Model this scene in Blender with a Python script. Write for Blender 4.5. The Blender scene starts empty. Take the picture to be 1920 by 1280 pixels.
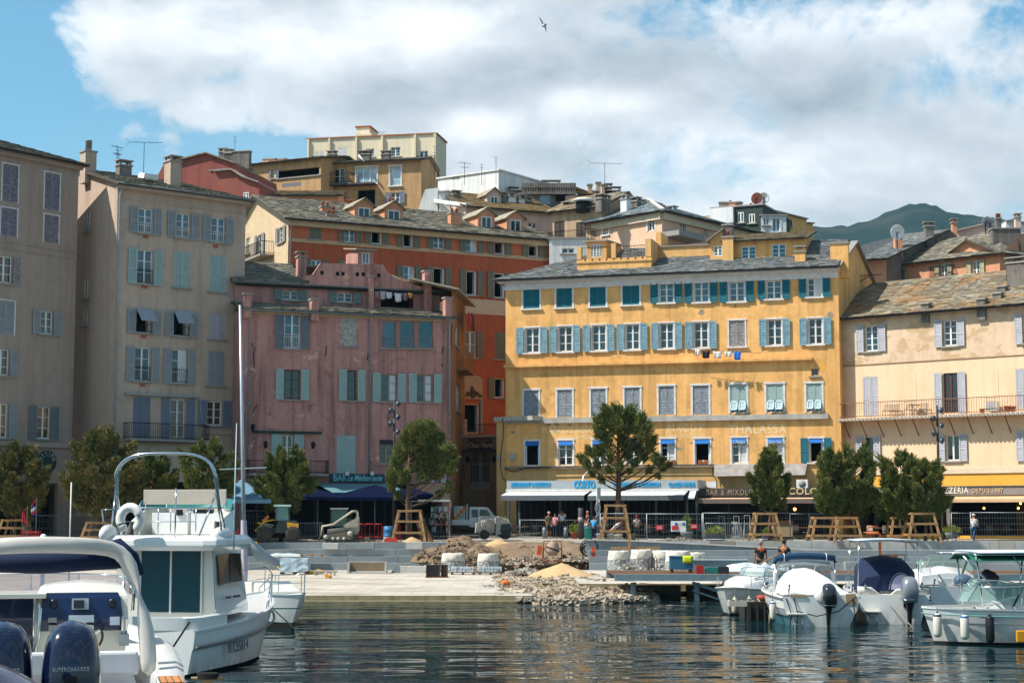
import bpy,math,random
from mathutils import Vector,Matrix,noise
from math import radians as R,sin,cos,pi,tan,atan,sqrt
SC=bpy.context.scene
COL=SC.collection
FPX=3200.0;HOR=965.0;CAMZ=3.5
PITCH=atan((HOR-640)/FPX)
rnd=random.Random(7)
CP,SP=cos(PITCH),sin(PITCH)
def ray(px,py):
 u=(px-960)/FPX;v=(640-py)/FPX
 k=CP-v*SP
 return(u/k,(SP+v*CP)/k)
def P(px,py,D):
 a,b=ray(px,py)
 return Vector((a*D,D,CAMZ+b*D))
def onz(px,py,z):
 a,b=ray(px,py)
 D=(z-CAMZ)/b
 return Vector((a*D,D,z))
def GX(px,D,z=2.0):
 py=HOR-(z-CAMZ)/D*FPX
 return ray(px,py)[0]*D
MATS={}
def lin(c):
 if isinstance(c,str):
  c=[int(c[i:i+2],16)/255 for i in(0,2,4)]
  c=[x/12.92 if x<=.04045 else((x+.055)/1.055)**2.4 for x in c]
 return(c[0],c[1],c[2],1)
def newmat(name):
 m=bpy.data.materials.new(name);m.use_nodes=True
 nt=m.node_tree;b=nt.nodes['Principled BSDF']
 return m,nt,b
def N(nt,t,**kw):
 n=nt.nodes.new(t)
 for k,v in kw.items():
  if k[0]=='_':n.inputs[k[1:].replace('_',' ')].default_value=v
  else:setattr(n,k,v)
 return n
def L(nt,a,b):nt.links.new(a,b)
def mixc(nt,fac,a,b,mode='MIX'):
 n=nt.nodes.new('ShaderNodeMix');n.data_type='RGBA';n.blend_type=mode
 for s,v in((0,fac),(6,a),(7,b)):
  if hasattr(v,'is_linked')or hasattr(v,'links'):nt.links.new(v,n.inputs[s])
  else:n.inputs[s].default_value=v
 return n.outputs[2]
def ramp(nt,src,stops):
 n=nt.nodes.new('ShaderNodeValToRGB');e=n.color_ramp.elements
 while len(e)<len(stops):e.new(.5)
 for i,(p,c)in enumerate(stops):
  e[i].position=p;e[i].color=(c,c,c,1)if isinstance(c,(int,float))else lin(c)
 L(nt,src,n.inputs[0]);return n.outputs[0]
def noi(nt,co,scale,detail=4,rough=.55,sc3=None):
 if sc3:
  mp=N(nt,'ShaderNodeMapping');mp.inputs['Scale'].default_value=sc3;L(nt,co,mp.inputs[0]);co=mp.outputs[0]
 n=N(nt,'ShaderNodeTexNoise');n.inputs['Scale'].default_value=scale
 n.inputs['Detail'].default_value=detail;n.inputs['Roughness'].default_value=rough
 L(nt,co,n.inputs['Vector']);return n.outputs[0]
def bump(nt,b,h,strength=.3,dist=.02):
 n=N(nt,'ShaderNodeBump');n.inputs['Strength'].default_value=strength;n.inputs['Distance'].default_value=dist
 L(nt,h,n.inputs['Height']);L(nt,n.outputs[0],b.inputs['Normal'])
def plain(name,col,rough=.6,metal=0,var=.12,spec=.35,coat=0,scale=3,emit=None,bmp=0):
 key=('p',name)
 if key in MATS:return MATS[key]
 m,nt,b=newmat(name);c=lin(col)
 b.inputs['Roughness'].default_value=rough;b.inputs['Metallic'].default_value=metal
 b.inputs['Specular IOR Level'].default_value=spec;b.inputs['Coat Weight'].default_value=coat
 co=N(nt,'ShaderNodeTexCoord').outputs['Object']
 nn=noi(nt,co,scale,5,.6)
 f=ramp(nt,nn,[(.3,1-var),(.7,1+var*.5)])
 L(nt,mixc(nt,1.0,c,f,'MULTIPLY'),b.inputs['Base Color'])
 if bmp:bump(nt,b,nn,bmp,.02)
 if emit:
  b.inputs['Emission Color'].default_value=lin(emit[0]);b.inputs['Emission Strength'].default_value=emit[1]
 MATS[key]=m;return m
def stucco(name,col,stain='5a4a40',amt=.35,streak=.3,patch=None,pamt=0.0,wear=.25,lo=.44):
 """render/plaster: base colour, blotchy stains, rain streaks, optional bare patches"""
 key=('s',name)
 if key in MATS:return MATS[key]
 m,nt,b=newmat(name)
 b.inputs['Roughness'].default_value=.92;b.inputs['Specular IOR Level'].default_value=.2
 co=N(nt,'ShaderNodeNewGeometry').outputs['Position']
 c0=lin(col)
 big=noi(nt,co,.35,6,.62)
 fine=noi(nt,co,2.6,8,.7)
 st=noi(nt,co,1.0,5,.6,(2.4,2.4,.14))
 pale=tuple(min(1,x*1.22+.02)for x in c0[:3])+(1,)
 dark=tuple(x*.72 for x in c0[:3])+(1,)
 a=mixc(nt,ramp(nt,big,[(.35,0),(.68,wear*2)]),c0,pale)
 a=mixc(nt,ramp(nt,fine,[(.42,.55*amt),(.62,0)]),a,dark)
 a=mixc(nt,ramp(nt,st,[(.46,0),(.68,streak)]),a,lin(stain))
 bl=noi(nt,co,.9,9,.72)
 a=mixc(nt,ramp(nt,bl,[(.3,amt*.9),(lo,0)]),a,lin(stain))
 if patch:
  pn=noi(nt,co,.55,7,.68,(1,1,1.6))
  a=mixc(nt,ramp(nt,pn,[(.66-pamt,0),(.68-pamt,1)]),a,lin(patch))
 L(nt,a,b.inputs['Base Color'])
 bump(nt,b,fine,.35,.03)
 MATS[key]=m;return m
def slatemat(name,cols,lichen='a8712c',lam=.5,moss=.3):
 key=('r',name)
 if key in MATS:return MATS[key]
 m,nt,b=newmat(name)
 b.inputs['Roughness'].default_value=.85;b.inputs['Specular IOR Level'].default_value=.25
 g=N(nt,'ShaderNodeNewGeometry');co=g.outputs['Position'];rp=g.outputs['Random Per Island']
 a=ramp(nt,rp,[(i/(len(cols)-1),c)for i,c in enumerate(cols)])
 ad=N(nt,'ShaderNodeVectorMath',operation='ADD');L(nt,co,ad.inputs[0])
 cm=N(nt,'ShaderNodeCombineXYZ');L(nt,rp,cm.inputs[0]);L(nt,rp,cm.inputs[2])
 L(nt,cm.outputs[0],ad.inputs[1])
 n1=noi(nt,ad.outputs[0],.45,7,.7)
 a=mixc(nt,ramp(nt,n1,[(.64-.2*lam,0),(.78-.2*lam,.25+.45*lam)]),a,lin(lichen))
 n2=noi(nt,ad.outputs[0],1.7,6,.7)
 a=mixc(nt,ramp(nt,n2,[(.5,0),(.7,moss)]),a,lin('2e2c26'))
 fine=noi(nt,co,9,4,.7)
 a=mixc(nt,1.0,a,ramp(nt,fine,[(.3,.7),(.75,1.25)]),'MULTIPLY')
 L(nt,a,b.inputs['Base Color']);bump(nt,b,fine,.5,.03)
 MATS[key]=m;return m
def glassmat(name,col,rough=.06,alpha=1.0):
 key=('g',name)
 if key in MATS:return MATS[key]
 m,nt,b=newmat(name)
 b.inputs['Base Color'].default_value=lin(col);b.inputs['Roughness'].default_value=rough
 b.inputs['Specular IOR Level'].default_value=.9
 if alpha<1:b.inputs['Alpha'].default_value=alpha
 else:
  co=N(nt,'ShaderNodeNewGeometry').outputs['Position']
  bump(nt,b,noi(nt,co,1.3,2,.5),.12,.05)
  f=ramp(nt,noi(nt,co,.8,3,.5),[(.35,.55),(.65,1.5)])
  L(nt,mixc(nt,1.0,lin(col),f,'MULTIPLY'),b.inputs['Base Color'])
 MATS[key]=m;return m
class MB:
 def __init__(s,M=None):s.v=[];s.f=[];s.mi=[];s.mats=[];s.M=M;s.sm=[]
 def idx(s,mat):
  if mat not in s.mats:s.mats.append(mat)
  return s.mats.index(mat)
 def add(s,vs,fs,mat,smooth=False):
  o=len(s.v);M=s.M
  for p in vs:
   p=Vector(p);s.v.append(M@p if M else p)
  k=s.idx(mat)
  for f in fs:s.f.append([o+i for i in f]);s.mi.append(k);s.sm.append(smooth)
 def quad(s,a,b,c,d,mat):s.add([a,b,c,d],[(0,1,2,3)],mat)
 def poly(s,pts,mat):s.add(pts,[tuple(range(len(pts)))],mat)
 def box(s,c,d,mat,rz=0,rx=0,ry=0,taper=1.0):
  x,y,z=[k/2 for k in d]
  vs=[(-x,-y,-z),(x,-y,-z),(x,y,-z),(-x,y,-z),(-x*taper,-y*taper,z),(x*taper,-y*taper,z),(x*taper,y*taper,z),(-x*taper,y*taper,z)]
  if rx or ry or rz:
   E=Matrix.Rotation(rz,3,'Z')@Matrix.Rotation(ry,3,'Y')@Matrix.Rotation(rx,3,'X')
   vs=[E@Vector(v)for v in vs]
  vs=[Vector(v)+Vector(c)for v in vs]
  s.add(vs,[(0,3,2,1),(4,5,6,7),(0,1,5,4),(1,2,6,5),(2,3,7,6),(3,0,4,7)],mat)
 def hexa(s,p,mat):
  s.add(p,[(0,3,2,1),(4,5,6,7),(0,1,5,4),(1,2,6,5),(2,3,7,6),(3,0,4,7)],mat)
 def tube(s,pts,r,mat,n=6,caps=True,closed=False,flat=1.0):
  pts=[Vector(p)for p in pts];rings=[];m=len(pts)
  rr=r if isinstance(r,(list,tuple))else[r]*m
  vs=[]
  for i,p in enumerate(pts):
   a=pts[(i-1)%m]if(i or closed)else p;b=pts[(i+1)%m]if(i<m-1 or closed)else p
   d=(b-a).normalized()if(b-a).length>1e-9 else Vector((0,0,1))
   up=Vector((0,0,1))if abs(d.z)<.95 else Vector((0,1,0))
   x=d.cross(up).normalized();y=x.cross(d)
   for k in range(n):
    t=2*pi*k/n;vs.append(p+x*cos(t)*rr[i]+y*sin(t)*rr[i]*flat)
  fs=[]
  for i in range(m if closed else m-1):
   j=(i+1)%m
   for k in range(n):fs.append((i*n+k,i*n+(k+1)%n,j*n+(k+1)%n,j*n+k))
  if caps and not closed:fs+=[tuple(range(n-1,-1,-1)),tuple((m-1)*n+k for k in range(n))]
  s.add(vs,fs,mat,n>5)
 def bar(s,a,b,w,mat,h=None):
  a,b=Vector(a),Vector(b);h=h or w
  d=(b-a).normalized();up=Vector((0,0,1))if abs(d.z)<.9 else Vector((0,1,0))
  x=d.cross(up).normalized()*w/2;y=x.cross(d).normalized()*h/2
  s.hexa([a-x-y,a+x-y,a+x+y,a-x+y,b-x-y,b+x-y,b+x+y,b-x+y],mat)
 def lathe(s,prof,mat,c=(0,0,0),n=16,sx=1,sy=1):
  vs=[];c=Vector(c)
  for r,z in prof:
   for k in range(n):vs.append(c+Vector((r*cos(2*pi*k/n)*sx,r*sin(2*pi*k/n)*sy,z)))
  fs=[]
  for i in range(len(prof)-1):
   for k in range(n):fs.append((i*n+k,i*n+(k+1)%n,(i+1)*n+(k+1)%n,(i+1)*n+k))
  fs+=[tuple(range(n-1,-1,-1)),tuple((len(prof)-1)*n+k for k in range(n))]
  s.add(vs,fs,mat,True)
 def prism(s,pts2,d,mat,f=None):
  n=len(pts2);vs=[(x,-d/2,z)for x,z in pts2]+[(x,d/2,z)for x,z in pts2]
  if f:vs=[f(*v)for v in vs]
  s.add(vs,[tuple(range(n)),tuple(range(2*n-1,n-1,-1))]+[(i,i+n,(i+1)%n+n,(i+1)%n)for i in range(n)],mat)
 def grid(s,rows,mat,smooth=True,closed=False):
  n=len(rows[0]);vs=[p for r in rows for p in r];fs=[]
  for i in range(len(rows)-1):
   for k in range(n if closed else n-1):
    fs.append((i*n+k,i*n+(k+1)%n,(i+1)*n+(k+1)%n,(i+1)*n+k))
  s.add(vs,fs,mat,smooth)
 def ball(s,c,r,mat,n=10,m=7,j=0):
  c=Vector(c);r=Vector(r if isinstance(r,(tuple,list,Vector))else(r,r,r));rows=[]
  for i in range(m+1):
   th=pi*i/m;row=[]
   for k in range(n):
    ph=2*pi*k/n;q=1+(rnd.uniform(-j,j)if j else 0)
    row.append(c+Vector((r.x*sin(th)*cos(ph)*q,r.y*sin(th)*sin(ph)*q,r.z*cos(th)*q)))
   rows.append(row)
  s.grid(rows,mat,not j,True)
 def build(s,name,parent=None,mat=None,bevel=0,sub=0,solid=0,label=None,kind=None):
  me=bpy.data.meshes.new(name);o=bpy.data.objects.new(name,me);COL.objects.link(o)
  off=Vector((0,0,0))
  if parent is not None:
   o.parent=parent;off=Vector(parent.get('_w',(0,0,0)))
   o['_w']=tuple(off)
  me.from_pydata([v-off for v in s.v],[],s.f)
  for m in s.mats:me.materials.append(m)
  me.polygons.foreach_set('material_index',s.mi);me.polygons.foreach_set('use_smooth',s.sm)
  me.update()
  if bevel:
   b=o.modifiers.new('bevel','BEVEL');b.width=bevel;b.segments=2;b.limit_method='ANGLE'
  if solid:
   b=o.modifiers.new('solid','SOLIDIFY');b.thickness=solid;b.offset=0
  if sub:
   b=o.modifiers.new('sub','SUBSURF');b.levels=sub;b.render_levels=sub
  if label:o['label']=label
  if kind:o['kind']=kind
  return o
def tag(o,label=None,cat=None,group=None,kind=None):
 for k,v in(('label',label),('category',cat),('group',group),('kind',kind)):
  if v:o[k]=v
 return o
def T(name,label,cat,loc,rz=0,group=None,world=False):
 """a thing: Empty at its base. world=True: its parts are given in world coordinates"""
 o=bpy.data.objects.new(name,None);COL.objects.link(o);o.location=loc;o.rotation_euler=(0,0,rz)
 o.empty_display_size=.2
 if world:o['_w']=tuple(loc)
 return tag(o,label,cat,group)
CH={}
def dup(root,loc,rz=0,label=None,group=None,sc=None):
 def cp(o,par):
  c=o.copy();COL.objects.link(c)
  if par is not None:c.parent=par
  for k in[q for q in o.children]:cp(k,c)
  return c
 r=cp(root,None);r.location=loc;r.rotation_euler=(0,0,rz)
 if sc:r.scale=sc if isinstance(sc,tuple)else(sc,sc,sc)
 if label:r['label']=label
 if group:r['group']=group
 return r
def single(mb,name,label,cat,loc=None,group=None,kind=None,**kw):
 """a thing that is one mesh; loc = its base in world coords"""
 if loc is not None:
  loc=Vector(loc);mb.v=[v-loc for v in mb.v]
 o=mb.build(name,**kw)
 if loc is not None:o.location=loc
 return tag(o,label,cat,group,kind)
def struct(mb,name,**kw):
 o=mb.build(name,**kw);o['kind']='structure';return o
FONTS={}
def text_mb(mb,txt,size,M,mat,depth=.02,align='CENTER',shear=0,sx=1.0,space=1.0,bold=0,fit=None):
 """lettering as mesh, added to a builder; M maps the text plane (x right, y up) into the scene"""
 cu=bpy.data.curves.new('t','FONT');cu.body=txt;cu.size=size;cu.extrude=depth;cu.align_x=align
 cu.align_y='CENTER';cu.shear=shear;cu.space_character=space;cu.offset=bold;cu.resolution_u=3
 ob=bpy.data.objects.new('t',cu);COL.objects.link(ob)
 dg=bpy.context.evaluated_depsgraph_get();me=ob.evaluated_get(dg).to_mesh()
 if fit:xs=[v.co.x for v in me.vertices];sx=fit/(max(xs)-min(xs))
 S=Matrix.Diagonal((sx,1,1,1))
 mb.add([M@(S@v.co)for v in me.vertices],[tuple(p.vertices)for p in me.polygons],mat)
 ob.evaluated_get(dg).to_mesh_clear();bpy.data.objects.remove(ob);bpy.data.curves.remove(cu)
class Fac:
 """vertical wall plane; x0/x1 picture columns of its ends, D0 depth at the left end, yL/yR the eave rows (equal real height)"""
 def __init__(s,x0,D0,x1,yL=None,yR=None,D1=None):
  if D1 is None:D1=D0*ray(x0,yL)[1]/ray(x1,yR)[1]
  ref=yL if yL is not None else HOR
  rr=yR if yR is not None else HOR
  s.A=Vector((ray(x0,ref)[0]*D0,D0,0));s.B=Vector((ray(x1,rr)[0]*D1,D1,0))
  s.L=(s.B-s.A).length;s.t=(s.B-s.A)/s.L;s.n=Vector((s.t.y,-s.t.x,0))
  s.D0,s.D1=D0,D1;s.rz=math.atan2(s.t.y,s.t.x)
  if yL is not None:s.top=CAMZ+ray(x0,yL)[1]*D0
 def hit(s,px,py):
  a,b=ray(px,py);r=Vector((a,1,0))
  D=s.A.dot(s.n)/r.dot(s.n);p=r*D
  return((p-s.A).dot(s.t),CAMZ+b*D)
 def pt(s,u,z,d=0):
  p=s.A+s.t*u+s.n*d;return Vector((p.x,p.y,z))
 def rect(s,x0,y0,x1,y1):
  ua,za=s.hit(x0,y0);ub,zb=s.hit(x1,y1);uc,zc=s.hit(x1,y0);ud,zd=s.hit(x0,y1)
  return((ua+ud)/2,(ub+uc)/2,(zb+zd)/2,(za+zc)/2)
 def bx(s,mb,u0,u1,z0,z1,d0,d1,mat):
  mb.hexa([s.pt(u0,z0,d1),s.pt(u1,z0,d1),s.pt(u1,z0,d0),s.pt(u0,z0,d0),s.pt(u0,z1,d1),s.pt(u1,z1,d1),s.pt(u1,z1,d0),s.pt(u0,z1,d0)],mat)
 def M(s,u,z,d):
  p=s.pt(u,z,d)
  return Matrix(((s.t.x,0,s.n.x,p.x),(s.t.y,0,s.n.y,p.y),(0,1,0,p.z),(0,0,0,1)))
 def wall(s,mb,u0,u1,z0,z1,holes,mat,deep=.22,rev=None):
  hs=[h for h in holes if h[1]>u0 and h[0]<u1 and h[3]>z0 and h[2]<z1]
  us=sorted(set([u0,u1]+[max(u0,min(u1,x))for h in hs for x in h[:2]]))
  zs=sorted(set([z0,z1]+[max(z0,min(z1,x))for h in hs for x in h[2:4]]))
  for i in range(len(us)-1):
   for j in range(len(zs)-1):
    cu,cz=(us[i]+us[i+1])/2,(zs[j]+zs[j+1])/2
    if any(h[0]<cu<h[1]and h[2]<cz<h[3]for h in hs):continue
    mb.quad(s.pt(us[i],zs[j]),s.pt(us[i+1],zs[j]),s.pt(us[i+1],zs[j+1]),s.pt(us[i],zs[j+1]),mat)
  rm=rev or mat
  for h in hs:
   a,b,c,d=h[:4];q=s.pt
   mb.quad(q(a,c),q(a,d),q(a,d,-deep),q(a,c,-deep),rm);mb.quad(q(b,c),q(b,c,-deep),q(b,d,-deep),q(b,d),rm)
   mb.quad(q(a,d),q(b,d),q(b,d,-deep),q(a,d,-deep),rm);mb.quad(q(a,c),q(a,c,-deep),q(b,c,-deep),q(b,c),rm)
def leaf(mb,fac,u0,u1,z0,z1,d,mat,slat=.11,mid=True,th=.045,face=1):
 """louvred shutter leaf lying parallel to the wall at stand-off d"""
 w=u1-u0;st=min(.08,w*.16);B=fac.bx
 B(mb,u0,u0+st,z0,z1,d,d+th,mat);B(mb,u1-st,u1,z0,z1,d,d+th,mat)
 rails=[z0,z1-.1]+([z0+(z1-z0)*.42]if mid else[])
 for r in rails:B(mb,u0+st,u1-st,r,r+.1,d+.004,d+th-.004,mat)
 n=max(4,int((z1-z0)/slat));
 for i in range(n):
  z=z0+.06+(z1-z0-.12)*(i+.5)/n;h=(z1-z0)/n*.42
  mb.quad(fac.pt(u0+st,z-h,d+th*.85),fac.pt(u1-st,z-h,d+th*.85),fac.pt(u1-st,z+h,d+.008),fac.pt(u0+st,z+h,d+.008),mat)
 mb.quad(fac.pt(u0+st,z0,d+.003),fac.pt(u1-st,z0,d+.003),fac.pt(u1-st,z1,d+.003),fac.pt(u0+st,z1,d+.003),mat)
def window(fac,root,x0,y0,x1,y1,frame=None,glass=None,shut=None,state='open',lw=14,trim=None,sill=None,rows=3,rail=None,blind=None,sides='LR',cols=2,open_in=False,tw=.13,curtain=None,rz=None,dep=.16,slabel=None):
 """one window of a building: frame mesh > pane, shutter, sill, surround, blind, guard rail. Returns the wall opening"""
 u0,u1,z0,z1=rz or fac.rect(x0,y0,x1,y1)
 u0-=.03;u1+=.03
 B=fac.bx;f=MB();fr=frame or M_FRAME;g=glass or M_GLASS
 w=u1-u0;fw=.07
 e=.004
 B(f,u0+e,u0+fw,z0+e,z1-e,-dep,-dep+.06,fr);B(f,u1-fw,u1-e,z0+e,z1-e,-dep,-dep+.06,fr)
 B(f,u0+fw,u1-fw,z0+e,z0+fw,-dep,-dep+.055,fr);B(f,u0+fw,u1-fw,z1-fw,z1-e,-dep,-dep+.055,fr)
 if not open_in:
  for c in range(1,cols):
   uc=u0+w*c/cols;B(f,uc-.055,uc+.055,z0+fw,z1-fw,-dep+.002,-dep+.065,fr)
  for r in range(1,rows):
   zc=z0+(z1-z0)*r/rows
   B(f,u0+fw,u1-fw,zc-.018,zc+.018,-dep+.004,-dep+.05,fr)
 o=f.build('window',root)
 p=MB()
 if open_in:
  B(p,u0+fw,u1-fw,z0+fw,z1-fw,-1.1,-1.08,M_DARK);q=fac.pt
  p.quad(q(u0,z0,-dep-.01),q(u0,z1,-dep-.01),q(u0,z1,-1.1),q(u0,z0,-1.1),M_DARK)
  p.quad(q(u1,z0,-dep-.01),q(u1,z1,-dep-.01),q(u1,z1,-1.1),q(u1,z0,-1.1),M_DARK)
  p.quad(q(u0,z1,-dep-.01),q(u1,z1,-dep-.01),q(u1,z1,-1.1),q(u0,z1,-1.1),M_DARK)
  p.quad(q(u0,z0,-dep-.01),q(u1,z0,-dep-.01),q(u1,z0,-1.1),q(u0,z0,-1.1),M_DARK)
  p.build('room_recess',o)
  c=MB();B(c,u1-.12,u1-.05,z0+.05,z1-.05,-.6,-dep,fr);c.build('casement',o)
 else:
  t=rnd.uniform(-.012,.012);q=fac.pt;um=(u0+u1)/2
  p.quad(q(u0+.02,z0+.02,-dep+.015+t),q(um,z0+.02,-dep+.015-t),q(um,z1-.02,-dep+.015-t*1.5),q(u0+.02,z1-.02,-dep+.015+t),g)
  p.quad(q(um,z0+.02,-dep+.015+t),q(u1-.02,z0+.02,-dep+.015-t),q(u1-.02,z1-.02,-dep+.015+t),q(um,z1-.02,-dep+.015+t*1.3),g)
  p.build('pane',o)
  if curtain:
   c=MB();n=8
   for i in range(n):
    ua=u1-fw-(w*.36)*(i+1)/n;ub=u1-fw-(w*.36)*i/n
    B(c,ua,ub,z0+fw,z1-fw,-dep+.018,-dep+.024+.006*(i%2),curtain)
   c.build('curtain',o)
 if trim:
  t=MB();B(t,u0-tw,u0,z0-.02,z1+.02,-.01,.035,trim);B(t,u1,u1+tw,z0-.02,z1+.02,-.01,.035,trim)
  B(t,u0-tw-.03,u1+tw+.03,z1+.02,z1+.02+tw,-.01,.06,trim)
  t.build('surround',o)
 if sill is not False:
  s_=MB();B(s_,u0-.18,u1+.18,z0-.12,z0-.021,-.02,.13,sill or trim or M_STONE);s_.build('sill',o)
 if shut:
  if state=='open':
   sw=(fac.hit(x0,y0)[0]-fac.hit(x0-lw,y0)[0])if not rz else w*.5
   for sd in sides:
    m=MB();gp=rnd.uniform(.03,.09)
    if sd=='L':leaf(m,fac,u0-gp-sw-(tw if trim else 0)*.4,u0-gp-(tw if trim else 0)*.4,z0-.06,z1+.04,.075,shut)
    else:leaf(m,fac,u1+gp+(tw if trim else 0)*.4,u1+gp+sw+(tw if trim else 0)*.4,z0-.06,z1+.04,.075,shut)
    so=m.build('shutter',o)
  else:
   um=(u0+u1)/2
   for a,b in((u0+.01,um-.008),(um+.008,u1-.01)):
    m=MB()
    if state=='flap':
     zs=z0+(z1-z0)*.42
     leaf(m,fac,a,b,zs,z1-.01,-.05,shut,mid=False)
     h=zs-z0-.06;q=fac.pt;g0=.03
     for(aa,bb,t0,t1)in((a+g0,a+g0+.07,0,1),(b-g0-.07,b-g0,0,1),(a+g0,b-g0,0,.13),(a+g0,b-g0,.87,1)):
      za=zs-h*t0*.82;zb=zs-h*t1*.82;da=.01+h*t0*.45;db=.01+h*t1*.45
      m.hexa([q(aa,zb,db),q(bb,zb,db),q(bb,zb,db-.04),q(aa,zb,db-.04),q(aa,za,da),q(bb,za,da),q(bb,za,da-.04),q(aa,za,da-.04)],M_PALEBLUE)
     m.quad(q(a+g0,zs-h*.8,.0+h*.36),q(b-g0,zs-h*.8,.0+h*.36),q(b-g0,zs,-.03),q(a+g0,zs,-.03),shut)
    else:
     leaf(m,fac,a,b,z0+.01,z1-.01,-.05,shut)
    m.build('shutter',o,label=slabel)
 if rail:
  r=MB();hz=z0+min(.95,(z1-z0)*.42)
  B(r,u0-.05,u1+.05,hz-.03,hz,.02,.05,rail);B(r,u0-.05,u1+.05,z0+.06,z0+.085,.02,.05,rail)
  n=max(5,int(w/.13))
  for i in range(n+1):
   u=u0+w*i/n;B(r,u-.009,u+.009,z0+.06,hz,.026,.044,rail)
  r.build('guard_rail',o)
 if blind:
  c=MB();q=fac.pt;zt=z1-.02;h=(z1-z0)*.17
  c.hexa([q(u0+.02,zt-h,.16),q(u1-.02,zt-h,.16),q(u1-.02,zt-h,.13),q(u0+.02,zt-h,.13),q(u0+.02,zt,.01),q(u1-.02,zt,.01),q(u1-.02,zt,-.02),q(u0+.02,zt,-.02)],blind)
  c.build('blind',o)
 return(u0,u1,z0,z1)
def slates(mb,eL,eR,rR,rL,mat,tw=.38,th=.29,jit=.05,thick=.045,seed=1,keep=None):
 """stone-slab roof plane of separate overlapping slabs. eL,eR eave corners; rR,rL ridge corners (world)"""
 rr=random.Random(seed)
 eL,eR,rR,rL=map(Vector,(eL,eR,rR,rL))
 nrm=(eR-eL).cross(rL-eL).normalized()
 if nrm.z<0:nrm=-nrm
 H=((rL-eL).length+(rR-eR).length)/2;W=max((eR-eL).length,(rR-rL).length)
 nr=max(2,int(H/th));nc=max(2,int(W/tw))
 for i in range(nr):
  v0=i/nr-.25/nr;v1=(i+1.25)/nr;a=rr.random()*.5
  k=-a
  while k<nc:
   wd=rr.uniform(.6,1.5);ua=max(0,k/nc);ub=min(1,(k+wd*.96)/nc);k+=wd
   if ub-ua<.15/nc:continue
   def pp(u,v):
    v=max(-.02,min(1,v));return(eL.lerp(eR,u)).lerp(rL.lerp(rR,u),v)
   if keep and not keep((ua+ub)/2,(v0+v1)/2):continue
   j=[rr.uniform(-jit,jit)*.6 for _ in range(4)];lift=rr.uniform(.0,.035)
   va=v0+rr.uniform(-jit,jit)*.5/nr*2
   p0=pp(ua,va)+nrm*(thick*1.1+lift+max(0,j[0]*.4));p1=pp(ub,va+rr.uniform(-.1,.1)/nr)+nrm*(thick*1.1+lift+max(0,j[1]*.4))
   p2=pp(ub,v1)+nrm*.012;p3=pp(ua,v1)+nrm*.012
   b0=p0-nrm*thick;b1=p1-nrm*thick
   mb.add([p0,p1,p2,p3,b0,b1],[(0,1,2,3),(4,5,1,0),(4,0,3),(1,5,2)],mat)
def slab(mb,pts,mat,th=.12):
 pts=[Vector(p)for p in pts];n=len(pts);dn=Vector((0,0,-th))
 nrm=(pts[1]-pts[0]).cross(pts[2]-pts[0])
 if nrm.z<0:pts=pts[::-1]
 mb.add(pts+[p+dn for p in pts],[tuple(range(n)),tuple(range(2*n-1,n-1,-1))]+[(i,i+n,(i+1)%n+n,(i+1)%n)for i in range(n)],mat)
def roofplane(root,eL,eR,rR,rL,mat,name='roof',seed=1,tw=.38,th=.29,**kw):
 m=MB();slab(m,[eL,eR,rR,rL]if(Vector(rR)-Vector(rL)).length>.05 else[eL,eR,rR],M_ROOFEDGE,.14)
 slates(m,eL,eR,rR,rL,mat,tw=tw,th=th,seed=seed,**kw)
 return m.build(name,root)
def chimney(root,p,w,d,h,mat,cap='pots',rz=0,n=2,name='chimney',potmat=None):
 m=MB(Matrix.Translation(Vector(p))@Matrix.Rotation(rz,4,'Z'))
 m.box((0,0,h/2-.4),(w,d,h+.8),mat);m.box((0,0,h+.05),(w+.14,d+.14,.1),M_STONE)
 pm=potmat or M_TERRA
 if cap=='pots':
  for i in range(n):
   x=(i-(n-1)/2)*w/n
   m.lathe([(.13,h+.1),(.1,h+.42),(.13,h+.44),(.12,h+.5)],pm,(x,0,0),8)
 elif cap=='slab':
  for a,b in((-1,-1),(1,-1),(1,1),(-1,1)):m.box((a*(w/2-.08),b*(d/2-.08),h+.22),(.12,.12,.24),mat)
  m.box((0,0,h+.38),(w+.2,d+.2,.07),M_STONE)
 elif cap=='round':
  m.lathe([(.2,h+.1),(.2,h+.75),(.24,h+.78),(.24,h+.84),(.05,h+.86)],M_STONE,(0,0,0),10)
  for k in range(3):m.lathe([(.225,h+.3+k*.15),(.225,h+.34+k*.15)],M_DKMETAL,(0,0,0),10)
 return m.build(name,root)
def antenna(p,h,label,kind=0,rz=0.3,group=None,el=.9):
 m=MB(Matrix.Rotation(rz,4,'Z'));m.tube([(0,0,-.5),(0,0,h)],.022,M_DKMETAL,5)
 if kind==0:
  for z,w in((h*.95,el),(h*.7,el*.6)):
   m.tube([(-w,0,z),(w,0,z)],.014,M_DKMETAL,4)
   for i in range(7):
    x=-w+2*w*i/6;m.tube([(x,-.22,z),(x,.22,z)],.008,M_DKMETAL,3)
 elif kind==1:
  m.tube([(-el*1.2,0,h),(el*1.6,0,h)],.016,M_DKMETAL,4)
  for i in range(11):
   x=-el*1.0+2.4*el*i/10;m.tube([(x,-.3,h),(x,.3,h)],.008,M_DKMETAL,3)
  for s in(-1,1):m.tube([(-el*1.2,0,h),(-el*1.55,0,h+.25*s)],.012,M_DKMETAL,4)
 else:
  for z in(h,h*.8):m.tube([(-.25,0,z),(.25,0,z)],.012,M_DKMETAL,4)
 o=single(m,'roof_antenna',label,'antenna',None,group);o.location=p
 return o
M_FRAME=plain('white_painted_frame','dcdad6',.5)
M_STONE=plain('grey_stone','8f8a84',.85)
M_GLASS=glassmat('sky_teal_glass','11303d')  # teal base colour stands in for sky mirrored in the panes
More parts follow.
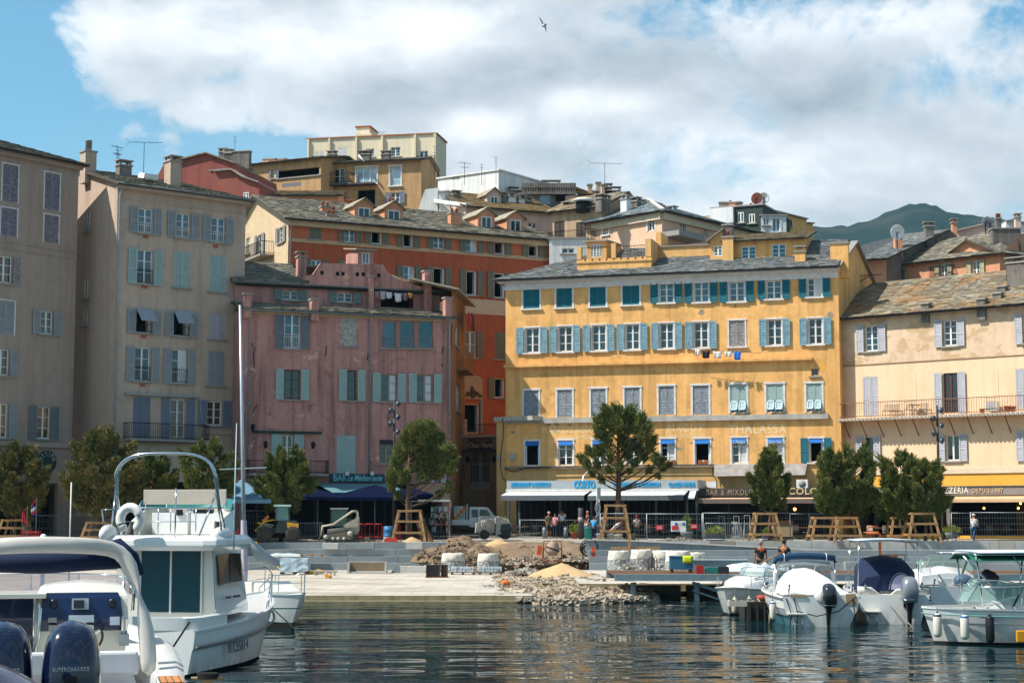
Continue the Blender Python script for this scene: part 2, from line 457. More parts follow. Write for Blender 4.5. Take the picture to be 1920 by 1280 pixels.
M_GLASS2=glassmat('bright_sky_teal_glass','1c5064')  # brighter teal, a stronger sky reflection painted into the pane colour
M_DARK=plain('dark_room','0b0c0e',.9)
M_ROOFEDGE=plain('roof_underside','4a4540',.9)
M_TERRA=plain('terracotta','a0583c',.85)
M_DKMETAL=plain('dark_metal','2a2b2e',.5,.6)
M_PALEBLUE=plain('pale_blue_paint','a9c0cc',.6)
cam=bpy.data.cameras.new('camera');co_=bpy.data.objects.new('camera',cam);COL.objects.link(co_)
cam.sensor_width=36;cam.lens=FPX/1920*36;cam.clip_end=9000;cam.clip_start=.2
co_.location=(0,0,CAMZ);co_.rotation_euler=(pi/2+PITCH,0,0);SC.camera=co_
SUN=Vector((-.96,-.28,0)).normalized();EL=R(53)
SV=Vector((SUN.x*cos(EL),SUN.y*cos(EL),sin(EL)))
sl=bpy.data.lights.new('sun','SUN');sl.energy=5.0;sl.angle=R(.5);sl.color=(1,.945,.86)
so=bpy.data.objects.new('sun',sl);COL.objects.link(so);so.rotation_euler=SV.to_track_quat('Z','Y').to_euler()
w=bpy.data.worlds.new('World');SC.world=w;w.use_nodes=True;nt=w.node_tree
bg=nt.nodes['Background'];bg.inputs[1].default_value=.1
sky=N(nt,'ShaderNodeTexSky',sky_type='NISHITA',sun_disc=False,sun_elevation=EL,sun_rotation=math.atan2(SUN.x,SUN.y),air_density=1.0,dust_density=.8,ozone_density=1.6)
tc=N(nt,'ShaderNodeTexCoord').outputs['Generated']
def dirv(px,py):
 a,b=ray(px,py);return Vector((a,1,b)).normalized()
def blob(px,py,sx,sy,amp):
 d=dirv(px,py);s_=N(nt,'ShaderNodeVectorMath',operation='SUBTRACT');L(nt,tc,s_.inputs[0]);s_.inputs[1].default_value=d
 m_=N(nt,'ShaderNodeVectorMath',operation='MULTIPLY');L(nt,s_.outputs[0],m_.inputs[0]);m_.inputs[1].default_value=(3200/sx,3200/sx,3200/sy)
 l_=N(nt,'ShaderNodeVectorMath',operation='LENGTH');L(nt,m_.outputs[0],l_.inputs[0])
 r_=N(nt,'ShaderNodeMapRange',interpolation_type='SMOOTHSTEP');L(nt,l_.outputs['Value'],r_.inputs[0])
 r_.inputs[1].default_value=0;r_.inputs[2].default_value=1;r_.inputs[3].default_value=amp;r_.inputs[4].default_value=0
 return r_.outputs[0]
def addn(a,b,op='ADD'):
 n=N(nt,'ShaderNodeMath',operation=op)
 for i,v in enumerate((a,b)):
  if isinstance(v,(int,float)):n.inputs[i].default_value=v
  else:L(nt,v,n.inputs[i])
 return n.outputs[0]
wn=N(nt,'ShaderNodeTexNoise');wn.inputs['Scale'].default_value=9;wn.inputs['Detail'].default_value=4;L(nt,tc,wn.inputs[0])
wv=N(nt,'ShaderNodeVectorMath',operation='MULTIPLY_ADD');L(nt,wn.outputs[1],wv.inputs[0]);wv.inputs[1].default_value=(.06,.06,.05);L(nt,tc,wv.inputs[2])
n1=noi(nt,wv.outputs[0],13,12,.64,(1,1,1.5))
n2=noi(nt,wv.outputs[0],5,5,.5,(1,1,1.7))
cov=addn(addn(addn(n1,.84,'MULTIPLY'),addn(n2,.38,'MULTIPLY')),-.11)
BL=[(-60,60,260,330,-.27),(80,330,420,170,-.2),(430,330,260,110,-.12),(1340,330,260,90,-.04),(1300,420,700,110,.16),(800,330,330,120,.14),(560,60,560,200,.26),(250,90,220,120,.16),(930,90,500,260,.22),(450,215,170,70,.16),(900,260,260,120,.24),(1130,180,260,80,.18),(1500,120,500,220,.2),(1800,300,380,160,.2),(1650,390,300,60,.12),(1500,260,160,60,.05),(640,230,200,50,.1),(1020,330,180,60,.12)]
for b_ in BL:cov=addn(cov,blob(*b_))
dens=ramp(nt,cov,[(.485,0),(.53,.38),(.6,.88),(.7,1)])
veil=addn(addn(blob(1380,370,950,330,1.0),blob(520,400,600,260,.35)),n2,'MULTIPLY');veil=addn(veil,1.05,'MULTIPLY')
dens=addn(addn(dens,veil),addn(dens,veil,'MULTIPLY'),'SUBTRACT')
shn=noi(nt,wv.outputs[0],10,9,.6,(1,1,2.0))
sh=addn(shn,.5,'SUBTRACT')
sh=addn(addn(sh,1.25,'MULTIPLY'),.45)
for b_ in[(870,150,330,80,.30),(760,190,260,60,.22),(1250,100,420,110,.28),(1500,200,420,120,.22),(1700,120,400,160,.12),(1000,310,240,60,.26),(560,60,420,110,-.26),(430,190,260,60,-.1),(1080,185,170,50,-.28),(880,240,160,60,-.2),(1880,330,200,120,.1),(330,130,200,60,.06),(800,45,300,60,-.1),(1500,60,300,60,-.15),(1750,20,300,60,-.15)]:sh=addn(sh,blob(*b_))
ccol=N(nt,'ShaderNodeValToRGB');L(nt,sh,ccol.inputs[0]);e=ccol.color_ramp.elements
e[0].position=.15;e[0].color=(7.9,7.9,7.95,1);e[1].position=.95;e[1].color=(2.3,2.8,3.35,1)
e2=ccol.color_ramp.elements.new(.5);e2.color=(4.9,5.25,5.6,1)
skm=mixc(nt,1.0,sky.outputs[0],(.68,1.03,1.03,1),'MULTIPLY')
mxs=mixc(nt,dens,skm,ccol.outputs[0]);L(nt,mxs,bg.inputs[0])
SC.view_settings.view_transform='Standard';SC.view_settings.look='None';SC.view_settings.exposure=.7;SC.view_settings.gamma=1
m,nt,b=newmat('harbour_water')
b.inputs['Base Color'].default_value=(.003,.018,.022,1);b.inputs['Roughness'].default_value=.015;b.inputs['IOR'].default_value=1.24
b.inputs['Specular IOR Level'].default_value=.5
co=N(nt,'ShaderNodeNewGeometry').outputs['Position']
a1=noi(nt,co,1.0,2,.5,(.42,1.05,1));a2=noi(nt,co,1.0,1,.5,(.16,.42,1));a3=noi(nt,co,1.0,2,.5,(1.7,4.0,1))
def madd(nt,a,k,c=None):
 n=N(nt,'ShaderNodeMath',operation='MULTIPLY_ADD' if c is not None else 'MULTIPLY');L(nt,a,n.inputs[0]);n.inputs[1].default_value=k
 if c is not None:L(nt,c,n.inputs[2])
 return n.outputs[0]
pt9=ramp(nt,noi(nt,co,.05,3,.55,(.5,1.6,1)),[(.36,.35),(.62,1.25)])
hh=madd(nt,a1,1.0,madd(nt,a2,1.5,madd(nt,a3,.07)))
mh=N(nt,'ShaderNodeMath',operation='MULTIPLY');L(nt,hh,mh.inputs[0]);L(nt,pt9,mh.inputs[1]);bump(nt,b,mh.outputs[0],1.0,.085);M_WATER=m
m_=MB();m_.quad((-500,-200,0),(500,-200,0),(500,110,0),(-500,110,0),M_WATER);struct(m_,'water')
def paving(name,c1,c2,brick=(1.2,.4),red=None,mort='6b6862'):
 m,nt,b=newmat(name);b.inputs['Roughness'].default_value=.9;b.inputs['Specular IOR Level'].default_value=.2
 co=N(nt,'ShaderNodeNewGeometry').outputs['Position']
 br=N(nt,'ShaderNodeTexBrick');L(nt,co,br.inputs[0]);br.inputs['Color1'].default_value=lin(c1);br.inputs['Color2'].default_value=lin(c2);br.inputs['Mortar'].default_value=lin(mort)
 br.inputs['Scale'].default_value=1;br.inputs['Brick Width'].default_value=brick[0];br.inputs['Row Height'].default_value=brick[1];br.inputs['Mortar Size'].default_value=.012
 f=ramp(nt,noi(nt,co,.35,8,.68,(.5,1,1)),[(.3,.72),(.7,1.15)])
 a=mixc(nt,1.0,br.outputs[0],f,'MULTIPLY')
 d=noi(nt,co,1.1,7,.7,(.35,1,1));a=mixc(nt,ramp(nt,d,[(.5,0),(.68,.65)]),a,lin('6f5f4c'))
 if red:a=mixc(nt,ramp(nt,noi(nt,co,.33,5,.6),[(.62,0),(.72,.5)]),a,lin(red))
 L(nt,a,b.inputs['Base Color']);bump(nt,b,noi(nt,co,6,5,.6),.3,.02);return m
M_PAVE=paving('pale_quay_paving','b9b2a6','a49c90',(1.4,.5),'a88a76')
M_PROM=paving('promenade_paving','a39c90','8f887c',(.8,.4))
M_CONC=plain('step_concrete','7e8486',.85,var=.22,scale=.8)
M_CONC2=plain('pale_concrete','b3b0aa',.85,var=.2,scale=1.2)
M_ALGAE=stucco('algae_quay_wall','8a8064','55552a',.8,.6)
M_DIRT=stucco('dug_earth','75624e','41352a',.9,.1,wear=.5)
M_SAND=stucco('sand_heap','ab9069','7a6246',.4,.1,wear=.4)
M_RUBST=slatemat('rubble_stone',['9d9282','bdb09a','7d7264','c8bba6','a09080','ad9b82'],'7c5a3c',.35,.35)
M_COBBLE=paving('dark_cobbles','55504b','47433f',(.25,.2))
M_SCRUB=plain('hill_earth','55523f',.95,var=.4,scale=.2)
g=MB();g.quad((-4000,-3000,-3),(4000,-3000,-3),(4000,6500,-3),(-4000,6500,-3),M_SCRUB);struct(g,'ground')
q=MB()
q.quad((-60,70,.25),(0.8,70,.25),(3,102.2,.25),(-60,102.2,.25),M_PAVE)
q.quad((-60,69.98,-1.5),(0.8,69.98,-1.5),(0.8,70,.25),(-60,70,.25),M_ALGAE)
q.quad((-60,69.5,-1.5),(.8,69.5,-1.5),(.8,69.5,.05),(-60,69.5,.05),M_ALGAE)
q.quad((-60,69.5,.05),(.8,69.5,.05),(.8,69.98,.05),(-60,69.98,.05),M_ALGAE)
q.quad((3,77,.45),(70,77,.45),(70,96,.45),(3,96,.45),M_PAVE)
q.quad((3,77,-1.5),(70,77,-1.5),(70,77,.45),(3,77,.45),M_ALGAE)
q.quad((.8,71,.15),(9,76,.15),(9,97.5,.2),(.8,97.5,.2),M_DIRT);q.quad((.8,97.5,.2),(9,97.5,.2),(9,104.4,1.85),(.8,104.4,1.85),M_DIRT);q.quad((-3.9,100.5,.24),(1,100.5,.24),(3.2,104.25,1.84),(-3.9,104.25,1.84),M_DIRT);q.quad((-90,104.29,-1),(3.2,104.29,-1),(3.2,104.29,1.85),(-90,104.29,1.85),M_CONC);q.quad((3.2,101.49,-1),(100,101.49,-1),(100,101.49,1.85),(3.2,101.49,1.85),M_CONC)
struct(q,'quay')
st=MB()
xr=(GX(735,103),GX(725,103),GX(722,103),GX(835,103))
for i,(D,z)in enumerate(((102.2,.65),(102.9,1.05),(103.6,1.45),(104.3,1.85))):
 x1=(GX(850,D),GX(840,D),GX(835,D),GX(722,D))[i]
 z0=.25+.4*i
 n=16;X0=-60
 xs=[X0]+[x1-(n-k)*3.0 for k in range(1,n+1)]
 xs=sorted(x for x in xs if x>=X0)
 for k in range(len(xs)-1):
  st.hexa([(xs[k]+.01,D,z0-.3),(xs[k+1]-.01,D,z0-.3),(xs[k+1]-.01,106,z0-.3),(xs[k]+.01,106,z0-.3),(xs[k]+.01,D,z),(xs[k+1]-.01,D,z),(xs[k+1]-.01,106,z),(xs[k]+.01,106,z)],M_CONC)
XL=GX(1105,96);XR=75
for i in range(3):
 D=96+.7*i;z=.8+.36*i;x=XL+i*.0;k=0
 while x<XR:
  st.hexa([(x+.01,D,z-.7),(x+2.99,D,z-.7),(x+2.99,99,z-.7),(x+.01,99,z-.7),(x+.01,D,z),(x+2.99,D,z),(x+2.99,99,z),(x+.01,99,z)],M_CONC);x+=3
D=98.2
def zr(x):
 px=960+FPX*x/D
 return CAMZ-((1012 if px<1150 else 1012+(px-1150)*.05 if px<1600 else 1034.5)-HOR)/FPX*D
x=XL-.1
while x<XR:
 a,b_=zr(x),zr(x+3)
 st.hexa([(x+.01,D,1.2),(x+2.99,D,1.2),(x+2.99,101,1.2),(x+.01,101,1.2),(x+.01,D,a),(x+2.99,D,b_),(x+2.99,101,b_),(x+.01,101,a)],M_CONC)
 st.hexa([(x,D-.12,a),(x+3,D-.12,b_),(x+3,D+.45,b_),(x,D+.45,a),(x,D-.12,a+.07),(x+3,D-.12,b_+.07),(x+3,D+.45,b_+.07),(x,D+.45,a+.07)],M_CONC2)
 x+=3
struct(st,'quay_steps')
pr=MB()
AX0,AX1=GX(850,118,2.3),GX(945,124,2.3)
pr.quad((-90,104.3,1.855),(3.2,104.3,1.855),(3.2,114,1.98),(-90,114,1.98),M_PROM)
pr.quad((3.2,101.5,1.86),(100,101.5,1.86),(100,114,1.98),(3.2,114,1.98),M_PROM)
pr.quad((-90,114,1.98),(100,114,1.98),(100,121,2.5),(-90,121,2.5),M_COBBLE)
pr.quad((-12,120.9,2.495),(6,120.9,2.495),(6,136,5.5),(-12,136,5.5),M_COBBLE)
pr.quad((-12,136,5.5),(6,136,5.5),(6,146,6.0),(-12,146,6.0),M_PROM)
struct(pr,'promenade')
pl=MB()
x=GX(1235,101.6)
while x<75:
 pl.box((x+.75,101.5,1.5),(1.48,.3,.98),M_CONC2 if rnd.random()<.5 else M_PAVE);x+=1.5
struct(pl,'quay_wall')
hs=MB();rows=[]
for j in range(24):
 D=121+j*4;row=[]
 for i in range(41):
  x=-100+i*5;t=max(0,min(1,(D-140)/45));z=2.4+26*t*t*(3-2*t)*(1-.45*max(0,min(1,(x-8)/40)))
  if-14<x<7 and D<146:z=min(z,1.8)
  row.append((x,D,z+noise.noise(Vector((x*.1,D*.1,0)))*.8-.8))
 rows.append(row)
hs.grid(rows,M_SCRUB);struct(hs,'hillside')
m,nt,b=newmat('maquis_mountain');b.inputs['Roughness'].default_value=1;b.inputs['Specular IOR Level'].default_value=.05
co=N(nt,'ShaderNodeNewGeometry').outputs['Position']
f=ramp(nt,noi(nt,co,.012,10,.72),[(.35,'14261c'),(.5,'1c2c22'),(.66,'3a3c32')])
L(nt,f,b.inputs['Base Color']);bump(nt,b,noi(nt,co,.03,8,.7),1,14);M_MTN=m
prof=[(900,470),(1300,440),(1480,430),(1520,425),(1545,422),(1570,421),(1600,417),(1640,411),(1660,402),(1690,390),(1720,381),(1745,377),(1765,381),(1785,390),(1802,396),(1850,401),(1900,406),(1960,420),(2100,470),(2500,560)]
def pr_y(px):
 for(a,ya),(b2,yb)in zip(prof,prof[1:]):
  if a<=px<=b2:return ya+(yb-ya)*(px-a)/(b2-a)
 return 600
mt=MB();rows=[]
for j in range(26):
 row=[];t=j/25
 for i in range(161):
  px=900+i*10;D=1500+1000*t;zt=P(px,pr_y(px),2500).z
  if t>1:zt=0
  xx=ray(px,HOR)[0]*2500
  rg=noise.noise(Vector((xx*.006,t*3,1)))*.5+noise.noise(Vector((xx*.02,t*7,4)))*.22
  z=zt*(t**.8)*(1+rg*.22*(1-t)*2*t**.5)+noise.noise(Vector((xx*.035,D*.03,2)))*5*t+noise.noise(Vector((xx*.12,D*.1,9)))*3*t
  row.append((xx*D/2500,D,z-3))
 rows.append(row)
rows.append([(x*1.1,3000,-3)for x,y,z in rows[-1]])
mt.grid(rows,M_MTN);struct(mt,'mountain')
S_B1=stucco('taupe_plaster','9b8a7e','5d5048',.35,.25)
S_B2=stucco('sandy_plaster','b09c8c','6b5a4a',.35,.25)
S_B2G=stucco('pale_ground_floor_plaster','b8aa98','7a6c60',.3,.2)
S_PINK=stucco('mauve_pink_plaster','b6847a','5f4340',.75,.6,patch='c99a90',pamt=.03)
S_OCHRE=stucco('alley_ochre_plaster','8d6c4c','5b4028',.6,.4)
S_ORANGE=stucco('burnt_orange_plaster','a3563a','66372b',.45,.3)
S_ORANGETOP=stucco('light_orange_plaster','b3694a','80482f',.3,.25)
S_GABLE=stucco('weathered_beige_gable','c2aa8a','6f6052',.6,.2)
S_YEL=stucco('golden_yellow_plaster','dca766','8c683a',.5,.42,wear=.5,lo=.49)
S_YEL2=stucco('faded_yellow_plaster','d1a56c','94703c',.35,.35)
S_PEACH=stucco('weathered_peach_plaster','c8ad92','96785a',.5,.2,patch='b59a78',pamt=.12,wear=.4)
S_PEACH2=stucco('clean_peach_plaster','d9b998','b28f68',.22,.2)
S_YBAND=stucco('yellow_band_plaster','d99e40','b57f2c',.1,.15)
S_CREAM=stucco('cream_plaster','d6c9ae','8d7a5c',.25,.15)
S_OLDOCH=stucco('stained_ochre_plaster','b38f66','4f3d2e',.6,.25)
S_RED=stucco('brick_red_plaster','8c5046','55302a',.35,.3)
S_WHITE=stucco('whitewash','d3d3d1','8f8f8c',.25,.4)
S_CPINK=stucco('cream_pink_plaster','c2ab9c','8d7769',.3,.3)
S_BEIGE=stucco('beige_plaster','ae957a','6d5b49',.4,.4)
S_GREY=stucco('bare_grey_masonry','77706a','38332f',.9,.6)
S_PPEACH=stucco('pale_peach_plaster','cdab90','947660',.25,.2)
S_SALMON=stucco('salmon_plaster','c48c6c','96603f',.3,.3)
GREYS=['73767a','858887','666869','92928d','787770','80858a','6e6a64']
R_GREY=slatemat('grey_slate_slabs',GREYS,'8c6a3a',.25,.3)
R_MIX=slatemat('mossy_slate_slabs',['6d6a62','8b877b','5a5850','97917f','7a7466','625c50'],'94642e',.45,.5)
R_LICH=slatemat('lichen_slate_slabs',['7a7364','979080','635e52','a69d88','857a64','6c614d'],'a06c2c',.85,.35)
R_BLUE=slatemat('blue_grey_slate',['7b868c','8e979b','6a7479','9aa2a4','828c90'],'8c7a52',.1,.1)
R_BROWN=slatemat('brown_lichen_slates',['7a6545','8c7750','60533d','927a4e','6f624e'],'93683a',.65,.5)
def pt_(n,c,**k):return plain(n,c,.65,**k)
SH_TEAL=pt_('teal_shutter_paint','0f6472');SH_BLUE=pt_('faded_blue_shutter_paint','7699a6',var=.3);SH_WEATH=pt_('weathered_blue_shutter_paint','878c94',var=.45,scale=6)
SH_GREYB=pt_('blue_grey_shutter_paint','8b8f92');SH_PTEAL=pt_('pale_teal_shutter_paint','95aba6');SH_GREEN=pt_('grey_green_shutter_paint','6f6f5e');SH_SLATE=pt_('slate_blue_shutter_paint','6c7076')
SH_WHITE=pt_('peeling_white_shutter_paint','b3aca4',var=.6,scale=8);SH_BROWN=pt_('dark_brown_shutter_paint','33251f');SH_LGREY=pt_('light_grey_shutter_paint','a9a8ae');SH_VIOLET=pt_('weathered_violet_grey_paint','928c8a',var=.5,scale=6)
SH_OLIVE=pt_('olive_cream_shutter_paint','a09a78');SH_DBLUE=pt_('denim_blue_shutter_paint','6f7787');SH_MBLUE=pt_('mid_blue_shutter_paint','4a7fa5')
WHITE_T=plain('white_trim','d2cfcb',.8,var=.18);CREAM_T=plain('cream_trim','b59c7c',.85,var=.2)
M_RAIL=plain('black_iron','1b1a1b',.55,.5);M_PIPE=plain('zinc_pipe','8b9297',.45,.4);M_BLIND=plain('blue_blind_canvas','1560a8',.8,var=.08)
M_CURT=plain('net_curtain','c9ccd0',.9);M_CREAMFR=plain('redbrown_frame','57302a',.6);M_TANFR=plain('tan_frame','94826c',.7)
M_CABLE=plain('black_cable','151515',.7)
def body(root,fac,holes,z0,zt,W,mat,side=None,u0=0,u1=None,deep=.22,bands=None,back=None,name='wall',left=True,right=True,ridge=None,rz=None):
 """front wall with openings + side and back walls. ridge=(fraction, height): gables rise to a ridge line"""
 u1=fac.L if u1 is None else u1;m=MB();side=side or mat
 if bands:
  zs=[z0]+[b[0]for b in bands]+[zt];ms=[mat]+[b[1]for b in bands]
  for i in range(len(ms)):fac.wall(m,u0,u1,zs[i],zs[i+1],[h for h in holes],ms[i],deep)
 else:fac.wall(m,u0,u1,z0,zt,holes,mat,deep)
 q=fac.pt
 for u,on in((u0,left),(u1,right)):
  if not on:continue
  pts=[q(u,z0),q(u,z0,-W),q(u,zt if not ridge or len(ridge)<3 else ridge[2],-W)]
  if ridge:pts.append(q(u,ridge[1],-W*ridge[0]))
  pts.append(q(u,zt));m.poly(pts,side)
 m.quad(q(u1,z0,-W),q(u0,z0,-W),q(u0,zt,-W),q(u1,zt,-W),side)
 return m.build(name,root)
def trimline(root,fac,u0,u1,z0,z1,d,mat,name='cornice'):
 m=MB();fac.bx(m,u0,u1,z0,z1,-.02,d,mat);return m.build(name,root)
def gutter(root,fac,u0,u1,z,d=.5,mat=None):
 m=MB();m.tube([fac.pt(u0,z,d),fac.pt(u1,z,d)],.065,mat or plain('dull_zinc','6c6f72',.7),7);return m.build('gutter',root)
def pipe(root,fac,u,z0,z1,mat=None,d=.12):
 m=MB();m.tube([fac.pt(u,z0,d),fac.pt(u,z1-.5,d),fac.pt(u,z1,d+.3)],.06,mat or M_PIPE,6)
 z=z0+2
 while z<z1-1:fac.bx(m,u-.09,u+.09,z,z+.06,-.01,d+.08,mat or M_PIPE);z+=3.3
 return m.build('drainpipe',root)
def balcony(root,fac,u0,u1,z,d=1.0,h=1.0,mat=None,floor=None,step=.13,th=.14):
 m=MB();fac.bx(m,u0,u1,z-th,z,-.02,d,floor or M_STONE);o=m.build('balcony',root)
 r=MB();mt_=mat or M_RAIL;q=fac.pt
 for zz in(z+h,z+.1):
  r.bar(q(u0,zz,d-.04),q(u1,zz,d-.04),.045,mt_);r.bar(q(u0,zz,0),q(u0,zz,d-.04),.045,mt_);r.bar(q(u1,zz,0),q(u1,zz,d-.04),.045,mt_)
 n=int((u1-u0)/step)
 for i in range(n+1):u=u0+(u1-u0)*i/n;r.bar(q(u,z,d-.04),q(u,z+h,d-.04),.02,mt_)
 for s in(u0,u1):
  for k in range(int(d/step)):r.bar(q(s,z,k*step+.05),q(s,z+h,k*step+.05),.02,mt_)
 r.build('guard_rail',o);return o
def W_(fac,root,lst,**kw):
 out=[]
 for it in lst:
  k=dict(kw)
  if len(it)>4:k.update(it[4])
  out.append(window(fac,root,*it[:4],**k))
 return out
def vents(root,fac,pts):
 for px,py in pts:
  u,z=fac.hit(px,py);m=MB();fac.bx(m,u-.2,u+.2,z-.1,z+.1,-.01,.03,M_TERRA)
  m.build('wall_vent',root)
def dormer(root,fac,x0,y0,x1,y1,D,mat,glass=None,roof=None,depth=3.0,fr=None,gable=True,fac2=None):
 """roof dormer whose window front stands at depth D"""
 f=fac2 or Fac(x0,D,x1,y0,y0,D1=D+(x1-x0)*(fac.D1-fac.D0)/max(1,960)*.6)if fac2 is None else fac2
 o_=f
 u0,u1,z0,z1=f.rect(x0,y0,x1,y1);m=MB();e=.28
 hole=(u0,u1,z0,z1);f.wall(m,u0-e,u1+e,z0-.3,z1+.22,[hole],mat,.12)
 q=f.pt;ap=(z1+.75)if gable else z1+.22
 um=(u0+u1)/2
 if gable:m.poly([q(u0-e,z1+.22),q(u1+e,z1+.22),q(um,ap)],mat)
 m.quad(q(u0-e,z0-.9,-depth),q(u0-e,z0-.9),q(u0-e,z1+.22),q(u0-e,z1+.22,-depth),mat);m.quad(q(u1+e,z0-.9),q(u1+e,z0-.9,-depth),q(u1+e,z1+.22,-depth),q(u1+e,z1+.22),mat)
 o=m.build('dormer',root);r=MB();rm=roof or R_MIX
 if gable:
  slab(r,[q(u0-e-.2,z1+.1,.25),q(um,ap+.05,.25),q(um,ap+.05,-depth),q(u0-e-.2,z1+.1,-depth)],rm,.08)
  slab(r,[q(um,ap+.05,.25),q(u1+e+.2,z1+.1,.25),q(u1+e+.2,z1+.1,-depth),q(um,ap+.05,-depth)],rm,.08)
 else:slab(r,[q(u0-e-.2,z1+.2,.3),q(u1+e+.2,z1+.2,.3),q(u1+e+.2,z1+.7,-depth),q(u0-e-.2,z1+.7,-depth)],rm,.1)
 r.build('dormer_roof',o)
 fm=MB();fr=fr or WHITE_T
 f.bx(fm,u0,u0+.1,z0,z1,-.1,.02,fr);f.bx(fm,u1-.1,u1,z0,z1,-.1,.02,fr);f.bx(fm,u0+.1,u1-.1,z0,z0+.1,-.1,.015,fr);f.bx(fm,u0+.1,u1-.1,z1-.1,z1,-.1,.015,fr);f.bx(fm,um-.04,um+.04,z0+.1,z1-.1,-.08,-.0,fr)
 fm.quad(q(u0+.1,z0+.1,-.09),q(u1-.1,z0+.1,-.09),q(u1-.1,z1-.1,-.09),q(u0+.1,z1-.1,-.09),glass or M_GLASS)
 fm.build('dormer_window',o)
 return o
def prct(f,px,py,d=0):
 u,z=f.hit(px,py);return f.pt(u,z,d)
f1=Fac(-70,103,148,266,310)
b1=T('apartment_building','tall taupe plastered house cut off by the left edge of the photo','building',f1.pt(f1.L/2,2),group='old harbour houses',world=True)
cl=dict(shut=plain('grey_violet_slats','7f7984',.65,var=.5,scale=6),state='closed',sill=False,trim=WHITE_T,tw=.07)  # closed shutters in a darker grey-violet paint
h=W_(f1,b1,[(5,309,33,379),(84,325,111,394),(2,391,31,443),(83,404,109,455)],**cl)
h+=W_(f1,b1,[(-4,564,26,627,dict(shut=SH_GREYB))],**cl)
h+=W_(f1,b1,[(-6,480,22,530,dict(sides='R',shut=SH_VIOLET)),(77,583,98,626),(-10,654,16,703,dict(sides='R')),(-9,756,13,820,dict(sides='R')),(70,762,93,822,dict(shut=SH_SLATE))],shut=SH_GREYB,lw=14,glass=glassmat('warm_glass','4a3a28'),rail=None)
zf=f1.hit(70,905)[1]
h.append((f1.hit(60,900)[0],f1.L-1.0,2.2,zf));h.append((.3,f1.hit(48,900)[0],2.2,zf))
body(b1,f1,h,1.6,f1.top,8,S_B1,deep=.3)
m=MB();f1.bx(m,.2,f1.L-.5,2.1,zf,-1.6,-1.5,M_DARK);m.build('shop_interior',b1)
za=f1.hit(0,449)[1];trimline(b1,f1,0,f1.L,za-.12,za,.06,S_B1,'string_course');trimline(b1,f1,0,f1.L,za-.55,za-.45,.06,S_B1,'string_course')
za=f1.hit(60,833)[1];trimline(b1,f1,0,f1.L,za-.15,za+.15,.18,S_B1,'string_course')
trimline(b1,f1,0,f1.L+.1,f1.top-.35,f1.top-.002,.35,S_B1)
e=f1.top;roofplane(b1,f1.pt(-.5,e,.6),f1.pt(f1.L+.4,e,.6),f1.pt(f1.L-5,e+2.0,-5),f1.pt(-.5,e+2.2,-5),R_MIX,seed=3)
m=MB();slab(m,[f1.pt(-.5,e+2.2,-5),f1.pt(f1.L-5,e+2.0,-5),f1.pt(f1.L+.4,e,-8.4),f1.pt(-.5,e,-8.4)],R_MIX);slab(m,[f1.pt(f1.L+.4,e,.6),f1.pt(f1.L+.4,e,-8.4),f1.pt(f1.L-5,e+2,-5)],R_MIX);m.build('roof',b1)
gutter(b1,f1,-.4,f1.L+.3,e-.05,.62,M_DKMETAL)
p=prct(f1,10,280,-3.0);chimney(b1,(p.x,p.y,e+1.0),.95,.8,1.9,S_B1,'round',rz=f1.rz)
p=prct(f1,27,275,-3.4);antenna((p.x,p.y,e+1.1),4.2,'tall thin rooftop aerial beside the chimney at the far left',0,.6,'rooftop aerials',el=.5)
u,z=f1.hit(86.5,865.5);sg=T('round_sign','round dark green sign reading OTTIMO on the taupe house','sign',f1.pt(u,z,.05),world=True)
m=MB(f1.M(u,z,.02));gm=plain('sign_green','0f2d28',.4);gl_=plain('sign_lettering','b9c4ba',.5)
n=28
m.add([(.72*cos(2*pi*k/n),.72*sin(2*pi*k/n),0)for k in range(n)]+[(.72*cos(2*pi*k/n),.72*sin(2*pi*k/n),.1)for k in range(n)],[tuple(range(n,2*n))]+[(k,(k+1)%n,(k+1)%n+n,k+n)for k in range(n)],gm);m.build('board',sg)
m=MB();
for i,ch in enumerate('OTTIMO'):
 a=R(160-28*i);text_mb(m,ch,.26,f1.M(u,z,.13)@Matrix.Translation((.54*cos(a),.54*sin(a),0))@Matrix.Rotation(a-pi/2,4,'Z'),gl_,.01)
m.tube([f1.M(u,z,.13)@Vector((.4*cos(2*pi*k/24),.4*sin(2*pi*k/24),0))for k in range(24)],.008,gl_,4,closed=True)
m.build('lettering',sg)
f2=Fac(221,109,461,345,377)
b2=T('apartment_building','sandy beige house with blue-grey shutters and a sunlit blank left side wall','building',f2.pt(f2.L/2,2),group='old harbour houses',world=True)
ry=plain('orange_lit_curtain','c98a4a',.8)
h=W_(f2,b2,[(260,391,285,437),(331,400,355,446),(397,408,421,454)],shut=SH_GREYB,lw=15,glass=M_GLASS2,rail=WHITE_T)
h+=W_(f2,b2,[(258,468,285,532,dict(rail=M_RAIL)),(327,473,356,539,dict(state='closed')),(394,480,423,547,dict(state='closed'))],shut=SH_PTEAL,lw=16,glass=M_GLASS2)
h+=W_(f2,b2,[(256,582,283,624,dict(open_in=True,rail=M_RAIL)),(326,586,353,630,dict(open_in=True,rail=M_RAIL)),(393,587,422,636,dict(state='closed',shut=SH_LGREY))],shut=SH_GREYB,lw=16)
h+=W_(f2,b2,[(253,651,280,714,dict(rail=M_RAIL)),(323,655,349,718,dict(rail=M_RAIL,curtain=M_CURT)),(391,658,420,723,dict(state='closed'))],shut=SH_GREYB,lw=15)
h+=W_(f2,b2,[(250,744,281,821,dict(state='closed',shut=SH_DBLUE)),(320,748,346,821,dict(rows=3)),(389,752,415,797)],shut=SH_DBLUE,lw=15,glass=glassmat('warm_glass','4a3a28'))
zg=f2.hit(330,833)[1];zs=f2.hit(330,903)[1]
h.append((.8,f2.L-.8,2.2,zs))
